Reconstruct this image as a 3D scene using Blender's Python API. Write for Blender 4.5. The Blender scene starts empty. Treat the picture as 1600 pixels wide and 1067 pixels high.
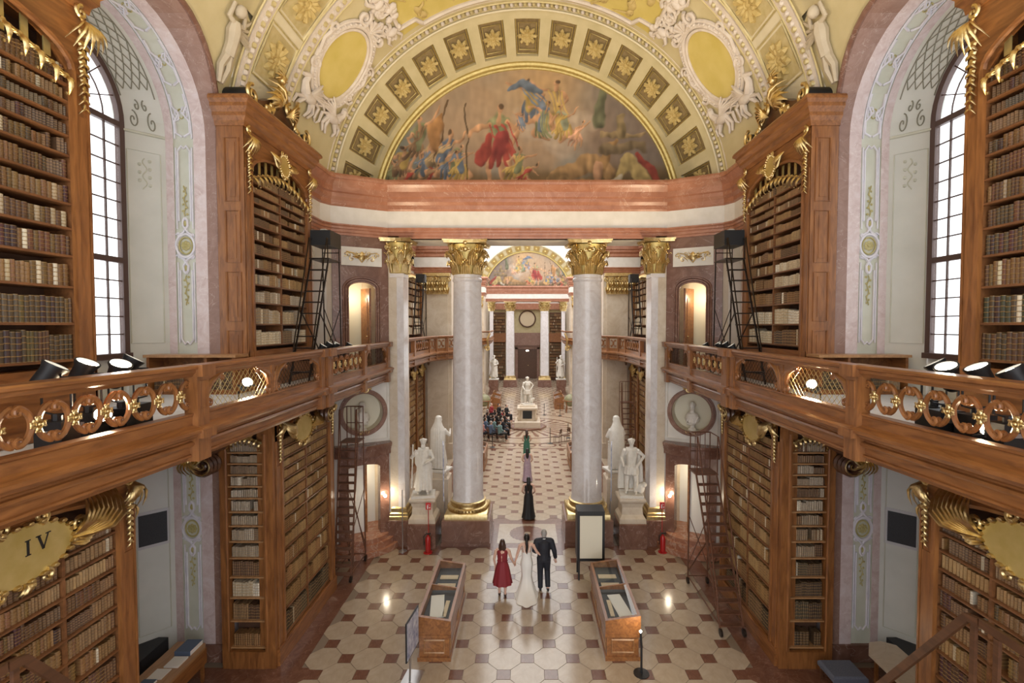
import bpy, bmesh, math, random
import numpy as np
from mathutils import Vector, Matrix
PI = math.pi
sc = bpy.context.scene
COL = sc.collection
# ------------------------------------------------------------------ camera
FPX, PITCH, CAMZ = 765.0, math.radians(1.87), 8.0
cd = bpy.data.cameras.new('camera'); cam = bpy.data.objects.new('camera', cd); COL.objects.link(cam)
cd.sensor_width = 36.0; cd.lens = FPX / 1600 * 36; cd.shift_x = -24 / 1600; cd.shift_y = 0.0
cd.clip_start = 0.05; cd.clip_end = 300
cam.location = (0, 0, CAMZ); cam.rotation_euler = (PI / 2 - PITCH, 0, 0)
sc.camera = cam
# ------------------------------------------------------------------ world: bright overcast daylight
w = bpy.data.worlds.new('overcast_sky'); sc.world = w; w.use_nodes = True
bg = w.node_tree.nodes['Background']; bg.inputs[0].default_value = (0.95, 0.97, 1.0, 1); bg.inputs[1].default_value = 1.9
sc.view_settings.view_transform = 'Standard'; sc.view_settings.look = 'None'
sc.view_settings.gamma = 1.0; sc.view_settings.use_curve_mapping = False
sc.view_settings.exposure = 0.62
# daylight from the windows of the dome over the central oval
def area(name, loc, rot, sx, sy, power, col):
    l = bpy.data.lights.new(name, 'AREA'); l.shape = 'RECTANGLE'; l.size = sx; l.size_y = sy; l.energy = power; l.color = col
    o = bpy.data.objects.new(name, l); o.location = loc; o.rotation_euler = rot; COL.objects.link(o); return o
area('dome_daylight', (0, 41, 24), (0, 0, 0), 14, 24, 1500, (1.0, 0.90, 0.76))
random.seed(7); R = random.random
def ru(a, b): return a + (b - a) * random.random()
# ------------------------------------------------------------------ frames and mesh builder
ID = lambda x, y, z: (x, y, z)
def S(s): return lambda a, y, z: (s * a, y, z)
def FR(o, ex, ey, ez):
    o = Vector(o); ex = Vector(ex); ey = Vector(ey); ez = Vector(ez)
    def f(x, y, z):
        p = o + ex * x + ey * y + ez * z; return (p.x, p.y, p.z)
    return f
def at(fr, dx, dy, dz): return lambda x, y, z: fr(x + dx, y + dy, z + dz)
class MB:
    def __init__(s): s.v = []; s.f = []; s.uv = []; s.c = []
    def add(s, vs, fs):
        n = len(s.v); s.v += vs; s.f += [tuple(i + n for i in f) for f in fs]; return s
    def box(s, x0, x1, y0, y1, z0, z1, fr=ID):
        vs = [fr(x, y, z) for z in (z0, z1) for y in (y0, y1) for x in (x0, x1)]
        return s.add(vs, [(0, 2, 3, 1), (4, 5, 7, 6), (0, 1, 5, 4), (2, 6, 7, 3), (0, 4, 6, 2), (1, 3, 7, 5)])
    def bbox(s, x0, x1, y0, y1, z0, z1, b=.02, fr=ID):     # bevelled top box (chamfered top edges)
        vs = [fr(*p) for p in ((x0,y0,z0),(x1,y0,z0),(x1,y1,z0),(x0,y1,z0),(x0,y0,z1-b),(x1,y0,z1-b),(x1,y1,z1-b),(x0,y1,z1-b),(x0+b,y0+b,z1),(x1-b,y0+b,z1),(x1-b,y1-b,z1),(x0+b,y1-b,z1))]
        fs = [(3,2,1,0),(8,9,10,11)]
        for k in range(4):
            j = (k+1) % 4; fs += [(k, j, 4+j, 4+k), (4+k, 4+j, 8+j, 8+k)]
        return s.add(vs, fs)
    def tube(s, pts, r, n=6, fr=ID, cap=True, closed=False, sq=1.0):
        P = [Vector(p) for p in pts]; m = len(P)
        if not hasattr(r, '__len__'): r = [r] * m
        T = []
        for i in range(m):
            a = P[(i - 1) % m] if (closed or i > 0) else P[i]; b = P[(i + 1) % m] if (closed or i < m - 1) else P[i]
            t = (b - a); T.append(t.normalized() if t.length > 1e-9 else Vector((0, 0, 1)))
        u = T[0].orthogonal().normalized(); vs = []
        for i in range(m):
            u = (u - T[i] * u.dot(T[i])); u = u.normalized() if u.length > 1e-6 else T[i].orthogonal().normalized()
            w_ = T[i].cross(u)
            for k in range(n):
                th = 2 * PI * k / n; q = P[i] + u * (r[i] * math.cos(th)) + w_ * (r[i] * sq * math.sin(th)); vs.append(fr(q.x, q.y, q.z))
        fs = []
        for i in range(m if closed else m - 1):
            a = i * n; b = ((i + 1) % m) * n
            for k in range(n):
                j = (k + 1) % n; fs.append((a + k, a + j, b + j, b + k))
        if cap and not closed: fs += [tuple(range(n))[::-1], tuple((m - 1) * n + k for k in range(n))]
        return s.add(vs, fs)
    def lathe(s, prof, n=24, fr=ID, c=(0, 0, 0), sx=1.0, sy=1.0, cap=True):
        vs = [fr(c[0] + r * sx * math.cos(2 * PI * k / n), c[1] + r * sy * math.sin(2 * PI * k / n), c[2] + z) for r, z in prof for k in range(n)]
        fs = []
        for i in range(len(prof) - 1):
            for k in range(n):
                j = (k + 1) % n; fs.append((i * n + k, i * n + j, (i + 1) * n + j, (i + 1) * n + k))
        if cap: fs += [tuple(range(n))[::-1], tuple((len(prof) - 1) * n + k for k in range(n))]
        return s.add(vs, fs)
    def ell(s, c, r, n=8, m=5, fr=ID):
        if not hasattr(r, '__len__'): r = (r, r, r)
        vs = [fr(c[0], c[1], c[2] - r[2])]
        for i in range(1, m):
            ph = -PI / 2 + PI * i / m
            for k in range(n):
                th = 2 * PI * k / n; vs.append(fr(c[0] + r[0] * math.cos(ph) * math.cos(th), c[1] + r[1] * math.cos(ph) * math.sin(th), c[2] + r[2] * math.sin(ph)))
        vs.append(fr(c[0], c[1], c[2] + r[2])); L = len(vs) - 1; fs = []
        for k in range(n):
            j = (k + 1) % n; fs += [(0, 1 + j, 1 + k), (L, L - n + k, L - n + j)]
            for i in range(m - 2): a = 1 + i * n; fs.append((a + k, a + j, a + n + j, a + n + k))
        return s.add(vs, fs)
    def prism(s, poly, z0, z1, fr=ID, back=True):          # polygon (x,y), extruded along z of the frame
        n = len(poly); vs = [fr(x, y, z0) for x, y in poly] + [fr(x, y, z1) for x, y in poly]
        fs = [tuple(range(n, 2 * n))] + [(k, (k + 1) % n, n + (k + 1) % n, n + k) for k in range(n)]
        if back: fs.append(tuple(range(n))[::-1])
        return s.add(vs, fs)
    def sweep(s, path, prof, fr=ID, side=1, closed=False, cap=True):   # path (x,y), prof (out,z)
        m = len(path); P = [Vector(p) for p in path]; Nn = []
        for i in range(m):
            d0 = (P[i] - P[i - 1]).normalized() if (closed or i > 0) else None
            d1 = (P[(i + 1) % m] - P[i]).normalized() if (closed or i < m - 1) else None
            if d0 is None: d0 = d1
            if d1 is None: d1 = d0
            n0 = Vector((-d0.y, d0.x)) * side; n1 = Vector((-d1.y, d1.x)) * side
            b = n0 + n1; b = b.normalized() if b.length > 1e-6 else n0
            Nn.append(b / max(.35, b.dot(n0)))
        k = len(prof); vs = [fr(P[i].x + Nn[i].x * o, P[i].y + Nn[i].y * o, z) for i in range(m) for o, z in prof]; fs = []
        for i in range(m if closed else m - 1):
            a = i * k; b = ((i + 1) % m) * k
            for j in range(k - 1): fs.append((a + j, b + j, b + j + 1, a + j + 1))
        if cap and not closed: fs += [tuple(range(k)), tuple((m - 1) * k + j for j in range(k))[::-1]]
        return s.add(vs, fs)
    def grid(s, fn, nu, nv, fr=ID, uv=False):
        vs = [fr(*fn(i / nu, j / nv)) for j in range(nv + 1) for i in range(nu + 1)]
        fs = [(j * (nu + 1) + i, j * (nu + 1) + i + 1, (j + 1) * (nu + 1) + i + 1, (j + 1) * (nu + 1) + i) for j in range(nv) for i in range(nu)]
        return s.add(vs, fs)
    def arch(s, x0, x1, z0, zt, spring, apex, d0, d1, fr=ID, n=14):  # header panel with arched underside; frame (x, z, depth)
        xs = [x0 + (x1 - x0) * k / n for k in range(n + 1)]; c = (x0 + x1) / 2; h = (x1 - x0) / 2
        lo = [spring + (apex - spring) * math.sqrt(max(0, 1 - ((x - c) / h) ** 2)) for x in xs]
        poly = [(x, l) for x, l in zip(xs, lo)] + [(x1, zt), (x0, zt)]
        for k in range(n):
            s.prism([(xs[k], lo[k]), (xs[k + 1], lo[k + 1]), (xs[k + 1], zt), (xs[k], zt)], d0, d1, fr)
        return s
def link(o): COL.objects.link(o); return o
def worldloc(o):
    p = Vector((0, 0, 0))
    while o is not None: p += o.location; o = o.parent
    return p
def build(mb, name, mat, parent=None, smooth=False, ang=40, loc=None):
    me = bpy.data.meshes.new(name)
    off = worldloc(parent) if parent else Vector((0, 0, 0))
    if loc is not None: off = off + (Vector(loc) - off)
    V = np.array(mb.v, dtype=float) - np.array(off)
    me.from_pydata([tuple(p) for p in V], [], mb.f)
    if mb.uv:
        ul = me.uv_layers.new(name='UVMap'); ul.data.foreach_set('uv', [c for p in mb.uv for c in p])
    if mb.c:
        ca = me.color_attributes.new('Col', 'FLOAT_COLOR', 'POINT'); ca.data.foreach_set('color', [c for p in mb.c for c in (p[0], p[1], p[2], 1)])
    me.materials.append(M[mat])
    if smooth:
        me.polygons.foreach_set('use_smooth', [True] * len(me.polygons))
        me.set_sharp_from_angle(angle=math.radians(ang))
    o = bpy.data.objects.new(name, me); link(o)
    if parent: o.parent = parent
    if loc is not None: o.location = Vector(loc) - (worldloc(parent) if parent else Vector((0, 0, 0)))
    return o
def thing(name, label, cat, loc, group=None):
    o = bpy.data.objects.new(name, None); o.empty_display_size = .1; link(o); o.location = loc
    o['label'] = label; o['category'] = cat
    if group: o['group'] = group
    return o
def tag(o, label, cat, group=None):
    o['label'] = label; o['category'] = cat
    if group: o['group'] = group
    return o
def struct(o): o['kind'] = 'structure'; return o
def stuff(o): o['kind'] = 'stuff'; return o
def dup(o, dloc=(0, 0, 0), parent=None, label=None):
    c = o.copy(); link(c); c.parent = parent
    if parent is None: c.location = o.location + Vector(dloc)
    if label: c['label'] = label
    for ch in o.children: dup(ch, parent=c)
    return c
def inst(o, name, loc, parent=None, rot=None, scale=None):      # copy sharing mesh
    c = bpy.data.objects.new(name, o.data if hasattr(o, 'data') else o); link(c); c.parent = parent; c.location = loc
    if rot is not None: c.rotation_euler = rot
    if scale is not None: c.scale = scale
    return c
# ------------------------------------------------------------------ materials
M = {}
def nodes(name):
    m = bpy.data.materials.new(name); m.use_nodes = True; nt = m.node_tree; M[name] = m
    return nt, nt.nodes['Principled BSDF'], (lambda t: nt.nodes.new('ShaderNode' + t)), nt.links.new
def ramp(N, stops):
    r = N('ValToRGB'); e = r.color_ramp.elements
    e[0].position, e[0].color = stops[0][0], (*stops[0][1], 1); e[1].position, e[1].color = stops[-1][0], (*stops[-1][1], 1)
    for p, c in stops[1:-1]: x = e.new(p); x.color = (*c, 1)
    return r
def plain(name, c, rough=.5, metal=0, c2=None, scale=8, bump=0, bscale=None, coat=0, stretch=(1, 1, 1), detail=4, emit=None, spec=None):
    nt, b, N, L = nodes(name)
    b.inputs['Base Color'].default_value = (*c, 1); b.inputs['Roughness'].default_value = rough; b.inputs['Metallic'].default_value = metal
    if coat: b.inputs['Coat Weight'].default_value = coat; b.inputs['Coat Roughness'].default_value = .15
    if spec is not None: b.inputs['Specular IOR Level'].default_value = spec
    if emit: b.inputs['Emission Color'].default_value = (*emit[0], 1); b.inputs['Emission Strength'].default_value = emit[1]
    if c2 or bump:
        tc = N('TexCoord'); mp = N('Mapping'); mp.inputs['Scale'].default_value = stretch; L(tc.outputs['Object'], mp.inputs[0])
        nz = N('TexNoise'); nz.inputs['Scale'].default_value = scale; nz.inputs['Detail'].default_value = detail; L(mp.outputs[0], nz.inputs['Vector'])
        if c2:
            r = ramp(N, [(.3, c), (.7, c2)]); L(nz.outputs['Fac'], r.inputs[0]); L(r.outputs[0], b.inputs['Base Color'])
        if bump:
            n2 = nz
            if bscale: n2 = N('TexNoise'); n2.inputs['Scale'].default_value = bscale; L(mp.outputs[0], n2.inputs['Vector'])
            bp = N('Bump'); bp.inputs['Strength'].default_value = bump; bp.inputs['Distance'].default_value = .02; L(n2.outputs['Fac'], bp.inputs['Height']); L(bp.outputs[0], b.inputs['Normal'])
    return M[name]
def marble(name, stops, vein, scale=1.6, rough=.25, vw=.035, vstr=.7):
    nt, b, N, L = nodes(name); tc = N('TexCoord')
    n1 = N('TexNoise'); n1.inputs['Scale'].default_value = scale; n1.inputs['Detail'].default_value = 8; n1.inputs['Roughness'].default_value = .65; n1.inputs['Distortion'].default_value = 1.2; L(tc.outputs['Object'], n1.inputs['Vector'])
    r = ramp(N, stops); L(n1.outputs['Fac'], r.inputs[0])
    n2 = N('TexNoise'); n2.inputs['Scale'].default_value = scale * .55; n2.inputs['Detail'].default_value = 5; n2.inputs['Distortion'].default_value = 2.0; L(tc.outputs['Object'], n2.inputs['Vector'])
    s1 = N('Math'); s1.operation = 'SUBTRACT'; s1.inputs[1].default_value = .5; L(n2.outputs['Fac'], s1.inputs[0])
    s2 = N('Math'); s2.operation = 'ABSOLUTE'; L(s1.outputs[0], s2.inputs[0])
    v = ramp(N, [(0, (vstr,) * 3), (vw, (0, 0, 0))]); L(s2.outputs[0], v.inputs[0])
    mx = N('MixRGB'); mx.inputs[2].default_value = (*vein, 1); L(v.outputs[0], mx.inputs[0]); L(r.outputs[0], mx.inputs[1]); L(mx.outputs[0], b.inputs['Base Color'])
    b.inputs['Roughness'].default_value = rough
    return M[name]
def wood(name, a, b_, rough=.38, scale=3.0, stretch=(4, .6, 4), coat=.25):
    nt, b, N, L = nodes(name); tc = N('TexCoord'); mp = N('Mapping'); mp.inputs['Scale'].default_value = stretch; L(tc.outputs['Object'], mp.inputs[0])
    n1 = N('TexNoise'); n1.inputs['Scale'].default_value = scale; n1.inputs['Detail'].default_value = 7; n1.inputs['Distortion'].default_value = .8; L(mp.outputs[0], n1.inputs['Vector'])
    mid = tuple((x + y) / 2 for x, y in zip(a, b_)); r = ramp(N, [(.28, a), (.5, mid), (.72, b_)]); L(n1.outputs['Fac'], r.inputs[0]); L(r.outputs[0], b.inputs['Base Color'])
    bp = N('Bump'); bp.inputs['Strength'].default_value = .08; bp.inputs['Distance'].default_value = .01; L(n1.outputs['Fac'], bp.inputs['Height']); L(bp.outputs[0], b.inputs['Normal'])
    b.inputs['Roughness'].default_value = rough; b.inputs['Coat Weight'].default_value = coat; b.inputs['Coat Roughness'].default_value = .25
    return M[name]
wood('wood', (.15, .052, .014), (.33, .132, .038))
wood('wood_up', (.15, .052, .014), (.33, .132, .038), stretch=(4, 4, .6))
wood('wood_dark', (.06, .025, .012), (.13, .055, .025))
wood('wood_light', (.30, .15, .06), (.46, .25, .11))
wood('wood_shelf', (.13, .05, .018), (.25, .105, .038), coat=.1)
plain('case_inside', (.075, .034, .018), .7, c2=(.11, .05, .026), scale=6)
marble('marble_red', [(.2, (.26, .10, .055)), (.5, (.37, .155, .088)), (.8, (.47, .235, .15))], (.62, .44, .33), 1.7, .3, .008, .45)
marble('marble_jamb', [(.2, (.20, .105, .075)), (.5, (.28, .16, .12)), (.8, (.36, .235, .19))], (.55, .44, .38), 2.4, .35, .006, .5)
marble('marble_brown', [(.25, (.12, .055, .038)), (.5, (.19, .095, .066)), (.78, (.29, .165, .125))], (.52, .40, .34), 1.6, .2, .006, .5)
marble('marble_pink', [(.25, (.50, .36, .34)), (.5, (.62, .50, .48)), (.78, (.70, .62, .62))], (.74, .66, .63), 3.0, .4, .012)
marble('marble_column', [(.2, (.54, .48, .46)), (.5, (.66, .62, .61)), (.8, (.76, .74, .75))], (.52, .42, .37), 2.5, .14, .01, .35)
marble('marble_beige', [(.2, (.48, .37, .25)), (.5, (.62, .52, .40)), (.8, (.72, .64, .54))], (.50, .38, .26), 1.2, .3, .01, .4)
marble('marble_statue', [(.2, (.62, .57, .49)), (.6, (.74, .70, .63)), (.85, (.80, .77, .72))], (.58, .52, .45), 3.5, .45, .01, .3)
marble('floor_pale', [(.2, (.30, .225, .155)), (.5, (.39, .305, .22)), (.8, (.47, .385, .295))], (.32, .235, .16), 2.0, .16, .01, .35)
marble('floor_dark', [(.2, (.10, .042, .026)), (.5, (.155, .068, .042)), (.8, (.21, .10, .066))], (.32, .19, .14), 3.0, .2, .012, .4)
marble('step_red', [(.2, (.24, .09, .05)), (.5, (.36, .16, .095)), (.8, (.46, .24, .16))], (.5, .34, .26), 2.0, .22)
plain('grout', (.20, .145, .10), .6)
plain('plaster_white', (.66, .62, .55), .7, c2=(.74, .70, .64), scale=3, bump=.05)
plain('plaster_cream', (.50, .43, .24), .75, c2=(.58, .50, .30), scale=2.2, bump=.05)
plain('plaster_vault', (.50, .42, .23), .75, c2=(.58, .50, .30), scale=1.6, bump=.05)
plain('plaster_rib', (.62, .55, .38), .75, c2=(.69, .62, .45), scale=2.0, bump=.05)
plain('plaster_yellow', (.52, .41, .10), .75, c2=(.62, .50, .17), scale=1.4, bump=.05)
plain('plaster_green', (.60, .615, .57), .75, c2=(.69, .70, .66), scale=1.3, bump=.04)
plain('plaster_panel', (.53, .53, .43), .75, c2=(.62, .62, .53), scale=2.2)
plain('plaster_grey', (.52, .52, .54), .75, c2=(.60, .60, .62), scale=3)
plain('paint_lilac', (.66, .64, .70), .75, c2=(.76, .74, .78), scale=5)
plain('paint_ochre', (.40, .35, .13), .75, c2=(.52, .45, .22), scale=5)
plain('paint_line', (.26, .25, .19), .75)
plain('stucco', (.58, .50, .43), .75, c2=(.68, .61, .54), scale=4, bump=.1)
plain('stucco_tan', (.46, .39, .29), .75, c2=(.54, .47, .36), scale=4, bump=.1)
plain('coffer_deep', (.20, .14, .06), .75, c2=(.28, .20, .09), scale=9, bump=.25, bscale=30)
plain('coffer_rose', (.46, .34, .12), .65, c2=(.56, .43, .18), scale=9)
plain('gold_plate', (.52, .38, .11), .45, .4, c2=(.62, .47, .18), scale=5)
plain('gold', (.58, .42, .17), .36, 1.0, c2=(.76, .60, .32), scale=12, bump=.15, bscale=40)
plain('gold_dull', (.50, .38, .13), .45, .6, c2=(.62, .49, .2), scale=10, bump=.2, bscale=30)
plain('gold_pale', (.52, .43, .20), .5, .25, c2=(.62, .53, .30), scale=6)
plain('iron', (.035, .024, .018), .4, .7)
plain('black', (.012, .012, .013), .45)
plain('rust_metal', (.13, .055, .03), .4, .3, c2=(.19, .085, .05), scale=10)
plain('steel', (.55, .55, .56), .3, .9)
plain('lamp_lens', (1, 1, 1), .3, emit=((1.0, .90, .70), 30))
plain('white_paint', (.76, .74, .70), .55)
plain('cream_room', (.72, .66, .52), .8)
plain('paper', (.78, .76, .72), .8)
plain('paper_aged', (.62, .50, .33), .8, c2=(.70, .58, .42), scale=12)
plain('ink', (.012, .01, .01), .6)
plain('carpet', (.10, .11, .15), .95, c2=(.14, .15, .19), scale=40)
plain('red_gloss', (.42, .012, .012), .3, coat=.4)
plain('exit_sign_red', (.60, .03, .03), .4)
plain('vent_dark', (.02, .022, .026), .6, c2=(.035, .038, .045), scale=60)
plain('window_frame', (.09, .05, .04), .5)
plain('blue_print', (.18, .20, .34), .5, c2=(.70, .70, .74), scale=7)
plain('globe_map', (.16, .17, .09), .5, c2=(.30, .27, .15), scale=5)
plain('skin', (.62, .37, .27), .5, c2=(.66, .41, .31), scale=20)
plain('hair_black', (.012, .009, .008), .4)
plain('hair_brown', (.05, .022, .012), .4)
plain('hair_grey', (.30, .28, .26), .6)
plain('dress_white', (.80, .77, .72), .5)
plain('dress_red', (.22, .015, .022), .65)
plain('dress_black', (.012, .011, .012), .6)
plain('dress_green', (.05, .17, .12), .6)
plain('dress_purple', (.32, .20, .30), .6, c2=(.52, .42, .46), scale=26)
plain('suit', (.012, .013, .02), .7)
plain('cloth_blue', (.10, .14, .22), .8); plain('cloth_red', (.28, .03, .035), .8); plain('cloth_teal', (.16, .26, .26), .8); plain('cloth_rose', (.45, .22, .20), .8)
plain('shirt_white', (.70, .69, .68), .7)
plain('bouquet', (.70, .62, .42), .8, c2=(.80, .76, .66), scale=30)
def glassy(name, tint=(1, 1, 1), refl=.08, em=0):
    nt, b, N, L = nodes(name); out = nt.nodes['Material Output']; nt.nodes.remove(b)
    t = N('BsdfTransparent'); t.inputs[0].default_value = (*tint, 1); g = N('BsdfGlossy'); g.inputs['Roughness'].default_value = .02
    mx = N('MixShader'); lw = N('LayerWeight'); p5 = N('Math'); p5.operation = 'POWER'; p5.inputs[1].default_value = 4; L(lw.outputs['Facing'], p5.inputs[0])
    fz = N('Math'); fz.operation = 'MULTIPLY_ADD'; fz.inputs[1].default_value = .7; fz.inputs[2].default_value = refl * .5; L(p5.outputs[0], fz.inputs[0]); L(fz.outputs[0], mx.inputs[0]); L(t.outputs[0], mx.inputs[1]); L(g.outputs[0], mx.inputs[2]); L(mx.outputs[0], out.inputs[0])
glassy('glass', (.97, .98, .98)); glassy('case_glass', (.93, .95, .94))
def attr_mat(name, rough, bands=False):
    nt, b, N, L = nodes(name); at_ = N('Attribute'); at_.attribute_name = 'Col'; b.inputs['Roughness'].default_value = rough
    col = at_.outputs['Color']
    if bands:
        tc = N('TexCoord'); nz = N('TexNoise'); nz.inputs['Scale'].default_value = 25; L(tc.outputs['Object'], nz.inputs['Vector'])
        mul = N('MixRGB'); mul.blend_type = 'MULTIPLY'; mul.inputs[0].default_value = .6
        rr = ramp(N, [(.3, (.55, .55, .55)), (.7, (1.25, 1.2, 1.1))]); L(nz.outputs['Fac'], rr.inputs[0]); L(col, mul.inputs[1]); L(rr.outputs[0], mul.inputs[2])
        uv = N('UVMap'); sp = N('SeparateXYZ'); L(uv.outputs[0], sp.inputs[0])
        m1 = N('Math'); m1.operation = 'MULTIPLY'; m1.inputs[1].default_value = 5.0; L(sp.outputs[1], m1.inputs[0])
        fc = N('Math'); fc.operation = 'FRACT'; L(m1.outputs[0], fc.inputs[0])
        bd = ramp(N, [(.0, (.75, .75, .75)), (.10, (0, 0, 0)), (.86, (0, 0, 0)), (.9, (.75, .75, .75))]); bd.color_ramp.interpolation = 'CONSTANT'; L(fc.outputs[0], bd.inputs[0])
        gt = N('Math'); gt.operation = 'GREATER_THAN'; gt.inputs[1].default_value = .01; L(sp.outputs[0], gt.inputs[0])
        mm = N('Math'); mm.operation = 'MULTIPLY'; L(bd.outputs[0], mm.inputs[0]); L(gt.outputs[0], mm.inputs[1])
        mx = N('MixRGB'); mx.inputs[2].default_value = (.36, .22, .08, 1); L(mm.outputs[0], mx.inputs[0]); L(mul.outputs[0], mx.inputs[1]); col = mx.outputs[0]
    L(col, b.inputs['Base Color'])
attr_mat('book', .55, True); attr_mat('fresco', .8)
# ================================================================== THE SETTING
LIST_FLOOR = []
def build_floor():
    mb = MB(); mb.box(-9.2, 9.2, -3, 76, -.12, -.014); fl = struct(build(mb, 'floor', 'grout'))
    o = .545; h = .157; k = o - h - .004; hh = h - .004
    octo = MB(); pts = [(k, -hh), (k, hh), (hh, k), (-hh, k), (-k, hh), (-k, -hh), (-hh, -k), (hh, -k)]
    octo.prism(pts, -.014, 0, back=False); om = build(octo, 'pale_tile', 'floor_pale', fl)
    sq = MB(); q = h - .006; sq.prism([(-q, -q), (q, -q), (q, q), (-q, q)], -.014, .001, back=False); sm = build(sq, 'dark_tile', 'floor_dark', fl)
    firsts = [om, sm]; used = [False, False]
    def put(i, x, y):
        if not used[i]: firsts[i].location = (x, y, 0); used[i] = True
        else: inst(firsts[i], firsts[i].name.split('.')[0], (x, y, 0), fl)
    y0 = 11.52 - 1.0934 * 2; n = [0, 0]
    for j in range(0, 42):
        for i in range(-6, 7):
            for half in (0, 1):
                x = 1.09 * i + (.545 if half else 0); y = y0 + .5467 * j * 1.0
                if (j % 2 == 1) != bool(half): continue
                for t, (xx, yy) in enumerate(((x + .545, y), (x, y))):
                    near = abs(xx) < 5.0 and 9.3 < yy < 17.0; far = abs(xx) < 3.35 and 20.1 < yy < 31.5
                    if near or far: put(t, xx, yy)
    # brown borders, threshold panel with its scalloped rosette
    b = MB()
    for s in (-1, 1):
        b.box(5.29, 5.86, 7.2, 16.9, -.014, -.001, S(s)); b.box(3.45, 4.4, 19.9, 31.6, -.014, -.001, S(s)); b.box(5.0, 9.2, -3, 11.2, -.014, -.0015, S(s))
    b.box(-5.29, 5.29, 17.02, 17.56, -.014, -.001); b.box(-3.4, 3.4, 19.75, 20.1, -.014, -.001); b.box(-9.2, 9.2, -3, 9.0, -.014, -.002)
    b.box(-1.37, 1.37, 17.56, 19.75, -.014, -.001); b.box(-3.5, 3.5, 31.4, 31.7, -.014, -.001)
    build(b, 'border', 'floor_dark', fl)
    t = MB(); t.box(-1.12, 1.12, 17.75, 19.5, -.001, .002); build(t, 'threshold_slab', 'floor_pale', fl)
    r = MB(); P = []
    for a in range(96):
        th = 2 * PI * a / 96; rad = 1 + .05 * abs(math.sin(th * 12)) ; P.append((.66 * rad * math.cos(th), 18.62 + .66 * rad * math.sin(th)))
    r.prism(P, .002, .004, back=False); ro = build(r, 'rosette_inlay', 'floor_dark', fl)
    c = MB(); c.prism([(.12 * math.cos(2 * PI * a / 20), 18.62 + .12 * math.sin(2 * PI * a / 20)) for a in range(20)], .004, .006, back=False); build(c, 'rosette_centre', 'floor_pale', fl)
    # large pale floor of the central oval with the rayed star round its statue
    p = MB(); p.box(-7.5, 7.5, 31.7, 74, -.014, 0); p.box(3.45, 7.2, 19.6, 31.7, -.014, -.0012) ; p.box(-7.2, -3.45, 19.6, 31.7, -.014, -.0012)
    build(p, 'oval_floor', 'floor_pale', fl)
    for k in range(28):
        th = 2 * PI * k / 28; m = MB(); c0, s0 = math.cos(th), math.sin(th)
        m.prism([(c0 * 1.5 - s0 * .04, 38.3 + s0 * 1.5 + c0 * .04), (c0 * 1.5 + s0 * .04, 38.3 + s0 * 1.5 - c0 * .04), (c0 * 3.2 + s0 * .17, 38.3 + s0 * 3.2 - c0 * .17), (c0 * 3.45, 38.3 + s0 * 3.45), (c0 * 3.2 - s0 * .17, 38.3 + s0 * 3.2 + c0 * .17)], 0, .002, back=False)
        build(m, 'star_ray', 'floor_dark', fl)
    for (r0, r1) in ((3.7, 3.95), (5.3, 5.5)):
        m = MB(); m.grid(lambda u, v: ((r0 + (r1 - r0) * v) * math.cos(2 * PI * u), 38.3 + (r0 + (r1 - r0) * v) * math.sin(2 * PI * u), .002), 64, 1); build(m, 'ring_inlay', 'floor_dark', fl)
    for x in (-2.7, -1.35, 0, 1.35, 2.7):
        m = MB(); m.grid(lambda u, v: (x + (.42 + .14 * v) * math.cos(2 * PI * u) * 1.1, 32.5 + (.42 + .14 * v) * math.sin(2 * PI * u), .002), 28, 1); build(m, 'ring_inlay', 'floor_dark', fl)
    for j in range(26):
        yy = 44 + j * .9
        m = MB()
        for i in range(-4, 5): m.box(i * .8 + (.4 if j % 2 else 0) - .16, i * .8 + (.4 if j % 2 else 0) + .16, yy - .16, yy + .16, 0, .002)
        build(m, 'far_dark_tiles', 'floor_dark', fl)
build_floor()

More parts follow.
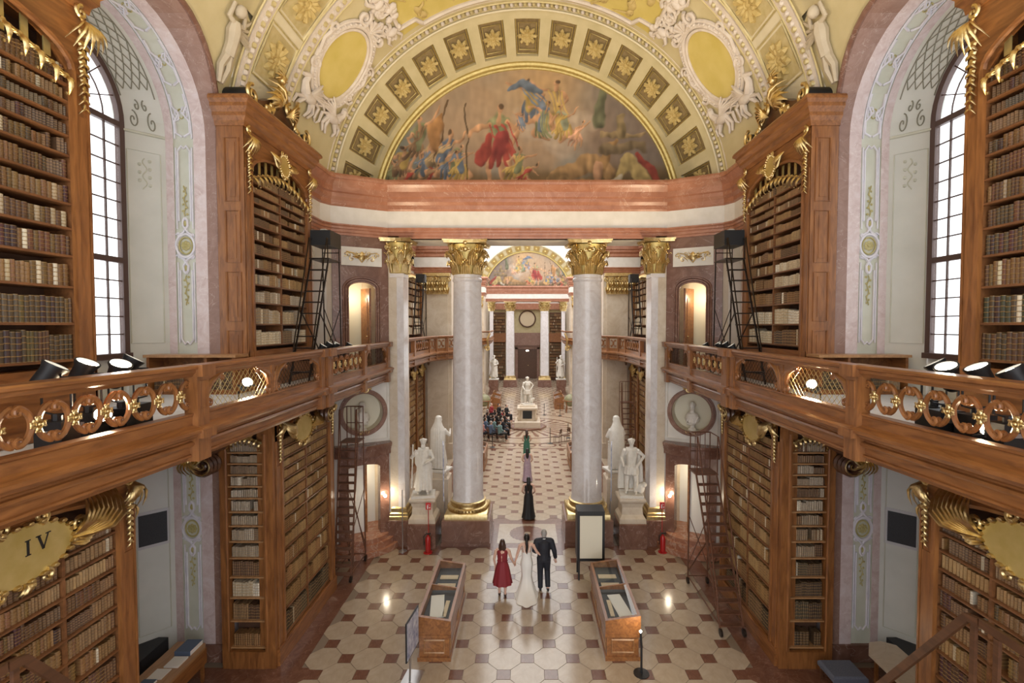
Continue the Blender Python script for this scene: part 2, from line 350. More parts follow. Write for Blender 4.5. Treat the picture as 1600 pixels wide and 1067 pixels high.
# ---------------------------------------------------------------- side walls with the window niches
NY, NR, NZ = 9.37, 2.05, 12.3          # niche centre along the hall, half width, springing height
WA, VR, VZ = 7.1, 7.15, 12.0           # wall plane, vault radius and springing
def nicheprof(r, z0=0, n=20):
    P = [(NY - r, z0)] + [(NY - r * math.cos(PI * k / n), NZ + r * math.sin(PI * k / n)) for k in range(n + 1)] + [(NY + r, z0)]
    return P
def va(z): return math.sqrt(max(0, VR * VR - (z - VZ) ** 2)) if z > VZ else VR
def spiral(cx, cy, r, turns=1.4, d=1, a0=0, n=18, r1=.12):
    return [(cx + r * (1 - (1 - r1) * k / n) * math.cos(a0 + d * 2 * PI * turns * k / n), cy + r * (1 - (1 - r1) * k / n) * math.sin(a0 + d * 2 * PI * turns * k / n)) for k in range(n + 1)]
def ornament(mb, mb2, fr, y0, z0, wd, ht, dpt):
    """painted band-work of the jamb: interlaced strap round an oval, scrolls above and below; frame (p across, q up)"""
    c = wd / 2
    def T(pts, r, m=mb): m.tube([(p, q, dpt) for p, q in pts], r * 1.6, 5, fr)
    oz = z0 + ht * .5; rr = wd * .46
    T([(c + rr * math.cos(t * PI / 12), oz + rr * 1.25 * math.sin(t * PI / 12)) for t in range(25)], .022)
    T([(c + rr * .72 * math.cos(t * PI / 12), oz + rr * .9 * math.sin(t * PI / 12)) for t in range(25)], .012, mb2)
    for t in range(8):
        a = t * PI / 4; mb2.ell((c + rr * .36 * math.cos(a), oz + rr * .36 * math.sin(a), dpt), (.045, .045, .012), 6, 4, fr)
    mb2.ell((c, oz, dpt), (.05, .05, .02), 6, 4, fr)
    for sg in (-1, 1):
        e = oz + sg * rr * 1.25
        for sx in (-1, 1):
            T([(c + sx * x, e + sg * y) for x, y in ((-wd * .38, -.04), (-wd * .1, .05), (wd * .12, .2), (wd * .1, .32), (0, .38))], .018)
            T(spiral(c + sx * wd * .34, e - sg * .02, .06, 1.2, sx), .012)
            T([(c + sx * wd * .30, e + sg * .3), (c + sx * wd * .3, e + sg * (ht * .5 - rr * 1.25 - .18)), (c + sx * wd * .12, e + sg * (ht * .5 - rr * 1.25 - .06)), (c, e + sg * (ht * .5 - rr * 1.25 - .12))], .014)
            T([(c + sx * wd * .40, e + sg * .12), (c + sx * wd * .40, e + sg * (ht * .5 - rr * 1.25 - .1))], .012)
        T([(c + .022 * math.sin(k * .5), e + sg * (.42 + k * .024)) for k in range(30)], .007, mb2)
        for k in range(9): mb2.ell((c + (.05 if k % 2 else -.05) * (1 - k / 14), e + sg * (.46 + k * .075), dpt), (.035 - .002 * k, .03, .014), 6, 4, fr)
        mb2.ell((c, e + sg * .25, dpt), (.05, .07, .015), 6, 4, fr)
def side_wall(s):
    nm = 'left' if s < 0 else 'right'; F = S(s)
    mb = MB(); mb.box(WA, WA + .5, -3, NY - NR - .05, 0, VZ + .1, F); mb.box(WA, WA + .5, NY + NR + .05, 19, 0, VZ + .1, F); mb.box(WA + .02, WA + .5, NY + 2.28, 19, VZ + .1, VZ + 1.05, F)
    wl = struct(build(mb, 'wall_' + nm, 'marble_pink'))
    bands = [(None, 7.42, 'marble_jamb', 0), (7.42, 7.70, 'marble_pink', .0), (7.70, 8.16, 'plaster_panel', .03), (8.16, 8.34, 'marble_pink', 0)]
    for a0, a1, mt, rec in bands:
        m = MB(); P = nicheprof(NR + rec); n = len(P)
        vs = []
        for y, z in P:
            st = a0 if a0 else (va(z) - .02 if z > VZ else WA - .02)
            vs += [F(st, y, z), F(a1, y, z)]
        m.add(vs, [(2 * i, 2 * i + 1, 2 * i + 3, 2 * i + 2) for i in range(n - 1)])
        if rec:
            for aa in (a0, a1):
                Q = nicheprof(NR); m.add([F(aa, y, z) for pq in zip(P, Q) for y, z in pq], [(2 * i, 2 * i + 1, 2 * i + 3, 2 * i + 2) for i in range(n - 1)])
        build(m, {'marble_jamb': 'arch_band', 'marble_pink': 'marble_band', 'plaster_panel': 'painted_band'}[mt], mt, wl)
    # raised red roll at the arch edge
    m = MB(); m.tube([((va(z) if z > VZ else WA) - .01, y, z) for y, z in nicheprof(NR + .03)], .06, 6, F); build(m, 'arch_moulding', 'marble_brown', wl, True)
    # splayed reveal from the last band to the window
    WR, WZ, WX = 1.5, 12.4, 8.88
    m = MB(); P = nicheprof(NR); Q = [(NY - WR, 0)] + [(NY - WR * math.cos(PI * k / 20), WZ + WR * math.sin(PI * k / 20)) for k in range(21)] + [(NY + WR, 0)]
    m.add([F(*t) for p, q in zip(P, Q) for t in ((8.34, p[0], p[1]), (WX, q[0], q[1]))], [(2 * i, 2 * i + 1, 2 * i + 3, 2 * i + 2) for i in range(len(P) - 1)])
    build(m, 'window_reveal', 'plaster_green', wl)
    # trellis painted in raised lines on the curved reveal
    m = MB()
    def rev(th, t, off=.012):
        r = NR + (WR - NR) * t - off; a = 8.34 + (WX - 8.34) * t; z0 = NZ + (WZ - NZ) * t
        return (a, NY - r * math.cos(th), z0 + r * math.sin(th))
    for k in range(-8, 22):
        for d in (-1, 1):
            pts = []
            for q in range(9):
                t = .12 + .76 * q / 8; th = PI * (k + d * q * .5) / 16 + PI / 16 * 0
                if .42 < th < PI - .42: pts.append(rev(th, t))
            if len(pts) > 1: m.tube(pts, .011, 4, F)
    for t in (.1, .9): m.tube([rev(.4 + (PI - .8) * k / 24, t) for k in range(25)], .012, 4, F)
    for sg in (0, 1):
        for d in (-1, 1):
            for (cx, cz, rr, tn) in ((.5 + d * .22, .12, .12, 1.3), (.5 + d * .1, .3, .07, 1.1)):
                th = [spiral(cx, cz, rr, tn, d, PI / 2)][0]
                m.tube([rev((q if not sg else PI - q), t, .014) for t, q in th], .014, 4, F)
    build(m, 'trellis_relief', 'paint_line', wl)
    m = MB()
    for y in (NY + NR,):          # string course on the far reveal at the springing and the panel frame lines below
        def jb(t, z): return (8.34 + (WX - 8.34) * t, NY + NR + (WR - NR) * t - .01, z)
        m.tube([jb(0, NZ), jb(1, NZ)], .035, 6, F)
        for z0, z1 in ((7.6, 11.9), (.9, 5.6)):
            m.tube([jb(.12, z0), jb(.12, z1), jb(.9, z1), jb(.9, z0)], .012, 4, F, closed=True)
        for k in range(7): m.ell(jb(.5 + (.12 if k % 2 else -.12), 11.7 - .09 * k), (.05, .03, .04), 6, 4, F)
        m.tube([jb(.5 + .05 * math.sin(k * .6), 11.75 - .03 * k) for k in range(24)], .012, 4, F)
    build(m, 'reveal_panel_lines', 'plaster_panel', wl, True)
    # jamb ornaments on both jambs and along the arch of the painted band
    m, m2 = MB(), MB()
    for (z0, ht) in ((7.5, 4.7), (.7, 5.0)):
        fr = FR((s * 7.70, NY + NR + .025, 0), (s, 0, 0), (0, 0, 1), (0, -1, 0)); ornament(m, m2, fr, 0, z0, .46, ht, .012)
    def bn(p, th): return (7.70 + p, NY - (NR + .012) * math.cos(th), NZ + (NR + .012) * math.sin(th))
    for k in range(6):
        c = PI * (k + .5) / 6
        for d in (-1, 1):
            m.tube([bn(.23 + d * x, c + y) for x, y in ((.16, -.2), (.17, -.08), (.05, 0), (.17, .08), (.16, .2), (.02, .24))], .028, 5, F)
            m.tube([bn(p, c + (q - .23)) for p, q in spiral(.23 + d * .1, .23, .08, 1.3, d)], .02, 5, F)
        m2.tube([bn(.23 + .06 * math.cos(t * PI / 6), c + .05 * math.sin(t * PI / 6)) for t in range(13)], .014, 4, F)
    for p in (.035, .425): m.tube([bn(p, PI * k / 24) for k in range(25)], .02, 4, F)
    build(m, 'strapwork_relief', 'paint_lilac', wl, True); build(m2, 'foliage_relief', 'paint_ochre', wl, True)
    # dark vent in the lower reveal, dark plinth
    m = MB(); fr = F
    def jf(t, z, o=0): return (8.34 + (WX - 8.34) * t, NY + NR + (WR - NR) * t - o, z)
    for lo, hi, nme, mt, o in ((2.9, 3.75, 'vent_frame', 'plaster_grey', .02), (2.97, 3.68, 'vent_grille', 'vent_dark', .035)):
        m = MB(); a, b = ((.1, .9) if o < .03 else (.16, .84)); m.add([F(*jf(a, lo, o)), F(*jf(b, lo, o)), F(*jf(b, hi, o)), F(*jf(a, hi, o))] + [F(*jf(a, lo, 0)), F(*jf(b, lo, 0)), F(*jf(b, hi, 0)), F(*jf(a, hi, 0))], [(0, 1, 2, 3), (0, 4, 5, 1), (1, 5, 6, 2), (2, 6, 7, 3), (3, 7, 4, 0)]); build(m, nme, mt, wl)
    m = MB(); m.box(8.36, 9.0, NY - NR, NY + NR - .25, 0, .75, F); build(m, 'niche_bench', 'vent_dark', wl)
    m = MB(); m.box(WA - .02, 8.36, NY + NR - .05, NY + NR + .2, 0, .42, F); build(m, 'jamb_plinth', 'marble_brown', wl)
    # window wall (round the opening and below it)
    m = MB(); fr = FR((s * 8.9, 0, 0), (0, 1, 0), (0, 0, 1), (s, 0, 0))
    m.arch(NY - WR, NY + WR, 0, 15.2, WZ, WZ + WR, 0, .15, fr, 20); m.prism([(6.6, 0), (NY - WR, 0), (NY - WR, 15.2), (6.6, 15.2)], 0, .15, fr); m.prism([(NY + WR, 0), (12.2, 0), (12.2, 15.2), (NY + WR, 15.2)], 0, .15, fr)
    m.prism([(NY - WR, 0), (NY + WR, 0), (NY + WR, 7.3), (NY - WR, 7.3)], 0, .15, fr); build(m, 'window_wall', 'plaster_green', wl)
    # ---- the window itself
    n = 1 if s < 0 else 2
    fm = MB(); fr = FR((s * 8.9, 0, 0), (0, 1, 0), (0, 0, 1), (s, 0, 0))
    fm.tube([(NY - WR + .04, 7.34, 0)] + [(NY - (WR - .04) * math.cos(PI * k / 24), WZ + (WR - .04) * math.sin(PI * k / 24), 0) for k in range(25)] + [(NY + WR - .04, 7.34, 0)], .085, 4, fr)
    fm.box(NY - WR, NY + WR, 7.28, 7.4, -.14, .1, fr)
    for z in (9.42, 12.36): fm.box(NY - WR, NY + WR, z - .06, z + .06, -.05, .05, fr)
    wd = struct(build(fm, 'window_%d' % n, 'window_frame'))
    cols = 8; x0, x1 = NY - WR + .1, NY + WR - .1; cw = (x1 - x0) / cols
    bm_ = MB()
    rows = [7.42 + (9.36 - 7.42) * k / 5 for k in range(6)] + [9.48 + (12.3 - 9.48) * k / 7 for k in range(8)]
    for i in range(1, cols): bm_.box(x0 + i * cw - (.03 if i == 4 else .014), x0 + i * cw + (.03 if i == 4 else .014), 7.4, 12.4, -.02, .02, fr)
    for z in rows[1:5] + rows[7:-1]: bm_.box(x0, x1, z - .013, z + .013, -.018, .018, fr)
    for r in (.62, 1.05): bm_.tube([(NY - r * math.cos(PI * k / 16), WZ + r * math.sin(PI * k / 16), 0) for k in range(17)], .016, 4, fr)
    for k in range(1, 8):
        th = PI * k / 8; bm_.tube([(NY - .2 * math.cos(th), WZ + .2 * math.sin(th), 0), (NY - 1.42 * math.cos(th), WZ + 1.42 * math.sin(th), 0)], .016, 4, fr)
    build(bm_, 'glazing_bar', 'window_frame', wd)
    pm = MB(); pm.box(-.004, .004, -.5, .5, -.5, .5); po = None
    for (ra, rb) in ((0, 5), (6, 13)):
        for k in range(ra, rb):
            z = (rows[k] + rows[k + 1]) / 2; hz = rows[k + 1] - rows[k] - .026
            for i in range(cols):
                loc = (s * 8.9, x0 + (i + .5) * cw, z)
                if po is None: po = build(pm, 'pane', 'glass', wd); po.location = loc; po.scale = (1, cw - .03, hz)
                else: inst(po, 'pane', loc, wd, scale=(1, cw - .03, hz))
    for k in range(8):
        for r0, r1 in ((.22, .6), (.64, 1.03), (1.07, 1.4)):
            m = MB(); a0, a1 = PI * k / 8 + .02, PI * (k + 1) / 8 - .02
            m.prism([(NY - r0 * math.cos(a0), WZ + r0 * math.sin(a0)), (NY - r1 * math.cos(a0), WZ + r1 * math.sin(a0)), (NY - r1 * math.cos((a0 + a1) / 2) * 1.01, WZ + r1 * math.sin((a0 + a1) / 2) * 1.01), (NY - r1 * math.cos(a1), WZ + r1 * math.sin(a1)), (NY - r0 * math.cos(a1), WZ + r0 * math.sin(a1))], -.004, .004, fr); build(m, 'pane', 'glass', wd)
    return wl
WALL = {s: side_wall(s) for s in (-1, 1)}

# ---------------------------------------------------------------- vault
def vp(phi, y, off=0, r=None):
    rr = (VR if y <= 14 else VR + (6.70 - VR) * (y - 14) / 2.76) if r is None else r
    rr -= off; return (rr * math.cos(phi), y, VZ + rr * math.sin(phi))
def build_vault():
    mb = MB(); PH = math.asin((15.2 - VZ) / VR)
    def strip(y0, y1, p0, p1, nu, nv): mb.grid(lambda u, v: vp(p0 + (p1 - p0) * u, y0 + (y1 - y0) * v), nu, nv)
    strip(-3, NY - 2.28, 0, PI, 48, 2); strip(NY - 2.28, NY + 2.28, PH, PI - PH, 36, 1); strip(NY + 2.28, 16.76, .125, PI - .125, 48, 6)
    for s in (-1, 1):
        n = 32; vs = []
        for k in range(n + 1):
            th = PI * k / n; c, si = math.cos(th), math.sin(th)
            t = min(2.28 / abs(c) if abs(c) > 1e-6 else 9e9, (15.2 - NZ) / si if si > 1e-6 else 9e9)
            for j in range(5):
                r = NR + (t - NR) * j / 4; z = NZ + r * si; vs.append((s * va(z), NY - r * c, z))
        mb.add(vs, [(k * 5 + j, k * 5 + j + 1, k * 5 + 6 + j, k * 5 + 5 + j) for k in range(n) for j in range(4)])
        for y0, y1 in ((NY - 2.28, NY - NR), (NY + NR, NY + 2.28)): mb.grid(lambda u, v: (s * va(11.9 + (NZ - 11.9) * v), y0 + (y1 - y0) * u, 11.9 + (NZ - 11.9) * v), 1, 2)
    bk = MB(); bk.grid(lambda u, v: vp(.37 + (PI - .74) * u, -3 + 19.7 * v, -.16), 40, 4)  # added outer shell, blocks sky light leaking through gaps in the vault
    ce = struct(build(mb, 'ceiling', 'plaster_vault', smooth=True))
    build(bk, 'vault_leak_shell', 'plaster_vault', ce)
    # broad coffered rib
    P0 = .13
    def rib(y0, y1, off, mat, name, dy=0):
        m = MB(); m.grid(lambda u, v: vp(P0 + (PI - 2 * P0) * u, y0 + (y1 - y0) * v, off), 64, 1)
        for y in (y0, y1): m.grid(lambda u, v: vp(P0 + (PI - 2 * P0) * u, y, off * v), 64, 1)
        return build(m, name, mat, ce, True)
    rib(11.72, 14.0, .05, 'plaster_rib', 'rib')
    for y in (11.72, 13.62): rib(y, y + .36, .09, 'stucco', 'rib_border')
    for y in (11.66, 12.12, 13.55, 14.02):
        m = MB(); m.tube([vp(P0 + (PI - 2 * P0) * k / 64, y, .07) for k in range(65)], .028, 5); build(m, 'rib_fillet', 'gold_pale', ce, True)
    m = MB(); m2 = MB()
    for y in (11.9, 13.8):
        for k in range(150):
            ph = P0 + (PI - 2 * P0) * (k + .5) / 150; p = vp(ph, y, .1); (m if k % 2 else m2).ell(p, (.075, .085, .075), 5, 4)
    stuff(build(m, 'egg_moulding', 'stucco', ce, True)); stuff(build(m2, 'leaf_moulding', 'gold_pale', ce, True))
    # rosettes: one shape, copied into each coffer
    def rosette_mesh(rad, petals):
        r_ = MB(); r_.lathe([(rad * .30, 0), (rad * .30, rad * .16), (rad * .22, rad * .2), (rad * .16, rad * .13), (.001, rad * .2)], 14, cap=False)
        for L in range(2):
            for k in range(petals):
                a = 2 * PI * (k + .5 * L) / petals; ca, sa = math.cos(a), math.sin(a); e = 1.0 if L == 0 else .66
                r_.tube([(rad * .25 * ca, rad * .25 * sa, rad * .05), (rad * .55 * e * ca, rad * .55 * e * sa, rad * (.10 + .06 * L)), (rad * .85 * e * ca, rad * .85 * e * sa, rad * (.12 + .08 * L)), (rad * e * ca, rad * e * sa, rad * .03)], [rad * .08, rad * .17 * e, rad * .20 * e, rad * .05], 5)
        return r_
    ro = None
    def face(o, pos, nrm, up):
        z = Vector(nrm).normalized(); y = (Vector(up) - z * Vector(up).dot(z)).normalized(); x = y.cross(z)
        o.rotation_euler = Matrix((x, y, z)).transposed().to_euler(); o.location = pos
    R1 = build(rosette_mesh(.47, 9), 'rosette', 'coffer_rose', ce, True); first = [True]
    for k in range(11):
        ph = math.radians(23.5 + 13.3 * k)
        m = MB(); h = .095; ya, yb, yc, yd = 12.2, 13.46, 12.33, 13.33
        o4 = [vp(ph - h, ya, .052), vp(ph + h, ya, .052), vp(ph + h, yb, .052), vp(ph - h, yb, .052)]
        i4 = [vp(ph - h * .8, yc, .0), vp(ph + h * .8, yc, .0), vp(ph + h * .8, yd, .0), vp(ph - h * .8, yd, .0)]
        o5 = [vp(ph - h * 1.05, ya - .03, .075), vp(ph + h * 1.05, ya - .03, .075), vp(ph + h * 1.05, yb + .03, .075), vp(ph - h * 1.05, yb + .03, .075)]
        m.add([tuple(p) for p in o4 + o5], [(q, (q + 1) % 4, 4 + (q + 1) % 4, 4 + q) for q in range(4)])
        m.tube(o4, .03, 4, closed=True); build(m, 'coffer_frame', 'gold_pale', ce)
        m = MB(); e4 = [vp(ph - h * .9, yc - .07, .056), vp(ph + h * .9, yc - .07, .056), vp(ph + h * .9, yd + .07, .056), vp(ph - h * .9, yd + .07, .056)]; m.add(e4, [(0, 1, 2, 3)]); build(m, 'coffer_panel', 'gold_pale', ce)
        if first[0]: o = R1; first[0] = False
        else: o = inst(R1, 'rosette', (0, 0, 0), ce)
        face(o, vp(ph, 12.83, .06), (-math.cos(ph), 0, -math.sin(ph)), (0, 1, 0))
    # splayed coffered arch in front of the lunette
    CY0, CR0, CY1, CR1 = 16.76, 6.66, 18.6, 5.74
    def cp(ph, t, off=0):
        r = CR0 + (CR1 - CR0) * t - off; return (r * math.cos(ph), CY0 + (CY1 - CY0) * t - off * .4, VZ + r * math.sin(ph))
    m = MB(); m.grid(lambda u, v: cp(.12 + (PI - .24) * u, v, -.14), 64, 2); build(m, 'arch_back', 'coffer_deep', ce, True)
    st = math.radians(11.25); hw = math.radians(3.9)
    m = MB(); m.grid(lambda u, v: cp(.15 + (PI - .3) * u, -.02 + .2 * v), 96, 1); m.grid(lambda u, v: cp(PI * u, .84 + .16 * v), 96, 1)
    for t in (.18, .84): m.grid(lambda u, v: cp(PI * u, t, -.14 * v), 96, 1)
    for k in range(-8, 8):
        c = PI / 2 + (k + .5) * st; d = st / 2 - hw; m.grid(lambda u, v: cp(c - d + 2 * d * u, .18 + .66 * v), 2, 1)
        for e in (c - d, c + d): m.grid(lambda u, v: cp(e, .18 + .66 * v, -.14 * u), 1, 1)
    build(m, 'coffered_arch', 'plaster_cream', ce)
    R2 = build(rosette_mesh(.36, 8), 'rosette', 'coffer_rose', ce, True); first = True
    nrm = lambda ph: (-math.cos(ph), -.42, -math.sin(ph))
    for k in range(-7, 8):
        ph = PI / 2 + k * st; m = MB()
        for f_, r_ in ((.93, .028), (.72, .02)):
            h = hw * f_; ta, tb = .51 - .33 * f_, .51 + .33 * f_; m.tube([cp(ph - h, ta, -.09), cp(ph + h, ta, -.09), cp(ph + h, tb, -.09), cp(ph - h, tb, -.09)], r_, 4, closed=True)
        build(m, 'coffer_frame', 'gold_dull', ce)
        o = R2 if first else inst(R2, 'rosette', (0, 0, 0), ce); first = False
        face(o, cp(ph, .51, -.12), nrm(ph), (0, 1, -.4))
    m = MB(); m2 = MB()
    for k in range(140):
        ph = PI * (k + .5) / 140; p = cp(ph, -.06, .06)
        if p[2] < 13.1: continue
        (m if k % 2 else m2).ell(p, .07, 5, 4)
    for j, mt in ((-.1, 'gold_pale'), (.02, 'plaster_rib'), (-.16, 'stucco')):
        q = MB(); q.tube([cp(.165 + (PI - .33) * k / 80, j, .03) for k in range(81)], .04, 5); build(q, 'arch_fillet', mt, ce, True)
    stuff(build(m, 'egg_moulding', 'stucco', ce, True)); stuff(build(m2, 'leaf_moulding', 'gold_pale', ce, True))
    m = MB(); m.tube([(5.72 * math.cos(PI * k / 80), 18.55, VZ + 5.72 * math.sin(PI * k / 80)) for k in range(81)], .1, 8); m.tube([(5.58 * math.cos(PI * k / 80), 18.57, VZ + 5.58 * math.sin(PI * k / 80)) for k in range(81)], .05, 6); build(m, 'lunette_moulding', 'gold_dull', ce, True)
    # stuccoed bay: yellow fields framed in white, winged creatures
    def loc(ph0, y0, off=.0): return lambda p, q, r: vp(ph0 + q / VR, y0 + p, off + r)
    for s in (-1, 1):
        ph0 = math.radians(35) if s > 0 else PI - math.radians(35); sg = 1 if s > 0 else -1
        L = loc(ph0, 15.22); Ls = lambda p, q, r: L(p, sg * q, r)
        m = MB(); m.grid(lambda u, v: (.86 * v * math.cos(2 * PI * u), 1.16 * v * math.sin(2 * PI * u), .03), 32, 4, Ls); build(m, 'oval_field', 'plaster_yellow', ce, True)
        m = MB()
        for rr, t in ((1.0, .055), (1.12, .075), (1.24, .05)): m.tube([(.86 * rr * math.cos(2 * PI * k / 40), 1.16 * rr * math.sin(2 * PI * k / 40), .05) for k in range(40)], t, 6, Ls, closed=True)
        for k in range(40): a = 2 * PI * k / 40; m.ell((.86 * 1.17 * math.cos(a), 1.16 * 1.17 * math.sin(a), .1), .05, 5, 4, Ls)
        for d in (-1, 1):                      # scrolls and shells round the frame
            m.tube([(p, q, .08) for p, q in spiral(d * .5, 1.45, .24, 1.4, d, PI / 2)], .06, 6, Ls)
            m.tube([(p, q, .08) for p, q in spiral(d * .95, -.6, .2, 1.3, -d, 0)], .05, 6, Ls)
            m.tube([(p, q, .08) for p, q in spiral(d * 1.05, .55, .2, 1.3, d, 0)], .05, 6, Ls)
            m.tube([(d * 1.0, -.3, .06), (d * 1.14, .1, .08), (d * 1.02, .5, .06)], .07, 6, Ls)
        for k in range(7): a = PI * k / 6; m.tube([(0, 1.34, .08), (.34 * math.cos(a), 1.36 + .36 * math.sin(a), .12)], [.03, .07], 5, Ls)
        build(m, 'oval_frame', 'stucco', ce, True)
        m = MB()                               # two winged horses rearing under the oval
        for d in (-1, 1):
            o = lambda p, q, r, d=d: Ls(d * p, q - 1.72, r)
            m.ell((.62, .18, .1), (.34, .17, .12), 10, 6, o); m.tube([(.82, .25, .1), (1.0, .5, .12), (.98, .68, .12)], [.15, .1, .08], 7, o); m.tube([(.96, .7, .12), (1.2, .62, .12)], [.09, .05], 6, o)
            for a, b, c_ in (((.85, .1), (1.1, .02), (1.14, -.22)), ((.8, .08), (.98, -.16), (.92, -.34)), ((.4, .1), (.26, -.14), (.4, -.36)), ((.46, .08), (.44, -.18), (.56, -.38))): m.tube([(*a, .1), (*b, .1), (*c_, .08)], [.08, .05, .035], 6, o)
            for k in range(6): m.tube([(.62, .3, .14), (.42 - .07 * k, .62 - .06 * k, .14), (.3 - .1 * k, .78 - .12 * k, .1)], [.05, .05, .02], 5, o)
            m.tube([(.3, .2, .1), (.1, .12, .1), (.12, -.2, .08), (.02, -.3, .06)], [.06, .05, .04, .02], 6, o)
        build(m, 'winged_horse_relief', 'stucco', ce, True)
        m = MB()                               # scrolls and drapery between oval and the crown panel
        for k in range(9):
            p, q = ru(-.9, .9), ru(1.75, 2.5); m.tube([(a, b, .06) for a, b in spiral(p, q, ru(.14, .26), 1.3, random.choice((-1, 1)), ru(0, 6))], [.06] * 19, 5, Ls)
            m.ell((ru(-.9, .9), ru(1.7, 2.4), .08), (.1, .14, .08), 7, 5, Ls)
        for d in (-1, 1):
            o = lambda p, q, r, d=d: Ls(d * p, q, r); m.ell((.55, 2.0, .1), (.12, .2, .1), 8, 5, o); m.ell((.52, 2.28, .1), (.08, .09, .08), 8, 5, o); m.tube([(.6, 2.1, .1), (.85, 2.25, .1), (1.0, 2.15, .08)], [.06, .045, .03], 6, o); m.tube([(.6, 1.85, .1), (.8, 1.7, .1), (.98, 1.75, .08)], [.07, .055, .03], 6, o)
        build(m, 'putto_relief', 'stucco', ce, True)
        # spandrel putto by the window arch
        phs = math.radians(18) if s > 0 else PI - math.radians(18); Lq = loc(phs, 11.2); o = lambda p, q, r: Lq(p, sg * q, r)
        m = MB(); m.tube([(0, -.12, .12), (-.02, .15, .14), (-.08, .42, .14), (-.1, .62, .12)], [.13, .13, .16, .1], 8, o); m.ell((-.12, .86, .16), (.13, .15, .13), 9, 6, o)
        for d in (-1, 1): m.tube([(-.08, .55, .14), (-.08 + d * .26, .62, .12), (-.1 + d * .2, .95, .1)], [.07, .055, .04], 6, o); m.tube([(.0, 0, .12), (d * .12, -.4, .1), (d * .04, -.75, .08)], [.11, .08, .05], 6, o)
        for k in range(5): m.tube([(-.05, .5, .1), (.25 + .08 * k, .75 - .1 * k, .1), (.4 + .05 * k, .9 - .2 * k, .06)], [.05, .05, .02], 5, o)
        m.tube([(p, q, .05) for p, q in spiral(-.45, 1.25, .3, 1.8, 1, 0)], .07, 6, o)
        build(m, 'spandrel_putto', 'stucco_tan', ce, True)
    # crown panel
    y0, y1, pw = 14.35, 16.25, math.radians(37)
    m = MB(); m.grid(lambda u, v: vp(PI / 2 - pw + 2 * pw * u, y0 + (y1 - y0) * (.96 if False else v), .02), 48, 3); build(m, 'crown_panel', 'plaster_yellow', ce, True)
    m = MB(); E = [(PI / 2 - pw, y0), (PI / 2 - pw, y1 - .35), (PI / 2 - pw + .09, y1 - .3), (PI / 2 - pw + .12, y1), (PI / 2 - .16, y1), (PI / 2 - .11, y1 - .4), (PI / 2 + .11, y1 - .4), (PI / 2 + .16, y1), (PI / 2 + pw - .12, y1), (PI / 2 + pw - .09, y1 - .3), (PI / 2 + pw, y1 - .35), (PI / 2 + pw, y0)]
    pts = []
    for (a, b), (c, d) in zip(E, E[1:]):
        for k in range(8): pts.append(vp(a + (c - a) * k / 8, b + (d - b) * k / 8, .05))
    pts.append(vp(*E[-1], .05)); m.tube(pts, .07, 6)
    for k in range(9): a = PI * k / 8; m.tube([vp(PI / 2, 16.1, .05), vp(PI / 2 + .055 * math.cos(a), 16.1 - .35 * math.sin(a), .09)], [.03, .07], 5)
    build(m, 'crown_panel_frame', 'stucco', ce, True)
    for ks in (-1, 1):
        m = MB()
        for k in range(16):
            ph = PI / 2 + ks * ru(.2, .58); yy = ru(14.5, 16.0); m.ell(vp(ph, yy, .02), (.16, .2, .06), 7, 4); m.tube([vp(ph, yy, .04), vp(ph + ru(-.06, .06), yy + ru(-.3, .3), .05), vp(ph + ru(-.1, .1), yy + ru(-.4, .4), .03)], [.05, .05, .02], 5)
        build(m, 'crown_panel_relief', 'coffer_rose', ce, True)
    return ce
CEIL = build_vault()

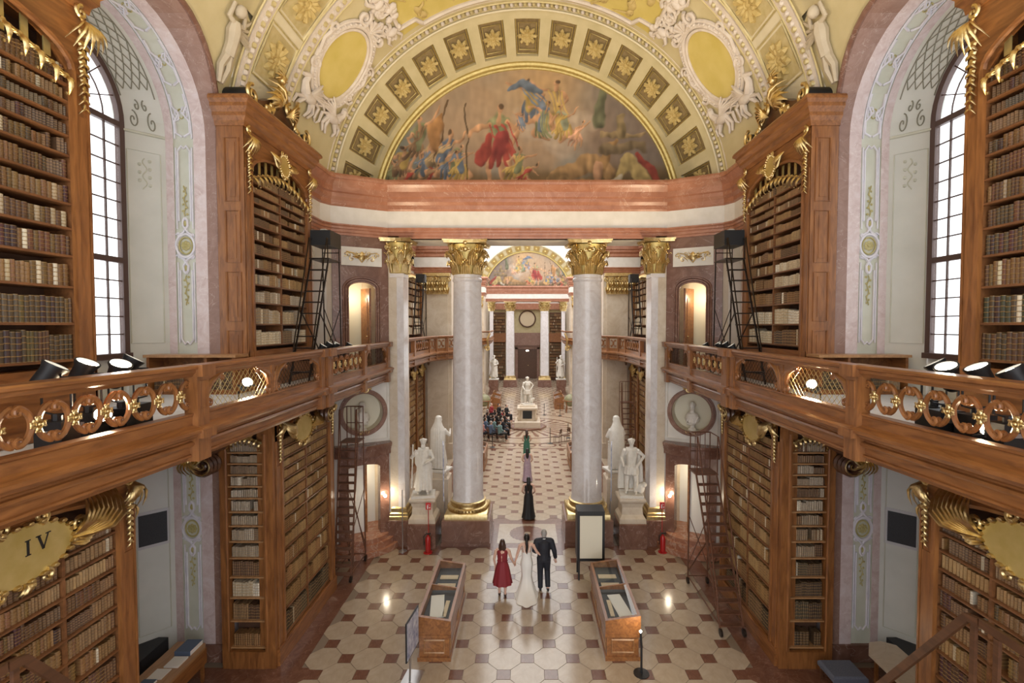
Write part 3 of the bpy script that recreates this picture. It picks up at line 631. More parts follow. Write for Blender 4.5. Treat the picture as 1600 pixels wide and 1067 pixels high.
# ---------------------------------------------------------------- lunette frescoes (generic painted scene, colour per vertex)
def fresco(name, y, flip, parent, nx=400, nz=180):
    """generic allegorical crowd under a clouded sky, painted stroke by stroke into vertex colours"""
    R5 = 5.6; rng = np.random.RandomState(5)
    X, Z = np.meshgrid(np.linspace(-1, 1, nx), np.linspace(0, 1, nz))
    def noise(sc, seed, n=9):
        rg = np.random.RandomState(seed); out = np.zeros_like(X)
        for k in range(n):
            a, b, p = rg.uniform(-sc, sc), rg.uniform(-sc, sc), rg.uniform(0, 6.3); out += np.sin(a * X * 3 + b * Z * 1.5 + p + 1.5 * np.sin(b * X * 2.3 - a * Z * 1.4 + p))
        return out / n ** .5
    n1, n2, n3, n4 = noise(2.2, 1), noise(5, 2), noise(12, 3), noise(26, 4)
    WX, WZ = X + .010 * n3 + .004 * n4, Z + .02 * n3[::-1] + .007 * n4[::-1]      # brush-worked edges
    mix = lambda A, B, t: A * (1 - t[..., None]) + np.array(B) * t[..., None]
    C = np.ones((nz, nx, 3)) * np.array([.25, .28, .29])
    C = mix(C, (.40, .30, .22), np.clip(.45 + .75 * n1 + .35 * n2, 0, 1)); C = mix(C, (.50, .35, .20), np.exp(-(((X - .12) / .3) ** 2 + ((Z - .88) / .28) ** 2)))
    C = mix(C, (.17, .13, .12), .8 / (1 + np.exp(-(X - .42 + n2 * .08) * 12))); C = mix(C, (.20, .22, .20), .8 / (1 + np.exp((X + .62 + .1 * n2) * 14)))
    for cx, cz, rx, rz in ((.1, .5, .17, .1), (.26, .44, .16, .1), (.0, .58, .1, .07), (.36, .55, .12, .09), (.2, .34, .12, .08)):
        C = mix(C, (.44, .37, .32), .75 * np.clip(1.4 - ((WX - cx) / rx) ** 2 - ((WZ - cz) / rz) ** 2 + .35 * n3, 0, 1)); C = mix(C, (.56, .48, .40), .45 * np.clip(1.1 - ((WX - cx + .03) / (rx * .7)) ** 2 - ((WZ - cz - .05) / (rz * .6)) ** 2 + .3 * n3, 0, 1))
    gr = .13 + .04 * n2 + .12 * np.abs(X) ** 3; C = mix(C, (.14, .10, .05), 1 / (1 + np.exp((Z - gr) * 40))); C = mix(C, (.26, .17, .09), .7 * np.exp(-((X + .1) / .35) ** 2 - ((Z - .07) / .06) ** 2)); C = mix(C, (.06, .05, .03), .85 / (1 + np.exp((Z - .03 - .08 * X ** 2) * 60)))
    def stroke(pts, wd, col, lit=.35):
        nonlocal C
        if not hasattr(wd, '__len__'): wd = [wd] * len(pts)
        for (x0, z0), (x1, z1), w0, w1 in zip(pts, pts[1:], wd, wd[1:]):
            dx, dz = x1 - x0, (z1 - z0) * .75; L2 = dx * dx + dz * dz + 1e-9; t = np.clip(((WX - x0) * dx + (WZ - z0) * .75 * dz) / L2, 0, 1)
            ex, ez = WX - x0 - t * dx, (WZ - z0) * .75 - t * dz; d = np.sqrt(ex * ex + ez * ez); w_ = w0 + (w1 - w0) * t
            g = np.clip((w_ - d) / (.25 * w_ + .002), 0, 1); sh = 1 + lit * np.clip((ez - .6 * ex) / w_, -1, 1) + .16 * n4
            C = C * (1 - g[..., None]) + np.array(col) * sh[..., None] * g[..., None]
    SK = (.48, .29, .18)
    def fig(x, z, h, c1, c2, lean=0., face=1, kneel=False, arm=0.6):
        k = h * .30; hip = (x, z + h * .48 if not kneel else z + h * .3); ch = (hip[0] + lean * .16 * h, hip[1] + h * .32); hd = (ch[0] + lean * .05, ch[1] + h * .17)
        if kneel: stroke([hip, (x + face * k * .6, z + h * .12), (x - face * k * .4, z)], [.05 * h / .5, .04 * h / .5, .02], SK)
        else:
            for d in (-1, 1): stroke([(hip[0] + d * k * .13, hip[1]), (hip[0] + d * k * .25 + face * .01, z + h * .24), (hip[0] + d * k * .28, z)], [.030 * h / .5, .022 * h / .5, .012 * h / .5], SK)
        for j in range(5): stroke([(hip[0] + (j - 2) * k * .14, hip[1] + h * .06), (hip[0] + (j - 2) * k * .3 - face * .01, hip[1] - h * .2 - .02 * (j % 2))], [.022 * h / .5, .018 * h / .5], [q * (.7 + .15 * j) for q in c2])
        stroke([hip, ch], [.042 * h / .5, .052 * h / .5], c1); stroke([(ch[0] - k * .3, ch[1] + .01), (ch[0] + k * .3, ch[1] + .01)], .022 * h / .5, c1)
        stroke([(ch[0] - face * k * .3, ch[1]), (ch[0] - face * k * .7, ch[1] - h * .12), (ch[0] - face * k * .5, ch[1] - h * .26)], [.018 * h / .5, .014 * h / .5, .01 * h / .5], SK)
        stroke([(ch[0] + face * k * .3, ch[1]), (ch[0] + face * k * .75, ch[1] + h * (arm - .5) * .4), (ch[0] + face * k * 1.1, ch[1] + h * (arm - .5))], [.018 * h / .5, .014 * h / .5, .01 * h / .5], SK)
        stroke([ch, hd], [.014 * h / .5, .012 * h / .5], SK); stroke([hd, (hd[0] + .004, hd[1] + .012)], .021 * h / .5, SK); stroke([(hd[0] - face * .006, hd[1] + h * .035), (hd[0] - face * .008, hd[1] + h * .03)], .018 * h / .5, (.12, .08, .05))
        for j in range(4): stroke([(ch[0] - k * .3 + j * k * .2, ch[1]), (hip[0] - face * k * (.2 + .2 * j), hip[1] - h * .05)], .007, [q * 1.3 for q in c2])
    gn, bl, oc, rd, br, tn = (.20, .22, .13), (.13, .17, .25), (.38, .28, .10), (.30, .06, .05), (.20, .13, .08), (.36, .27, .16)
    for k, (x, z, h, a, b_, l, kn) in enumerate(((-.90, .03, .26, br, gn, .3, 1), (-.82, .08, .34, oc, br, -.2, 1), (-.74, .16, .42, gn, br, .3, 0), (-.66, .10, .36, tn, bl, .2, 1), (-.58, .13, .4, bl, tn, .5, 1), (-.68, .02, .22, rd, br, 1.2, 1), (-.50, .08, .36, gn, bl, .6, 1), (-.44, .06, .3, bl, oc, -.4, 1), (-.80, .0, .2, br, rd, 1., 1))): fig(x, z, h, a, b_, l, 1, bool(kn), .5 + .25 * (k % 3))
    stroke([(-.62, .2), (-.58, .45), (-.53, .74)], .008, (.14, .09, .05)); stroke([(-.57, .62), (-.60, .52), (-.64, .46), (-.61, .34)], [.012, .045, .05, .03], (.36, .20, .09)); stroke([(-.40, .05), (-.41, .72)], .006, (.10, .07, .04))
    fig(-.20, .05, .62, gn, rd, .05, -1, False, .35); stroke([(-.24, .45), (-.30, .3), (-.32, .22)], [.02, .05, .03], rd); stroke([(-.17, .42), (-.2, .3)], [.05, .06], (.26, .05, .05))
    fig(-.07, .06, .34, gn, oc, .2, 1, True, .5); fig(-.02, .04, .2, oc, rd, 1., 1, True, .3)
    for x, z, h, a, b_, l, kn in ((.03, .55, .44, oc, bl, -.3, 1), (.17, .52, .46, tn, oc, .1, 1), (.10, .44, .30, bl, gn, .3, 1), (.25, .42, .3, (.30, .34, .26), oc, -.2, 1), (-.05, .5, .16, SK, bl, .2, 1), (.33, .33, .22, SK, (.5, .3, .22), .5, 0)): fig(x, z, h, a, b_, l, -1 if x < .2 else 1, bool(kn), .7)
    stroke([(-.12, .84), (-.02, .88), (.08, .8)], [.02, .04, .03], bl)
    stroke([(.18, .10), (.30, .16), (.44, .22), (.54, .14)], [.03, .06, .075, .05], (.32, .21, .11)); stroke([(.50, .18), (.56, .36), (.60, .42)], [.04, .025, .015], (.30, .19, .09)); stroke([(.16, .10), (.24, .06), (.36, .07), (.44, .05)], [.02, .025, .02, .012], (.22, .15, .08)); stroke([(.46, .1), (.48, .2)], .03, (.44, .27, .18))
    stroke([(.60, .08), (.66, .22), (.74, .14), (.80, .06)], [.03, .045, .05, .03], (.36, .29, .14)); stroke([(.74, .24), (.82, .18), (.86, .08)], [.02, .04, .03], (.24, .05, .04)); stroke([(.56, .06), (.62, .1)], .02, (.42, .40, .36)); stroke([(.66, .03), (.8, .03)], .025, rd); stroke([(.92, .03), (.94, .07)], .03, (.24, .20, .12))
    stroke([(.52, .34), (.76, .34)], .045, (.18, .14, .09)); stroke([(.50, .46), (.78, .46)], .016, (.26, .20, .12)); stroke([(.63, .5), (.63, .6)], [.04, .03], (.24, .19, .11)); stroke([(.48, .56), (.5, .8)], [.05, .03], (.14, .15, .10))
    C *= 1 + .07 * n4[..., None]; C = np.clip(C * np.array([.92, .84, .72]), .012, 1)
    if flip: C = C[:, ::-1]
    mb = MB(); lo = VZ + .7
    for j in range(nz):
        for i in range(nx):
            xx = X[0, i] * R5; top = VZ + math.sqrt(max(0, R5 * R5 - xx * xx)); z = max(lo, lo + Z[j, 0] * (VZ + R5 - lo)); z = min(z, max(top, lo)); mb.v.append((xx, y, z))
            q = int(np.clip((z - 13.1) / (VZ + R5 - 13.1), 0, .999) * nz); mb.c.append(tuple(C[q, i]))
    mb.f = [(j * nx + i, j * nx + i + 1, (j + 1) * nx + i + 1, (j + 1) * nx + i) for j in range(nz - 1) for i in range(nx - 1) if mb.v[(j + 1) * nx + i][2] - mb.v[j * nx + i][2] > 1e-5 or mb.v[(j + 1) * nx + i + 1][2] - mb.v[j * nx + i + 1][2] > 1e-5]
    return build(mb, name, 'fresco', parent)
fresco('lunette_fresco', 18.58, 0, CEIL)
m = MB(); m.prism([(6.3 * math.cos(PI * k / 40), 6.3 * math.sin(PI * k / 40)) for k in range(41)], 0, .3, FR((0, 18.64, VZ), (1, 0, 0), (0, 0, 1), (0, 1, 0))); build(m, 'lunette_wall', 'plaster_cream', CEIL)

# ---------------------------------------------------------------- entablature and screen
ENT = [(-7.1, 15.05), (-6.85, 15.05), (-6.85, 16.3), (-6.66, 16.68), (-4.98, 17.58), (4.98, 17.58), (6.66, 16.68), (6.85, 16.3), (6.85, 15.05), (7.1, 15.05)]
CORN = [(-.3, 12.06), (0, 12.06), (.05, 12.12), (.05, 12.26), (.13, 12.36), (.13, 12.48), (.19, 12.52), (.19, 12.70), (.30, 12.82), (.36, 12.9), (.40, 12.9), (.40, 12.99), (.36, 13.07), (-.3, 13.07)]
ARCHI = [(-.3, 11.1), (-.02, 11.1), (-.02, 11.18), (.02, 11.2), (.02, 11.29), (.06, 11.31), (.06, 11.38), (.11, 11.42), (.11, 11.46), (-.3, 11.46)]
m = MB(); m.sweep(ENT, CORN, side=-1); tr1 = struct(build(m, 'trim_1', 'marble_red'))
m = MB(); m.sweep(ENT, [(-.3, 11.46), (0, 11.46), (0, 12.06), (-.3, 12.06)], side=-1); struct(build(m, 'trim_2', 'plaster_white'))
m = MB(); m.sweep(ENT, ARCHI, side=-1); struct(build(m, 'trim_3', 'marble_red'))
m = MB(); m.box(-4.95, 4.95, 17.66, 19.1, 11.1, 13.0); m.box(-4.95, 4.95, 19.1, 19.2, 11.1, 12.0); struct(build(m, 'trim_4', 'plaster_white'))
m = MB(); m.box(-7.1, 7.1, 18.6, 19.05, 13.0, 20); scr = build(m, 'screen_wall', 'plaster_cream', CEIL)
# ================================================================== BOOKS
BOOKS = []      # (corner, along, into, up, w, d, h, colour, shelf label)
BROWN = [(0.128, 0.061, 0.024), (0.168, 0.083, 0.033), (0.096, 0.043, 0.018), (0.200, 0.108, 0.045), (0.144, 0.072, 0.036), (0.080, 0.040, 0.021), (0.224, 0.130, 0.060), (0.120, 0.065, 0.033)]
DARK = [(0.076, 0.043, 0.022), (0.104, 0.060, 0.030), (0.067, 0.043, 0.026), (0.133, 0.076, 0.038), (0.095, 0.068, 0.038), (0.057, 0.038, 0.022)]
TAN = [(0.245, 0.134, 0.050), (0.288, 0.166, 0.065), (0.216, 0.115, 0.040), (0.194, 0.096, 0.035), (0.317, 0.198, 0.085), (0.173, 0.083, 0.030), (0.259, 0.128, 0.050)]
PALE = [(0.551, 0.477, 0.352), (0.608, 0.540, 0.416), (0.475, 0.396, 0.280), (0.646, 0.585, 0.480), (0.437, 0.342, 0.224)]
GREY = [(0.340, 0.273, 0.197), (0.289, 0.218, 0.150), (0.383, 0.320, 0.245), (0.230, 0.156, 0.095), (0.425, 0.367, 0.292), (0.187, 0.117, 0.068)]
def shelf_books(o, ax, inn, length, z, gap, depth, pal, label, thick=.05, fill=.86, odd=PALE, podd=.05, seed=None):
    rnd = random.Random(seed); x = .005; base = rnd.choice(pal); run = 0; hh = gap * fill; w0 = thick
    while x < length - thick * .5:
        if run <= 0: run = rnd.randint(3, 12); base = rnd.choice(pal); hh = gap * rnd.uniform(fill - .16, fill + .02); w0 = thick * rnd.uniform(.75, 1.3)
        if rnd.random() < .012: x += rnd.uniform(.04, .13)
        run -= 1; wd = min(w0 * rnd.uniform(.85, 1.15), length - x)
        if wd < thick * .3: break
        c = rnd.choice(odd) if rnd.random() < podd else base; j = rnd.uniform(.8, 1.2)
        BOOKS.append(((o[0] + ax[0] * x, o[1] + ax[1] * x, z), ax, inn, wd * .96, depth * rnd.uniform(.72, .9), min(hh * rnd.uniform(.95, 1.04), gap * .97), tuple(min(.8, q * j) for q in c), label)); x += wd
ZU = [7.52, 8.04, 8.56, 9.0, 9.39, 9.74, 10.08, 10.42, 10.7, 10.95, 11.18, 11.42]
ZL = [.47, 1.1, 1.65, 2.14, 2.59, 2.98, 3.35, 3.68, 4.0, 4.28, 4.55, 4.81, 5.07]
ORD = ['lowest', 'second', 'third', 'fourth', 'fifth', 'sixth', 'seventh', 'eighth', 'ninth', 'tenth', 'eleventh', 'twelfth', 'thirteenth', 'fourteenth']
SIDE = {-1: 'left', 1: 'right'}
# ------------------------------------------------------------------ gilt ornament helpers (frames: p across, q up, r out)
def gspiral(mb, fr, cx, cy, r, turns, d, a0, t0, t1, r0=.0, n=20, k=6):
    P = spiral(cx, cy, r, turns, d, a0, n); mb.tube([(p, q, r0 + .01) for p, q in P], [t0 + (t1 - t0) * i / n for i in range(n + 1)], k, fr)
def leaf(mb, fr, p, q, ang, L, w, r0=0.0, curl=.3, k=5):
    pts = []; rad = []
    for i in range(6):
        t = i / 5; a = ang + curl * t * t; pts.append((p + L * t * math.cos(a), q + L * t * math.sin(a), r0 + L * .35 * math.sin(PI * t))); rad.append(max(.004, w * math.sin(PI * (.12 + .85 * t))))
    mb.tube(pts, rad, k, fr, sq=.45)
def garland(mb, fr, x0, x1, z_end, z_mid, n, drop, r=.03, out=.04):
    """fringe of gilt leaves and tassels hanging in the head of a case"""
    for i in range(n + 1):
        t = i / n; x = x0 + (x1 - x0) * t; z = z_end + (z_mid - z_end) * math.sin(PI * t)
        mb.ell((x, z, out), (r * 1.5, r * 1.3, r), 6, 4, fr)
        leaf(mb, fr, x, z, -PI / 2 + .5 * (.5 - t), drop, r * .9, out, .4); leaf(mb, fr, x, z, -PI / 2 + .9, drop * .5, r * .7, out, .5); leaf(mb, fr, x, z, -PI / 2 - .9, drop * .5, r * .7, out, -.5)
        mb.ell((x + .2 * drop * (.5 - t), z - drop, out + .03), r * .7, 5, 4, fr)
    mb.tube([(x0 + (x1 - x0) * i / 24, z_end + (z_mid - z_end) * math.sin(PI * i / 24), out) for i in range(25)], r * .6, 5, fr)
def cartouche(mb, mbf, fr, cx, cz, a, b, out=.06):
    """shield with gilt rocaille rim: field in mbf, rim in mb"""
    mbf.prism([(cx + a * math.cos(2 * PI * k / 28), cz + b * math.sin(2 * PI * k / 28)) for k in range(28)], out - .03, out, fr)
    for k in range(26):
        th = 2 * PI * k / 26; mb.ell((cx + a * 1.03 * math.cos(th), cz + b * 1.03 * math.sin(th), out), (a * .09, b * .11, .05), 6, 4, fr)
    for d in (-1, 1):
        gspiral(mb, fr, cx + d * a * .35, cz + b * 1.15, b * .26, 1.5, d, -PI / 2, b * .10, b * .04, out)
        gspiral(mb, fr, cx + d * a * .42, cz - b * 1.06, b * .22, 1.5, -d, PI / 2, b * .09, b * .03, out)
        gspiral(mb, fr, cx + d * a * 1.12, cz + b * .35, b * .25, 1.4, d, 0, b * .09, b * .04, out)
    for k in range(5): leaf(mb, fr, cx, cz - b * 1.0, -PI / 2 + (k - 2) * .5, b * .45, b * .08, out)
def drop_ornament(mb, fr, x, z, L, w):
    """pendant of acanthus, shell and bell-flowers on a pilaster head"""
    gspiral(mb, fr, x, z, w * .55, 1.3, 1, PI / 2, w * .2, w * .08, .05); gspiral(mb, fr, x, z - L * .18, w * .45, 1.3, -1, PI / 2, w * .2, w * .08, .05)
    for k in range(7): leaf(mb, fr, x, z - L * .05, -PI / 2 + (k - 3) * .28, L * .32, w * .17, .04)
    for k in range(8):
        zz = z - L * (.3 + .085 * k); q = 1 - k / 9
        mb.ell((x, zz, .05), (w * .32 * q + .012, L * .04, .04), 6, 4, fr)
        for d in (-1, 1): leaf(mb, fr, x, zz, -PI / 2 + d * .8, L * .09, w * .16 * q + .008, .04)
def rocaille(mb, fr, x, z, d, L, w):
    """fan of long gilt leaves sweeping from a cartouche"""
    for k in range(9): leaf(mb, fr, x, z, (.1 + .16 * k) if d > 0 else PI - (.1 + .16 * k), L * (1 - .05 * k), w * (1 - .04 * k), .05, d * (.5 - .1 * k))
    for k in range(7): leaf(mb, fr, x + d * L * .3 * (k / 7), z - w + .03 * k, (-.5 if d > 0 else PI + .5), L * .3, w * .5, .06, d * .8)
# ------------------------------------------------------------------ BOOKCASES
def sideframe(s, a, y0): return FR((s * a, y0, 0), (0, 1, 0), (0, 0, 1), (-s, 0, 0))   # p along the hall, q up, r out into the hall
def case_body(root, s, fr, W, z0, ztop, shelves, spring, apex, sw=.26, depth=.48, div=(), up=False, mt='wood'):
    m = MB(); m.box(sw - .02, W - sw + .02, z0, apex, -depth, -depth + .03, fr); build(m, 'back_panel', 'case_inside', root)
    for x in (sw + .001, W - sw - .013): m = MB(); m.box(x, x + .012, z0, spring - .01, -depth + .03, -.03, fr); build(m, 'inner_side', 'wood_shelf', root)
    for x0, x1 in ((0, sw), (W - sw, W)):
        m = MB(); m.box(x0, x1, z0, spring, -depth, 0, fr); 
        m.box(x0 + .05, x1 - .05, z0 + .5, spring - .6, 0, .018, fr)
        xi = x1 if x0 == 0 else x0
        m.box(xi - .035, xi + .035, z0, spring, -.02, .045, fr); m.box(x0 + .01, x0 + .04, z0, spring, 0, .03, fr); m.box(x1 - .04, x1 - .01, z0, spring, 0, .03, fr); build(m, 'stile', 'wood_up', root)
    m = MB(); m.arch(sw, W - sw, z0, ztop, spring, apex, -.12, .0, fr); m.box(0, sw, spring, ztop, -depth, 0, fr); m.box(W - sw, W, spring, ztop, -depth, 0, fr); m.box(sw, W - sw, apex, ztop, -depth, -.12, fr)
    c, h = W / 2, W / 2 - sw
    m.tube([(c - h * math.cos(PI * k / 20), spring + (apex - spring) * math.sin(PI * k / 20), .01) for k in range(21)], .045, 6, fr); build(m, 'header', 'wood', root)
    for i, z in enumerate(shelves):
        m = MB(); m.box(sw, W - sw, z - .035, z, -depth + .03, -.03, fr); m.box(sw, W - sw, z - .03, z - .006, -.03, -.02, fr); build(m, 'shelf', 'wood_shelf', root)
    for x in div:
        m = MB(); m.box(x - .02, x + .02, shelves[0], shelves[-1], -depth + .03, -.035, fr); build(m, 'divider', 'wood_shelf', root)
def fill_case(s, a, y0, W, shelves, top, sw, depth, pals, label, thick, div=(), seed=0, podd=.05, fillr=.84):
    xs = [sw] + list(div) + [W - sw]
    for i, z in enumerate(shelves):
        gap = (shelves[i + 1] if i + 1 < len(shelves) else top) - z - .035
        for j, (xa, xb) in enumerate(zip(xs, xs[1:])):
            pal = pals(i, j)
            if pal is None: continue
            o = (s * (a + .06), y0 + xa + .02, 0)
            shelf_books(o, (0, 1, 0), (s, 0, 0), xb - xa - .04, z, gap, depth - .08, pal, (label, i), thick, fillr, podd=podd, seed=seed * 1000 + i * 10 + j)
def upper_case(s, y0, W, label, near):
    A = 6.48; root = thing('upper_bookcase', label, 'bookcase', (s * A, y0 + W / 2, 6.47), None); fr = sideframe(s, A, y0); sw = .26
    case_body(root, s, fr, W, 6.47, 12.62, ZU, 11.62, 12.15, sw, .5, (W / 2,) if not near else (W / 2,))
    m = MB(); m.box(0, W, 6.47, 7.4, -.5, .03, fr); m.box(.3, W - .3, 6.65, 7.25, .03, .05, fr); build(m, 'plinth', 'wood', root)
    # panelled end facing down the hall
    for yy, sg in ((0, -1), (W, 1)):
        f2 = FR((s * A, y0 + yy, 0), (s, 0, 0), (0, 0, 1), (0, sg, 0)); m = MB(); m.box(0, .62, 6.47, 12.62, -.02, .01, f2)
        zs = [6.6, 8.0, 9.35, 10.75, 12.4]
        for za, zb in zip(zs, zs[1:]):
            m.tube([(.12, za + .1, .012), (.44, za + .1, .012), (.44, zb - .12, .012), (.12, zb - .12, .012)], .028, 4, f2, closed=True); m.box(.2, .36, za + .2, zb - .22, .0, .02, f2)
        build(m, 'end_panel', 'wood_up', root)
    prof = [(-.1, 12.55), (.03, 12.55), (.05, 12.66), (.12, 12.74), (.12, 12.82), (.2, 12.92), (.2, 13.0), (.27, 13.06), (.27, 13.12), (.24, 13.17), (-.4, 13.17)]
    m = MB(); m.sweep([(7.12, y0), (A, y0), (A, y0 + W), (7.12, y0 + W)], prof, S(s), side=1); build(m, 'cornice', 'wood', root)
    # pediment with gilt volutes and crest
    m = MB(); c = W / 2; top = lambda x: 13.17 + .22 + .5 * math.exp(-((x - c) / .7) ** 2)
    n = 20; xs = [.25 + (W - .5) * k / n for k in range(n + 1)]
    for k in range(n): m.prism([(xs[k], 13.17), (xs[k + 1], 13.17), (xs[k + 1], top(xs[k + 1])), (xs[k], top(xs[k]))], -.35, -.02, fr)
    build(m, 'pediment', 'wood_dark', root, True)
    for x in (.3, W - .3): m = MB(); m.tube([(x, 13.36, -.72), (x, 13.36, .02)], .19, 14, fr); build(m, 'pediment_roll', 'black', root, True)
    g = MB()
    for d, x in ((1, .32), (-1, W - .32)):
        gspiral(g, fr, x, 13.4, .24, 1.6, d, PI / 2, .05, .03, .04)
        g.tube([(x + d * q, z, .05) for q, z in ((.1, 13.22), (.45, 13.2), (.75, 13.45), (1.0, 13.62))], [.05, .06, .05, .05], 6, fr)
    for d in (-1, 1):
        for k in range(6): leaf(g, fr, c + d * .2, 13.55, PI / 2 - d * (.15 + .25 * k), .75 - .07 * k, .07, .05, -d * .6)
        gspiral(g, fr, c + d * .35, 13.75, .2, 1.4, d, PI / 2, .06, .03, .06)
        for k in range(9): g.ell((c + d * (.55 + .07 * k), 13.5 - .045 * k + .04 * math.sin(k * 2), .08), (.06, .07, .05), 6, 4, fr); leaf(g, fr, c + d * (.55 + .07 * k), 13.5 - .045 * k, -PI / 2 + .4 * (k % 3 - 1), .22, .03, .07)
    g.ell((c, 14.05, .05), (.16, .24, .14), 10, 7, fr); g.ell((c, 14.42, .06), (.11, .14, .11), 10, 7, fr); g.tube([(c - .25, 13.85, .04), (c, 14.12, .1), (c + .25, 13.85, .04)], [.06, .1, .06], 7, fr)
    for k in range(7): leaf(g, fr, c, 14.4, PI / 2 + (k - 3) * .5, .28, .04, .02)
    build(g, 'gilt_crest', 'gold', root, True)
    g = MB(); garland(g, fr, sw + .1, W - sw - .1, 11.5, 11.82, 13, .26, .035, .02); build(g, 'gilt_garland', 'gold', root, True)
    g, f = MB(), MB(); cartouche(g, f, fr, c, 12.18, .26, .26, .08)
    for d in (-1, 1): rocaille(g, fr, c + d * .25, 12.1, d, .45, .045)
    ct = build(f, 'cartouche', 'gold_plate', root); build(g, 'cartouche_rim', 'gold', ct, True)
    for x in (.13, W - .13):
        g = MB(); drop_ornament(g, fr, x, 12.5, 1.5, .17); build(g, 'gilt_pendant', 'gold', root, True)
    # hangings behind the garland
    m = MB()
    for k in range(9): x = sw + .25 + (W - 2 * sw - .5) * k / 8; m.box(x - .05, x + .05, 11.7, 12.1, -.1, -.085, fr)
    build(m, 'valance', 'gold_dull', root)
    return root
def lower_case(s, y0, W, label, numeral=None, near=False, end=False):
    A = 5.86; root = thing('lower_bookcase', label, 'bookcase', (s * A, y0 + W / 2, 0), None); fr = sideframe(s, A, y0); sw = .27
    case_body(root, s, fr, W, 0.02, 5.97, ZL, 5.3, 5.72, sw, .42, (W * .5,) if not near else (W * .36, W * .68))
    m = MB(); m.box(-.03, W + .03, 0, .4, -.42, .06, fr); m.box(-.02, W + .02, .34, .42, 0, .045, fr); build(m, 'plinth', 'wood', root)
    c = W / 2 if near else W * .38; g, f = MB(), MB(); cz = 5.36
    big = .62 if near else .5; cartouche(g, f, fr, c, cz, big, .33, .09)
    for d in (-1, 1): rocaille(g, fr, c + d * big, cz - .05, d, .8 if near else .62, .075 if near else .05)
    ct = build(f, 'cartouche', 'gold_plate', root); build(g, 'cartouche_rim', 'gold', ct, True)
    if numeral:
        # upright roman letters cut as bars, reading along the hall
        n = MB(); rt = -s                      # reading direction as seen from the hall
        def bar(x0, z0, x1, z1, w): 
            dx, dz = x1 - x0, z1 - z0; L = math.hypot(dx, dz); px, pz = -dz / L * w / 2, dx / L * w / 2
            n.prism([(c + rt * (x0 + px), z0 + pz + cz), (c + rt * (x1 + px), z1 + pz + cz), (c + rt * (x1 - px), z1 - pz + cz), (c + rt * (x0 - px), z0 - pz + cz)], .09, .096, fr)
        if s < 0:   # on the left wall the viewer reads towards the far end
            rt = 1
        h = .085; q_ = bar; bar = lambda a, b_, c_, d, w, q_=q_: q_(a * .62 + .16, b_ + .07, c_ * .62 + .16, d + .07, w * .62)
        bar(-.17, -h, -.17, h, .045); bar(-.22, h, -.12, h, .02); bar(-.22, -h, -.12, -h, .02)
        bar(.03, h, .12, -h, .045); bar(.22, h, .12, -h, .022); bar(-.02, h, .08, h, .02); bar(.17, h, .27, h, .02)
        build(n, 'numeral', 'ink', ct)
    for x in (.14, W - .14):
        g = MB(); drop_ornament(g, fr, x, 5.75, 1.0, .16); build(g, 'gilt_pendant', 'gold', root, True)
    # scroll bracket carrying the gallery
    for x in (W - .2,) if not near else ():
        xs_ = W * .68; g = MB()
        for r0 in (.08, .2, .32): gspiral(g, fr, xs_, 5.52, .21, 1.8, 1, PI / 2, .06, .03, r0)
        g.tube([(xs_, 5.72, .2), (xs_ - .5, 5.86, .2), (xs_ - 1.2, 5.92, .14)], [.06, .08, .05], 8, fr); build(g, 'scroll_bracket', 'wood_dark', root, True)
        g = MB()
        for k in range(7): leaf(g, fr, xs_ + .2, 5.5, PI / 2 - .45 * k, .3, .05, .2, .4)
        g.tube([(p, q, .38) for p, q in spiral(xs_, 5.52, .21, 1.8, 1, PI / 2, 20)], .018, 5, fr); build(g, 'bracket_leaf', 'gold', root, True)
    for yy, sg in ((0, -1), (W, 1)):
        f2 = FR((s * A, y0 + yy, 0), (s, 0, 0), (0, 0, 1), (0, sg, 0))
        if sg < 0 and end:
            # this end is a narrow bookcase of its own turned to the entrance
            m = MB(); m.box(0, .24, .0, 5.97, -.1, .12, f2); m.box(1.08, 1.24, 0, 5.97, -.1, .12, f2); m.box(.24, 1.08, 0, .4, -.1, .13, f2); m.box(.24, 1.08, 5.62, 5.97, -.1, .1, f2); m.tube([(.2, .42, .1), (.2, 5.5, .1)], .05, 6, f2); m.tube([(1.1, .42, .1), (1.1, 5.5, .1)], .035, 6, f2); build(m, 'end_frame', 'wood_up', root)
            m = MB(); m.box(.22, 1.1, .4, 5.7, -.32, -.29, f2); build(m, 'end_back', 'case_inside', root)
            for z in ZL: m = MB(); m.box(.24, 1.08, z - .035, z, -.29, .05, f2); build(m, 'end_shelf', 'wood_light', root)
            g = MB(); garland(g, f2, .28, 1.04, 5.3, 5.42, 7, .16, .035, .1); 
            for d in (-1, 1): rocaille(g, f2, .66, 5.42, d, .32, .04)
            build(g, 'end_garland', 'gold', root, True)
            g, f = MB(), MB(); cartouche(g, f, f2, .66, 5.58, .22, .14, .12); ct = build(f, 'end_cartouche', 'gold_plate', root); build(g, 'cartouche_rim', 'gold', ct, True)
            for i, z in enumerate(ZL):
                gap = (ZL[i + 1] if i + 1 < len(ZL) else 5.4) - z - .035
                if i == 0: shelf_books((s * (A + .29) if s > 0 else s * (A + 1.05), y0 - .0, 0), (1, 0, 0), (0, 1, 0), .76, z, gap * .72, .27, TAN if s < 0 else DARK, (label, i), .055, .8, podd=.02, seed=77 + s)
                else: shelf_books((s * (A + .26) if s > 0 else s * (A + 1.06), y0 - .0, 0), (1, 0, 0), (0, 1, 0), .80, z, gap, .28, (GREY if s < 0 else GREY[1:4] + BROWN[:3]) if i > 3 else (PALE[1:4] if (i == 2 and s < 0) else BROWN if s < 0 else DARK + TAN[:2]), (label, i), .04, .8, podd=.03, seed=80 + i + s)
        else:
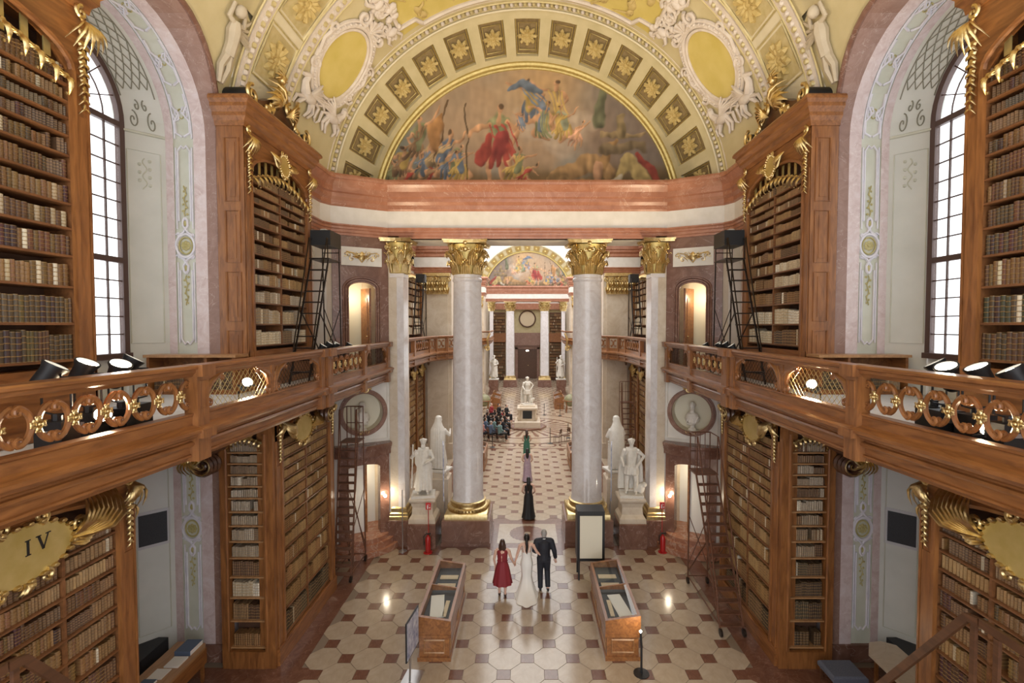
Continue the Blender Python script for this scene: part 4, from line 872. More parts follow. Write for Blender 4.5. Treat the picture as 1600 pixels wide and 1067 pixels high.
            m = MB(); m.box(0, 1.24, 0, 5.97, -.05, .0, f2); m.box(.1, 1.1, .6, 2.6, 0, .03, f2); m.box(.1, 1.1, 2.8, 5.0, 0, .03, f2); build(m, 'end_panel', 'wood_up', root)
            if near:
                g = MB(); drop_ornament(g, f2, .12, 5.75, 1.35, .22); drop_ornament(g, f2, .16, 5.4, .9, .2); build(g, 'gilt_foliage', 'gold', root, True)
    return root
def pal_un(i, j): return DARK if i < 2 else (BROWN if i < 8 else BROWN + DARK)
UPW, LOW = 3.42, 3.36
for s in (-1, 1):
    sd = SIDE[s]
    upper_case(s, 11.32, UPW, 'tall upper bookcase with gilt crest on the %s gallery beside the black ladder' % sd, False)
    upper_case(s, 7.33 - UPW, UPW, 'dark foreground upper bookcase on the %s gallery, cut off by the picture edge' % sd, True)
    lower_case(s, 11.28, LOW, 'free-standing lower bookcase on the %s with shelves on two faces behind a rolling ladder' % sd, end=True)
    lower_case(s, 7.2 - LOW, LOW, 'foreground lower bookcase on the left under a gilt cartouche marked IV' if s < 0 else 'foreground lower bookcase on the right under a gilt cartouche without visible numeral', numeral='IV' if s < 0 else None, near=True)
    fill_case(s, 6.48, 7.33 - UPW, UPW, ZU, 11.75, .26, .5, pal_un, 'upper foreground', .062, (UPW / 2,), 11 + s)
    fill_case(s, 5.86, 7.2 - LOW, LOW, ZL, 5.32, .27, .42, lambda i, j: TAN if i % 4 == 2 else BROWN + TAN[2:4], 'lower foreground', .05, (LOW * .36, LOW * .68), 21 + s, .03)
    if s < 0: pu = lambda i, j: (PALE + GREY) if i < 2 else (GREY + TAN if i < 5 else TAN + BROWN)
    else: pu = lambda i, j: (DARK + BROWN if (i == 0 and j == 0) else PALE) if i in (0, 1) else ((PALE if j == 0 else TAN + BROWN) if i in (3, 4) else TAN + BROWN)
    fill_case(s, 6.48, 11.32, UPW, ZU, 11.75, .26, .5, pu, 'upper middle', .055, (UPW / 2,), 31 + s, .05, .78)
    fill_case(s, 5.86, 11.28, LOW, ZL, 5.32, .27, .42, lambda i, j: DARK if i == 0 else TAN, 'lower middle', .048, (LOW / 2,), 41 + s, .03, .8)
# ================================================================== CAPITALS, COLUMNS
def capital(root, c, r, z0, z1, rot=0, name='capital', n=8):
    H = z1 - z0; fr = FR((c[0], c[1], z0), (math.cos(rot), math.sin(rot), 0), (-math.sin(rot), math.cos(rot), 0), (0, 0, 1))
    m = MB(); m.lathe([(r * .98, 0), (r * 1.06, .02), (r * 1.0, .06), (r * .96, .12), (r * .98, H * .5), (r * 1.12, H * .78), (r * 1.25, H * .88)], 24, fr); bell = build(m, name, 'gold_dull', root, True)
    m = MB()
    for row, (zb, hh, out, w) in enumerate(((.03, H * .42, .30, .30), (H * .28, H * .42, .38, .30))):
        for k in range(n):
            a = 2 * PI * (k + .5 * row) / n; ca, sa = math.cos(a), math.sin(a)
            pts = []; rad = []
            for t, ro, zt in ((0, 1.0, 0), (.3, 1.06, .3), (.6, 1.10, .62), (.82, 1.22, .9), (.95, 1.38, 1.0), (1.0, 1.46, .9), (1, 1.42, .82)):
                rr = r * (1 + (ro - 1) * (1 + .3 * row)); pts.append((rr * ca, rr * sa, zb + hh * zt)); rad.append(r * w * (1.0 - .45 * t) * .85)
            # flat-ish leaf: five fingers
            for j in (-2, -1, 0, 1, 2):
                off = j * r * .13; k2 = 1 - .12 * abs(j)
                m.tube([(p[0] - sa * off * (1.15 - i * .06), p[1] + ca * off * (1.15 - i * .06), zb + (p[2] - zb) * k2) for i, p in enumerate(pts)], [q * .30 for q in rad], 5, fr)
    for k in range(4):
        a = PI / 4 + k * PI / 2; ca, sa = math.cos(a), math.sin(a)
        for d in (-1, 1):
            P = spiral(0, 0, r * .30, 1.6, -1, PI * .6, 16)
            m.tube([((r * 1.12 + r * .1 + x) * ca - sa * d * r * .1, (r * 1.12 + r * .1 + x) * sa + ca * d * r * .1, H * .74 + y) for x, y in P], [r * .09 - r * .04 * i / 16 for i in range(17)], 5, fr)
        m.tube([(r * 1.0 * ca, r * 1.0 * sa, H * .45), (r * 1.15 * ca, r * 1.15 * sa, H * .7), (r * 1.4 * ca, r * 1.4 * sa, H * .88)], [r * .08, r * .1, r * .13], 5, fr)
        b = k * PI / 2; cb, sb = math.cos(b), math.sin(b)
        m.ell((r * 1.2 * cb, r * 1.2 * sb, H * .72), (r * .17, r * .17, r * .17), 7, 5, fr); m.ell((r * 1.26 * cb, r * 1.26 * sb, H * .9), (r * .16, r * .16, r * .15), 7, 5, fr)
        for d in (-1, 1): m.tube([(r * 1.16 * cb - sb * d * (.08 * r + x), r * 1.16 * sb + cb * d * (.08 * r + x), H * .72 + y) for x, y in spiral(.16 * r, 0, r * .15, 1.4, 1, PI)], r * .045, 5, fr)
    build(m, 'acanthus_leaves', 'gold', bell, True)
    m = MB(); P = []
    for k in range(4):
        a = k * PI / 2
        for t in (-.5, -.36, -.18, 0, .18, .36, .5):
            x = r * (1.28 + .20 * (2 * t) ** 2) ; y = t * r * 2.95; P.append((x * math.cos(a) - y * math.sin(a), x * math.sin(a) + y * math.cos(a)))
    m.prism(P, H * .9, H * .95, fr); m.prism([(x * 1.05, y * 1.05) for x, y in P], H * .95, H, fr); build(m, 'abacus', 'gold', bell)
    return bell
def round_column(c, label):
    root = thing('marble_column', label, 'column', (c[0], c[1], 0), 'columns of the hall screens')
    fr = FR((c[0], c[1], 0), (1, 0, 0), (0, 1, 0), (0, 0, 1))
    m = MB(); m.bbox(-.87, .87, -.87, .87, 0, .93, .02, fr); m.box(-.9, .9, -.9, .9, 0, .12, fr); build(m, 'plinth', 'marble_brown', root)
    m = MB(); m.bbox(-.78, .78, -.78, .78, .93, 1.13, .02, fr); m.lathe([(.76, 1.13), (.78, 1.19), (.74, 1.26), (.66, 1.28), (.64, 1.34), (.67, 1.40), (.66, 1.45), (.60, 1.48), (.57, 1.5)], 36, fr); b = build(m, 'base', 'gold', root, True, 50)
    m = MB()
    for k in range(40): a = 2 * PI * k / 40; m.ell((.745 * math.cos(a), .745 * math.sin(a), 1.2), (.05, .05, .07), 5, 4, fr)
    build(m, 'base_leaves', 'gold', b, True)
    m = MB(); m.lathe([(.60, 1.48), (.565, 1.58), (.565, 4.0), (.55, 6.5), (.515, 9.6), (.55, 9.66), (.55, 9.72), (.52, 9.76), (.52, 9.88)], 40, fr); build(m, 'shaft', 'marble_column', root, True, 30)
    capital(root, c, .52, 9.86, 11.1); return root
NEARC = [round_column((s * 2.24, 18.37), 'large round marble column with gilt capital on the %s of the front screen' % SIDE[s]) for s in (-1, 1)]
def square_pillar(s, y, sg, label):
    root = thing('marble_pilaster', label, 'pilaster', (s * 4.66, y, 0)); F = S(s); f = lambda a, yy, z: F(a, y + sg * yy, z)
    m = MB(); m.bbox(4.3, 5.05, -.1, .75, 0, .95, .02, f); build(m, 'plinth', 'marble_brown', root)
    m = MB(); m.bbox(4.32, 5.0, -.08, .7, .95, 1.1, .02, f); m.bbox(4.34, 4.98, -.06, .7, 1.1, 1.24, .06, f); m.bbox(4.38, 4.94, -.03, .68, 1.24, 1.42, .05, f); build(m, 'base', 'gold', root)
    m = MB(); m.box(4.44, 4.68, 0, .65, 1.4, 9.86, f); m.box(4.68, 4.9, .1, .65, 1.4, 9.86, f); m.box(4.41, 4.92, -.02, .66, 9.72, 9.86, f); build(m, 'shaft', 'marble_column', root)
    capital(root, (s * 4.66, y + sg * .28), .36, 9.86, 11.1, 0); return root
for s in (-1, 1): square_pillar(s, 17.58, 1, 'slim square marble pilaster with gilt capital at the %s end of the front screen' % SIDE[s])

# ================================================================== PORTAL WALLS IN THE CORNERS
def portal(s):
    wl = WALL[s]; L = 1.906; fr = FR((s * 6.66, 16.75, 0), (-s * .881, .472, 0), (0, 0, 1), (-s * .472, -.881, 0)); sd = SIDE[s]
    c = .98
    m = MB(); m.arch(.46, 1.5, 6.4, 11.2, 9.28, 9.58, -.4, 0, fr); m.box(0, .46, 6.3, 11.2, -.4, 0, fr); m.box(1.5, L, 6.3, 11.2, -.4, 0, fr); build(m, 'portal_wall', 'marble_brown', wl)
    m = MB()
    for d, r in ((.02, .05), (.1, .04), (-.05, .035)): m.tube([(.46 - d, 6.47, .02)] + [(c - (.52 + d) * math.cos(PI * k / 14), 9.28 + (.3 + d) * math.sin(PI * k / 14), .02) for k in range(15)] + [(1.5 + d, 6.47, .02)], r, 5, fr)
    m.box(.2, .36, 8.9, 9.0, 0, .05, fr); build(m, 'door_surround', 'marble_brown', wl, True)
    m = MB(); m.box(.3, .66 + 1, 10.08, 10.72, 0, .04, fr); pn = build(m, 'relief_tablet', 'plaster_white', wl)
    m = MB()
    for d in (-1, 1):
        for k in range(5): gspiral(m, fr, c + d * (.14 + .1 * k), 10.4 + .1 * math.sin(2.2 * k), .085, 1.2, d if k % 2 else -d, k, .018, .01, .05, 12, 4); leaf(m, fr, c + d * .08 * k, 10.4, PI / 2 + d * (.9 + .3 * k), .25, .025, .05)
        m.tube([(c, 10.2, .06), (c + d * .25, 10.5, .07), (c + d * .52, 10.55, .06)], .02, 5, fr)
    m.ell((c, 10.42, .06), (.1, .16, .05), 8, 5, fr); build(m, 'gilt_relief', 'gold', pn, True)
    # the little room behind the upper door and its wooden leaf
    m = MB(); m.box(.1, 1.9, 6.3, 9.9, -1.5, -1.45, fr); m.box(.1, .15, 6.3, 9.9, -1.45, -.4, fr); m.box(1.85, 1.9, 6.3, 9.9, -1.45, -.4, fr); m.box(.1, 1.9, 9.85, 9.9, -1.45, -.4, fr); build(m, 'passage', 'cream_room', wl)
    m = MB(); m.box(0, .07, 6.47, 9.35, 0, .62, lambda x, y, z: fr(1.12 + x + z * .30, y, -1.1 + z)); m.box(-.02, .0, 6.9, 9.0, .12, .5, lambda x, y, z: fr(1.12 + x + z * .30, y, -1.1 + z)); dr = struct(build(m, 'door_%d' % (1 if s < 0 else 2), 'wood'))
    m = MB(); m.ell((-.04, 7.6, .5), .03, 6, 5, lambda x, y, z: fr(1.12 + x + z * .30, y, -1.1 + z)); build(m, 'door_handle', 'gold', dr)
    for zz, pw in ((9.0, 22), (2.6, 14)):
        l = bpy.data.lights.new('passage_light', 'POINT'); l.energy = pw; l.color = (1, .86, .62); l.shadow_soft_size = .15; lo = bpy.data.objects.new('passage_light', l); link(lo); lo.location = fr(.8, zz, -.85)
    # white corner pilaster strip and bright bay beside it
    m = MB(); m.box(6.68, 7.12, 16.32, 16.78, 6.4, 11.2, S(s)); m.box(6.95, 7.12, 14.8, 16.4, 11.0, 11.2, S(s)); build(m, 'corner_strip', 'plaster_white', wl)
    m = MB(); f2 = FR((s * 7.1, 14.85, 0), (0, 1, 0), (0, 0, 1), (-s, 0, 0)); m.arch(.05, 1.45, 6.4, 11.1, 10.1, 10.75, 0, .06, f2); m.tube([(.75 - .62 * math.cos(PI * k / 14), 10.0 + .62 * math.sin(PI * k / 14), .04) for k in range(15)], .04, 5, f2); build(m, 'blind_arch', 'plaster_white', wl)
    # ---- lower part: white wall with round bust niche, stone doorway, curved steps
    zc, ri = 4.92, .68; m = MB(); n = 32; vs = []
    for k in range(n):
        a = 2 * PI * k / n; ca, sa = math.cos(a), math.sin(a)
        t = min((L - c) / ca if ca > 1e-6 else 9, c / -ca if ca < -1e-6 else 9, (6.4 - zc) / sa if sa > 1e-6 else 9, (zc - 3.4) / -sa if sa < -1e-6 else 9)
        for r in (ri, t): vs.append(fr(c + r * ca, zc + r * sa, 0))
        vs.append(fr(c + ri * ca, zc + ri * sa, -.5))
    m.add(vs, [(3 * k, 3 * k + 1, 3 * ((k + 1) % n) + 1, 3 * ((k + 1) % n)) for k in range(n)])
    for x0, x1 in ((0, .02), (L - .02, L)): m.box(x0, x1, 3.4, 6.4, -.5, 0, fr)
    for q in (.8,): m.tube([(.1, 3.95, 0), (.1, 5.95, 0), (L - .1, 5.95, 0), (L - .1, 3.95, 0)], .025, 4, fr, closed=True)
    build(m, 'bust_wall', 'plaster_white', wl)
    m = MB(); m.add(vs, [(3 * k, 3 * k + 2, 3 * ((k + 1) % n) + 2, 3 * ((k + 1) % n)) for k in range(n)]); m.prism([(c + ri * math.cos(2 * PI * k / n), zc + ri * math.sin(2 * PI * k / n)) for k in range(n)], -.52, -.5, fr); build(m, 'bust_niche', 'cream_room', wl)
    m = MB()
    for r, t in ((.73, .06), (.80, .035)): m.tube([(c + r * math.cos(2 * PI * k / 40), zc + r * math.sin(2 * PI * k / 40), .03) for k in range(40)], t, 8, fr, closed=True)
    build(m, 'niche_frame', 'marble_jamb', wl, True)
    g = MB(); gspiral(g, fr, c + .1, zc + .82, .14, 1.6, 1, 0, .05, .02, .08); gspiral(g, fr, c - .25, zc + .8, .1, 1.5, -1, 0, .04, .02, .08)
    for k in range(7): leaf(g, fr, c - .1 + .05 * k, zc + .85, PI - .3 * k, .25, .035, .08)
    for k in range(5): leaf(g, fr, c - .1 + .05 * k, zc - .76, PI - .6 * k, .16, .025, .08)
    build(g, 'niche_ornament', 'gold', wl, True)
    # doorway
    m = MB(); m.arch(.42, 1.52, 0, 3.45, 2.98, 3.08, -.35, .1, fr); m.box(.1, .42, 0, 3.45, -.35, .1, fr); m.box(1.52, 1.84, 0, 3.45, -.35, .1, fr); m.box(.0, L, 0, 3.4, -.36, -.01, fr) if False else None
    arc = [(.0 + L * k / 12, .1 + .30 * math.sin(PI * k / 12)) for k in range(13)]
    for z0, z1, e in ((3.40, 3.58, 0), (3.58, 3.68, .06), (3.68, 3.76, .14), (3.76, 3.84, .2)):
        poly = [(x, y + e) for x, y in arc] + [(L, -.02), (0, -.02)]
        m.prism(poly, z0, z1, lambda x, y, z: fr(x, z, y))
    build(m, 'stone_doorway', 'marble_brown', wl)
    m = MB(); m.box(.1, L - .1, 0, 3.3, -1.3, -1.25, fr); m.box(.1, .2, 0, 3.3, -1.25, -.3, fr); m.box(1.75, 1.85, 0, 3.3, -1.25, -.3, fr); m.box(.1, 1.85, 3.25, 3.35, -1.25, -.3, fr); m.box(0, .1, 0, 3.4, -.36, 0, fr); m.box(1.84, L, 0, 3.4, -.36, 0, fr); build(m, 'lower_passage', 'white_paint', wl)
    m = MB(); m.box(.42, 1.05, .5, 2.98, -.34, -.28, fr); m.box(.5, .97, .7, 1.7, -.28, -.265, fr); m.box(.5, .97, 1.85, 2.85, -.28, -.265, fr); d2 = struct(build(m, 'door_%d' % (3 if s < 0 else 4), 'white_paint'))
    m = MB(); m.box(1.05, 1.12, .5, 2.98, -.36, -.22, fr); build(m, 'door_edge', 'wood', d2)
    for i, (r, z0, z1) in enumerate(((1.22, 0, .2), (1.04, .2, .4), (.86, .4, .55))):
        m = MB(); P = [(c + r * math.cos(PI * k / 20) * .98, .0 + r * .62 * math.sin(PI * k / 20)) for k in range(21)] + [(c - r * .98, -.5 if i else -.2), (c + r * .98, -.5 if i else -.2)]
        m.prism(P, z0, z1, lambda x, y, z: fr(x, z, y)); build(m, 'portal_step', 'step_red', wl)
    m = MB(); m.box(0, L, 0, .5, -1.3, -.3, fr); build(m, 'passage_floor', 'step_red', wl)
    m = MB(); m.box(4.6, 4.98, 17.6, 19, 0, 11.2, S(s)); m.box(4.98, 7.1, 18.6, 19, 0, 11.2, S(s)); build(m, 'screen_pier', 'marble_beige', wl)
    # ---- the bust in its niche
    b = thing('marble_bust', 'white marble bust in the round niche over the %s doorway' % sd, 'bust', fr(c, 4.26, -.2)); f3 = at(fr, c, 0, -.22)
    m = MB(); m.lathe([(.15, 4.25), (.15, 4.3), (.08, 4.36), (.08, 4.46), (.12, 4.5)], 16, lambda x, y, z: f3(x, z, y)); build(m, 'socle', 'marble_statue', b, True)
    m = MB(); m.ell((0, 4.68, 0), (.27, .22, .16), 12, 8, f3); m.ell((.0, 4.82, .0), (.22, .1, .13), 10, 6, f3); m.tube([(0, 4.82, 0), (0, 5.0, .02)], [.09, .075], 8, f3); m.ell((0, 5.1, .03), (.105, .145, .125), 12, 8, f3); m.ell((0, 5.17, -.02), (.12, .11, .13), 10, 6, f3); m.ell((0, 5.07, .155), (.02, .04, .03), 6, 4, f3)
    for k in range(5): m.tube([(-.22 + .08 * k, 4.78, .1), (-.14 + .08 * k, 4.55, .17), (-.06 + .05 * k, 4.46, .12)], .025, 5, f3)
    bd = build(m, 'head_and_shoulders', 'marble_statue', b, True); rm = bd.modifiers.new('r', 'REMESH'); rm.mode = 'VOXEL'; rm.voxel_size = .022; rm.use_smooth_shade = True
    # small lamp beside the lower door
    lp = thing('wall_lamp', 'small round lamp glowing beside the %s lower doorway' % sd, 'lamp', fr(1.66, 1.86, .1))
    m = MB(); m.tube([fr(1.66, 1.86, .1), fr(1.66, 1.86, .2)], .03, 8); build(m, 'bracket', 'iron', lp)
    m = MB(); m.ell(fr(1.66, 1.9, .22), .055, 10, 6); build(m, 'bulb', 'lamp_lens', lp, True)
    l = bpy.data.lights.new('lamp_light', 'POINT'); l.energy = 12; l.color = (1, .85, .62); l.shadow_soft_size = .06; lo = bpy.data.objects.new('lamp_light', l); link(lo); lo.parent = lp; lo.location = Vector(fr(1.66, 1.9, .32)) - Vector(lp.location)
for s in (-1, 1): portal(s)

# ================================================================== GALLERIES
RZ = 7.42
RAIL = [(-.16, 7.25), (.0, 7.25), (.03, 7.29), (.06, 7.31), (.06, 7.35), (.10, 7.37), (.10, 7.40), (.08, RZ), (-.18, RZ), (-.18, 7.25)]
FASC = [(-.16, 6.60), (-.16, 6.71), (.0, 6.71), (.0, 6.68), (-.02, 6.665), (-.02, 6.54), (.02, 6.52), (.08, 6.50), (.13, 6.475), (.13, 6.43), (.09, 6.42), (.06, 6.37), (.01, 6.34), (-.04, 6.335), (-.04, 6.30), (.0, 6.29), (.02, 6.26), (.0, 6.23), (-.06, 6.22), (-.06, 6.11), (-.03, 6.10), (-.03, 6.07), (-.10, 6.04), (-.14, 5.99), (-.3, 5.99), (-.3, 6.3)]
def x_scroll():
    m = MB()
    for sx in (-1, 1):
        pts = []; rad = []
        top = [(.032 + .215 - math.sqrt(.215 ** 2 - q * q), q) for q in [-.192 + .384 * k / 18 for k in range(19)]]
        e = spiral(top[-1][0] + .02, top[-1][1] - .042, .047, 1.35, -1, math.radians(115), 16, .3)
        full = [(x, -y) for x, y in e][::-1] + top + e
        n = len(full)
        for i, (x, y) in enumerate(full): pts.append((sx * x, y, 0)); rad.append(.032 if 14 < i < n - 15 else .02)
        m.tube(pts, rad, 6); m.tube([(p[0], p[1], .022) for p in pts[8:-8]], .012, 4)
    return m
def rosette_flower():
    m = MB()
    for k in range(4):
        a = k * PI / 2 + PI / 4 * 0
        m.ell((.062 * math.cos(a), .062 * math.sin(a), .01), (.045 if k % 2 == 0 else .035, .035 if k % 2 == 0 else .045, .02), 7, 4)
        b = a + PI / 4; m.ell((.05 * math.cos(b), .05 * math.sin(b), 0), (.035, .035, .018), 6, 4)
        for d in (-.3, .3): m.ell((.095 * math.cos(a + d), .095 * math.sin(a + d), .012), (.02, .02, .014), 5, 4)
    m.ell((0, 0, .025), (.03, .03, .025), 8, 5); m.lathe([(.03, .02), (.045, .035), (.05, .02)], 10, cap=False); return m
XM = FM = None
def gallery(s):
    global XM, FM
    sd = SIDE[s]; F = S(s); root = thing('gallery', 'carved wooden gallery with scrolled balustrade along the %s side' % sd, 'gallery', (s * 5.6, 10, 5.99))
    secs = [((5.12, 3.4), (4.9, 7.16)), ((4.87, 7.16), (4.93, 11.86)), ((4.88, 11.86), (4.93, 17.52))]
    path = [p for sg in secs for p in sg]
    for pr, nm in ((RAIL, 'handrail'), (FASC, 'fascia')):
        for i, sg in enumerate(secs):
            m = MB(); P = list(sg)
            if i == 2: P = P + [(5.2, 17.56)]
            m.sweep(P, pr, F, side=1); build(m, nm, 'wood', root)
    m = MB(); m.prism([(5.25, 3.4), (5.05, 7.16), (5.0, 16.5), (7.1, 16.5), (7.1, 3.4)], 6.3, 6.46, F); m.box(7.1, 8.88, NY - NR, NY + NR - .03, 6.3, 6.46, F); m.box(5.0, 5.8, 16.5, 17.2, 6.3, 6.46, F); m.box(5.0, 6.66, 16.4, 17.0, 6.3, 6.46, F); build(m, 'deck', 'plaster_grey', root)
    m = MB(); m.box(5.1, 7.1, 3.4, 16.6, 6.2, 6.3, F); m.box(7.1, 8.88, NY - NR, NY + NR - .03, 6.2, 6.3, F); m.box(5.1, 5.8, 16.4, 17.3, 6.2, 6.3, F); build(m, 'soffit', 'wood', root)
    def a_at(y):
        for (a0, y0), (a1, y1) in secs:
            if y0 <= y <= y1: return a0 + (a1 - a0) * (y - y0) / (y1 - y0)
        return 4.95
    def post(y, w, inset=.0):
        m = MB(); a = a_at(y); f = FR((s * a, y, 0), (0, 1, 0), (0, 0, 1), (-s, 0, 0)); m.box(-w / 2, w / 2, 6.5, 7.3, -.16, .035, f); m.tube([(-w / 2 + .06, 6.78, .035), (w / 2 - .06, 6.78, .035), (w / 2 - .06, 7.18, .035), (-w / 2 + .06, 7.18, .035)], .012, 4, f, closed=True)
        m.box(-w / 2 - .01, w / 2 + .01, 6.0, 6.5, -.1, .045, f); m.box(-w / 2 - .02, w / 2 + .02, 7.25, 7.425, -.18, .13, f); m.box(-w / 2 - .02, w / 2 + .02, 6.34, 6.47, -.1, .13, f); build(m, 'post', 'wood_up', root)
    for y, w in ((3.7, .3), (7.28, .26), (11.72, .2), (12.05, .3), (14.75, .2), (17.3, .24)): post(y, w)
    if XM is None:
        t = build(x_scroll(), 'scroll_baluster', 'wood', None, True); XM = t.data; bpy.data.objects.remove(t)
        t = build(rosette_flower(), 'gilt_rosette', 'gold', None, True); FM = t.data; bpy.data.objects.remove(t)
    ys = [6.955 - .385 * k for k in range(9)] + [12.42 + .40 * k for k in range(6)]
    rz = PI / 2 if s < 0 else -PI / 2
    mrot = Matrix(((0, 0, -s), (-s * -1 if False else (1 if s < 0 else -1), 0, 0), (0, 1, 0)))
    for y in ys:
        o = bpy.data.objects.new('scroll_baluster', XM); link(o); o.parent = root; o.location = Vector((s * (a_at(y) + .07), y, 6.98)) - root.location; o.rotation_euler = mrot.to_euler()
        f = bpy.data.objects.new('gilt_rosette', FM); link(f); f.parent = o; f.location = (0, 0, .03); f.scale = (.82, .82, .9)
    # pierced panels with wire lattice
    for y0, y1 in ((7.42, 9.35), (9.55, 11.6), (14.88, 17.15)):
        a = a_at((y0 + y1) / 2); f = FR((s * a, y0, 0), (0, 1, 0), (0, 0, 1), (-s, 0, 0)); W = y1 - y0; m = MB()
        for d, x in ((1, 0), (-1, W)):
            if d < 0: m = MB()
            m.tube([(x + d * .02, 6.72, -.05), (x + d * .05, 6.95, -.04), (x + d * .14, 7.12, -.03), (x + d * .42, 7.24, -.04)], [.03, .045, .05, .03], 6, f); gspiral(m, f, x + d * .12, 6.8, .09, 1.3, -d, -PI / 2, .03, .02, -.04); gspiral(m, f, x + d * .45, 7.18, .06, 1.2, d, PI / 2, .025, .015, -.04)
            m.prism([(x, 7.25), (x + d * .4, 7.25), (x + d * .16, 7.16), (x + d * .06, 7.0), (x, 6.9)], -.12, -.03, f)
            build(m, 'scroll_bracket', 'wood', root, True)
        m = MB(); n = int(W / .13)
        for k in range(-5, n + 1):
            for d in (-1, 1):
                xa, xb = k * .13, k * .13 + .54
                if d < 0: xa, xb = xb, xa
                # clip to the opening
                q0, q1 = 0.0, 1.0; dx = xb - xa
                for lo, hi in ((0, W),):
                    t0, t1 = (lo - xa) / dx, (hi - xa) / dx; q0, q1 = max(q0, min(t0, t1)), min(q1, max(t0, t1))
                if q1 - q0 > .05: m.tube([(xa + dx * q0, 6.71 + .54 * q0, -.08), (xa + dx * q1, 6.71 + .54 * q1, -.08)], .0045, 3, f, cap=False)
        build(m, 'wire_lattice', 'gold_dull' if y0 < 9 else 'iron', root)
    m = MB(); f = FR((s * 4.9, 9.45, 0), (0, 1, 0), (0, 0, 1), (-s, 0, 0)); m.box(-.05, .05, 6.7, 7.26, -.13, -.02, f)
    for d in (-1, 1): m.tube([(d * .04, 6.74, -.04), (d * .06, 7.0, -.03), (d * .2, 7.2, -.04)], [.03, .04, .02], 6, f)
    build(m, 'mullion', 'wood', root, True)
    # gilt and carved consoles under the deck
    g = MB(); f = FR((s * 7.22, 10.95, 0), (s * -1, 0, 0), (0, 0, 1), (0, -1, 0))
    for t in range(6): pass
    P = spiral(0, 4.88, .27, 1.9, 1, PI / 2, 26, .1)
    for r0 in (-.14, 0, .14): g.tube([(p, q, r0) for p, q in P], [.075 - .04 * k / 26 for k in range(27)], 6, f)
    g.tube([(.0, 5.14, 0), (.35, 5.32, 0), (.8, 5.75, 0), (1.3, 5.95, 0)], [.1, .12, .11, .08], 8, f); build(g, 'console', 'wood_dark', root, True)
    g = MB()
    for k in range(8): leaf(g, f, -.24, 4.85, PI / 2 + .9 - .3 * k, .34, .06, .1, .4)
    for k in range(6): leaf(g, f, -.32, 5.12, -PI / 2 + .25 * (k - 3), .5, .05, .08, .3)
    g.tube([(p, q, .2) for p, q in P], .02, 5, f); build(g, 'console_leaf', 'gold', root, True)
    return root
GAL = {s: gallery(s) for s in (-1, 1)}
# low bookcase against the far jamb on each gallery
for s in (-1, 1):
    A0 = 6.5; fr = FR((s * A0, 11.30, 0), (s, 0, 0), (0, 0, 1), (0, -1, 0)); root = thing('low_bookcase', 'waist-high bookcase under the %s window by the marble jamb' % SIDE[s], 'bookcase', (s * 7.5, 11.2, 6.46))
    m = MB(); m.box(-.05, 2.0, 7.29, 7.35, 0, .5, fr); build(m, 'top', 'wood_light', root)
    m = MB(); m.box(0, 1.95, 6.46, 7.29, 0, .03, fr); m.box(0, 1.95, 6.46, 6.56, .03, .42, fr); build(m, 'body', 'wood', root)
    for x in (0, .62, 1.9): m = MB(); m.box(x, x + .06, 6.56, 7.29, .03, .45, fr); build(m, 'upright', 'wood', root)
    for x0, x1 in ((.08, .62), (.7, 1.88)):
        L = x1 - x0; o = (s * (A0 + x0), 11.30 - .36, 0) if s > 0 else (s * (A0 + x1), 11.30 - .36, 0)
        shelf_books(o, (1, 0, 0), (0, 1, 0), L, 6.562, .62, .3, DARK + GREY[:2], ('low', 0), .04, .8, seed=5 + s)
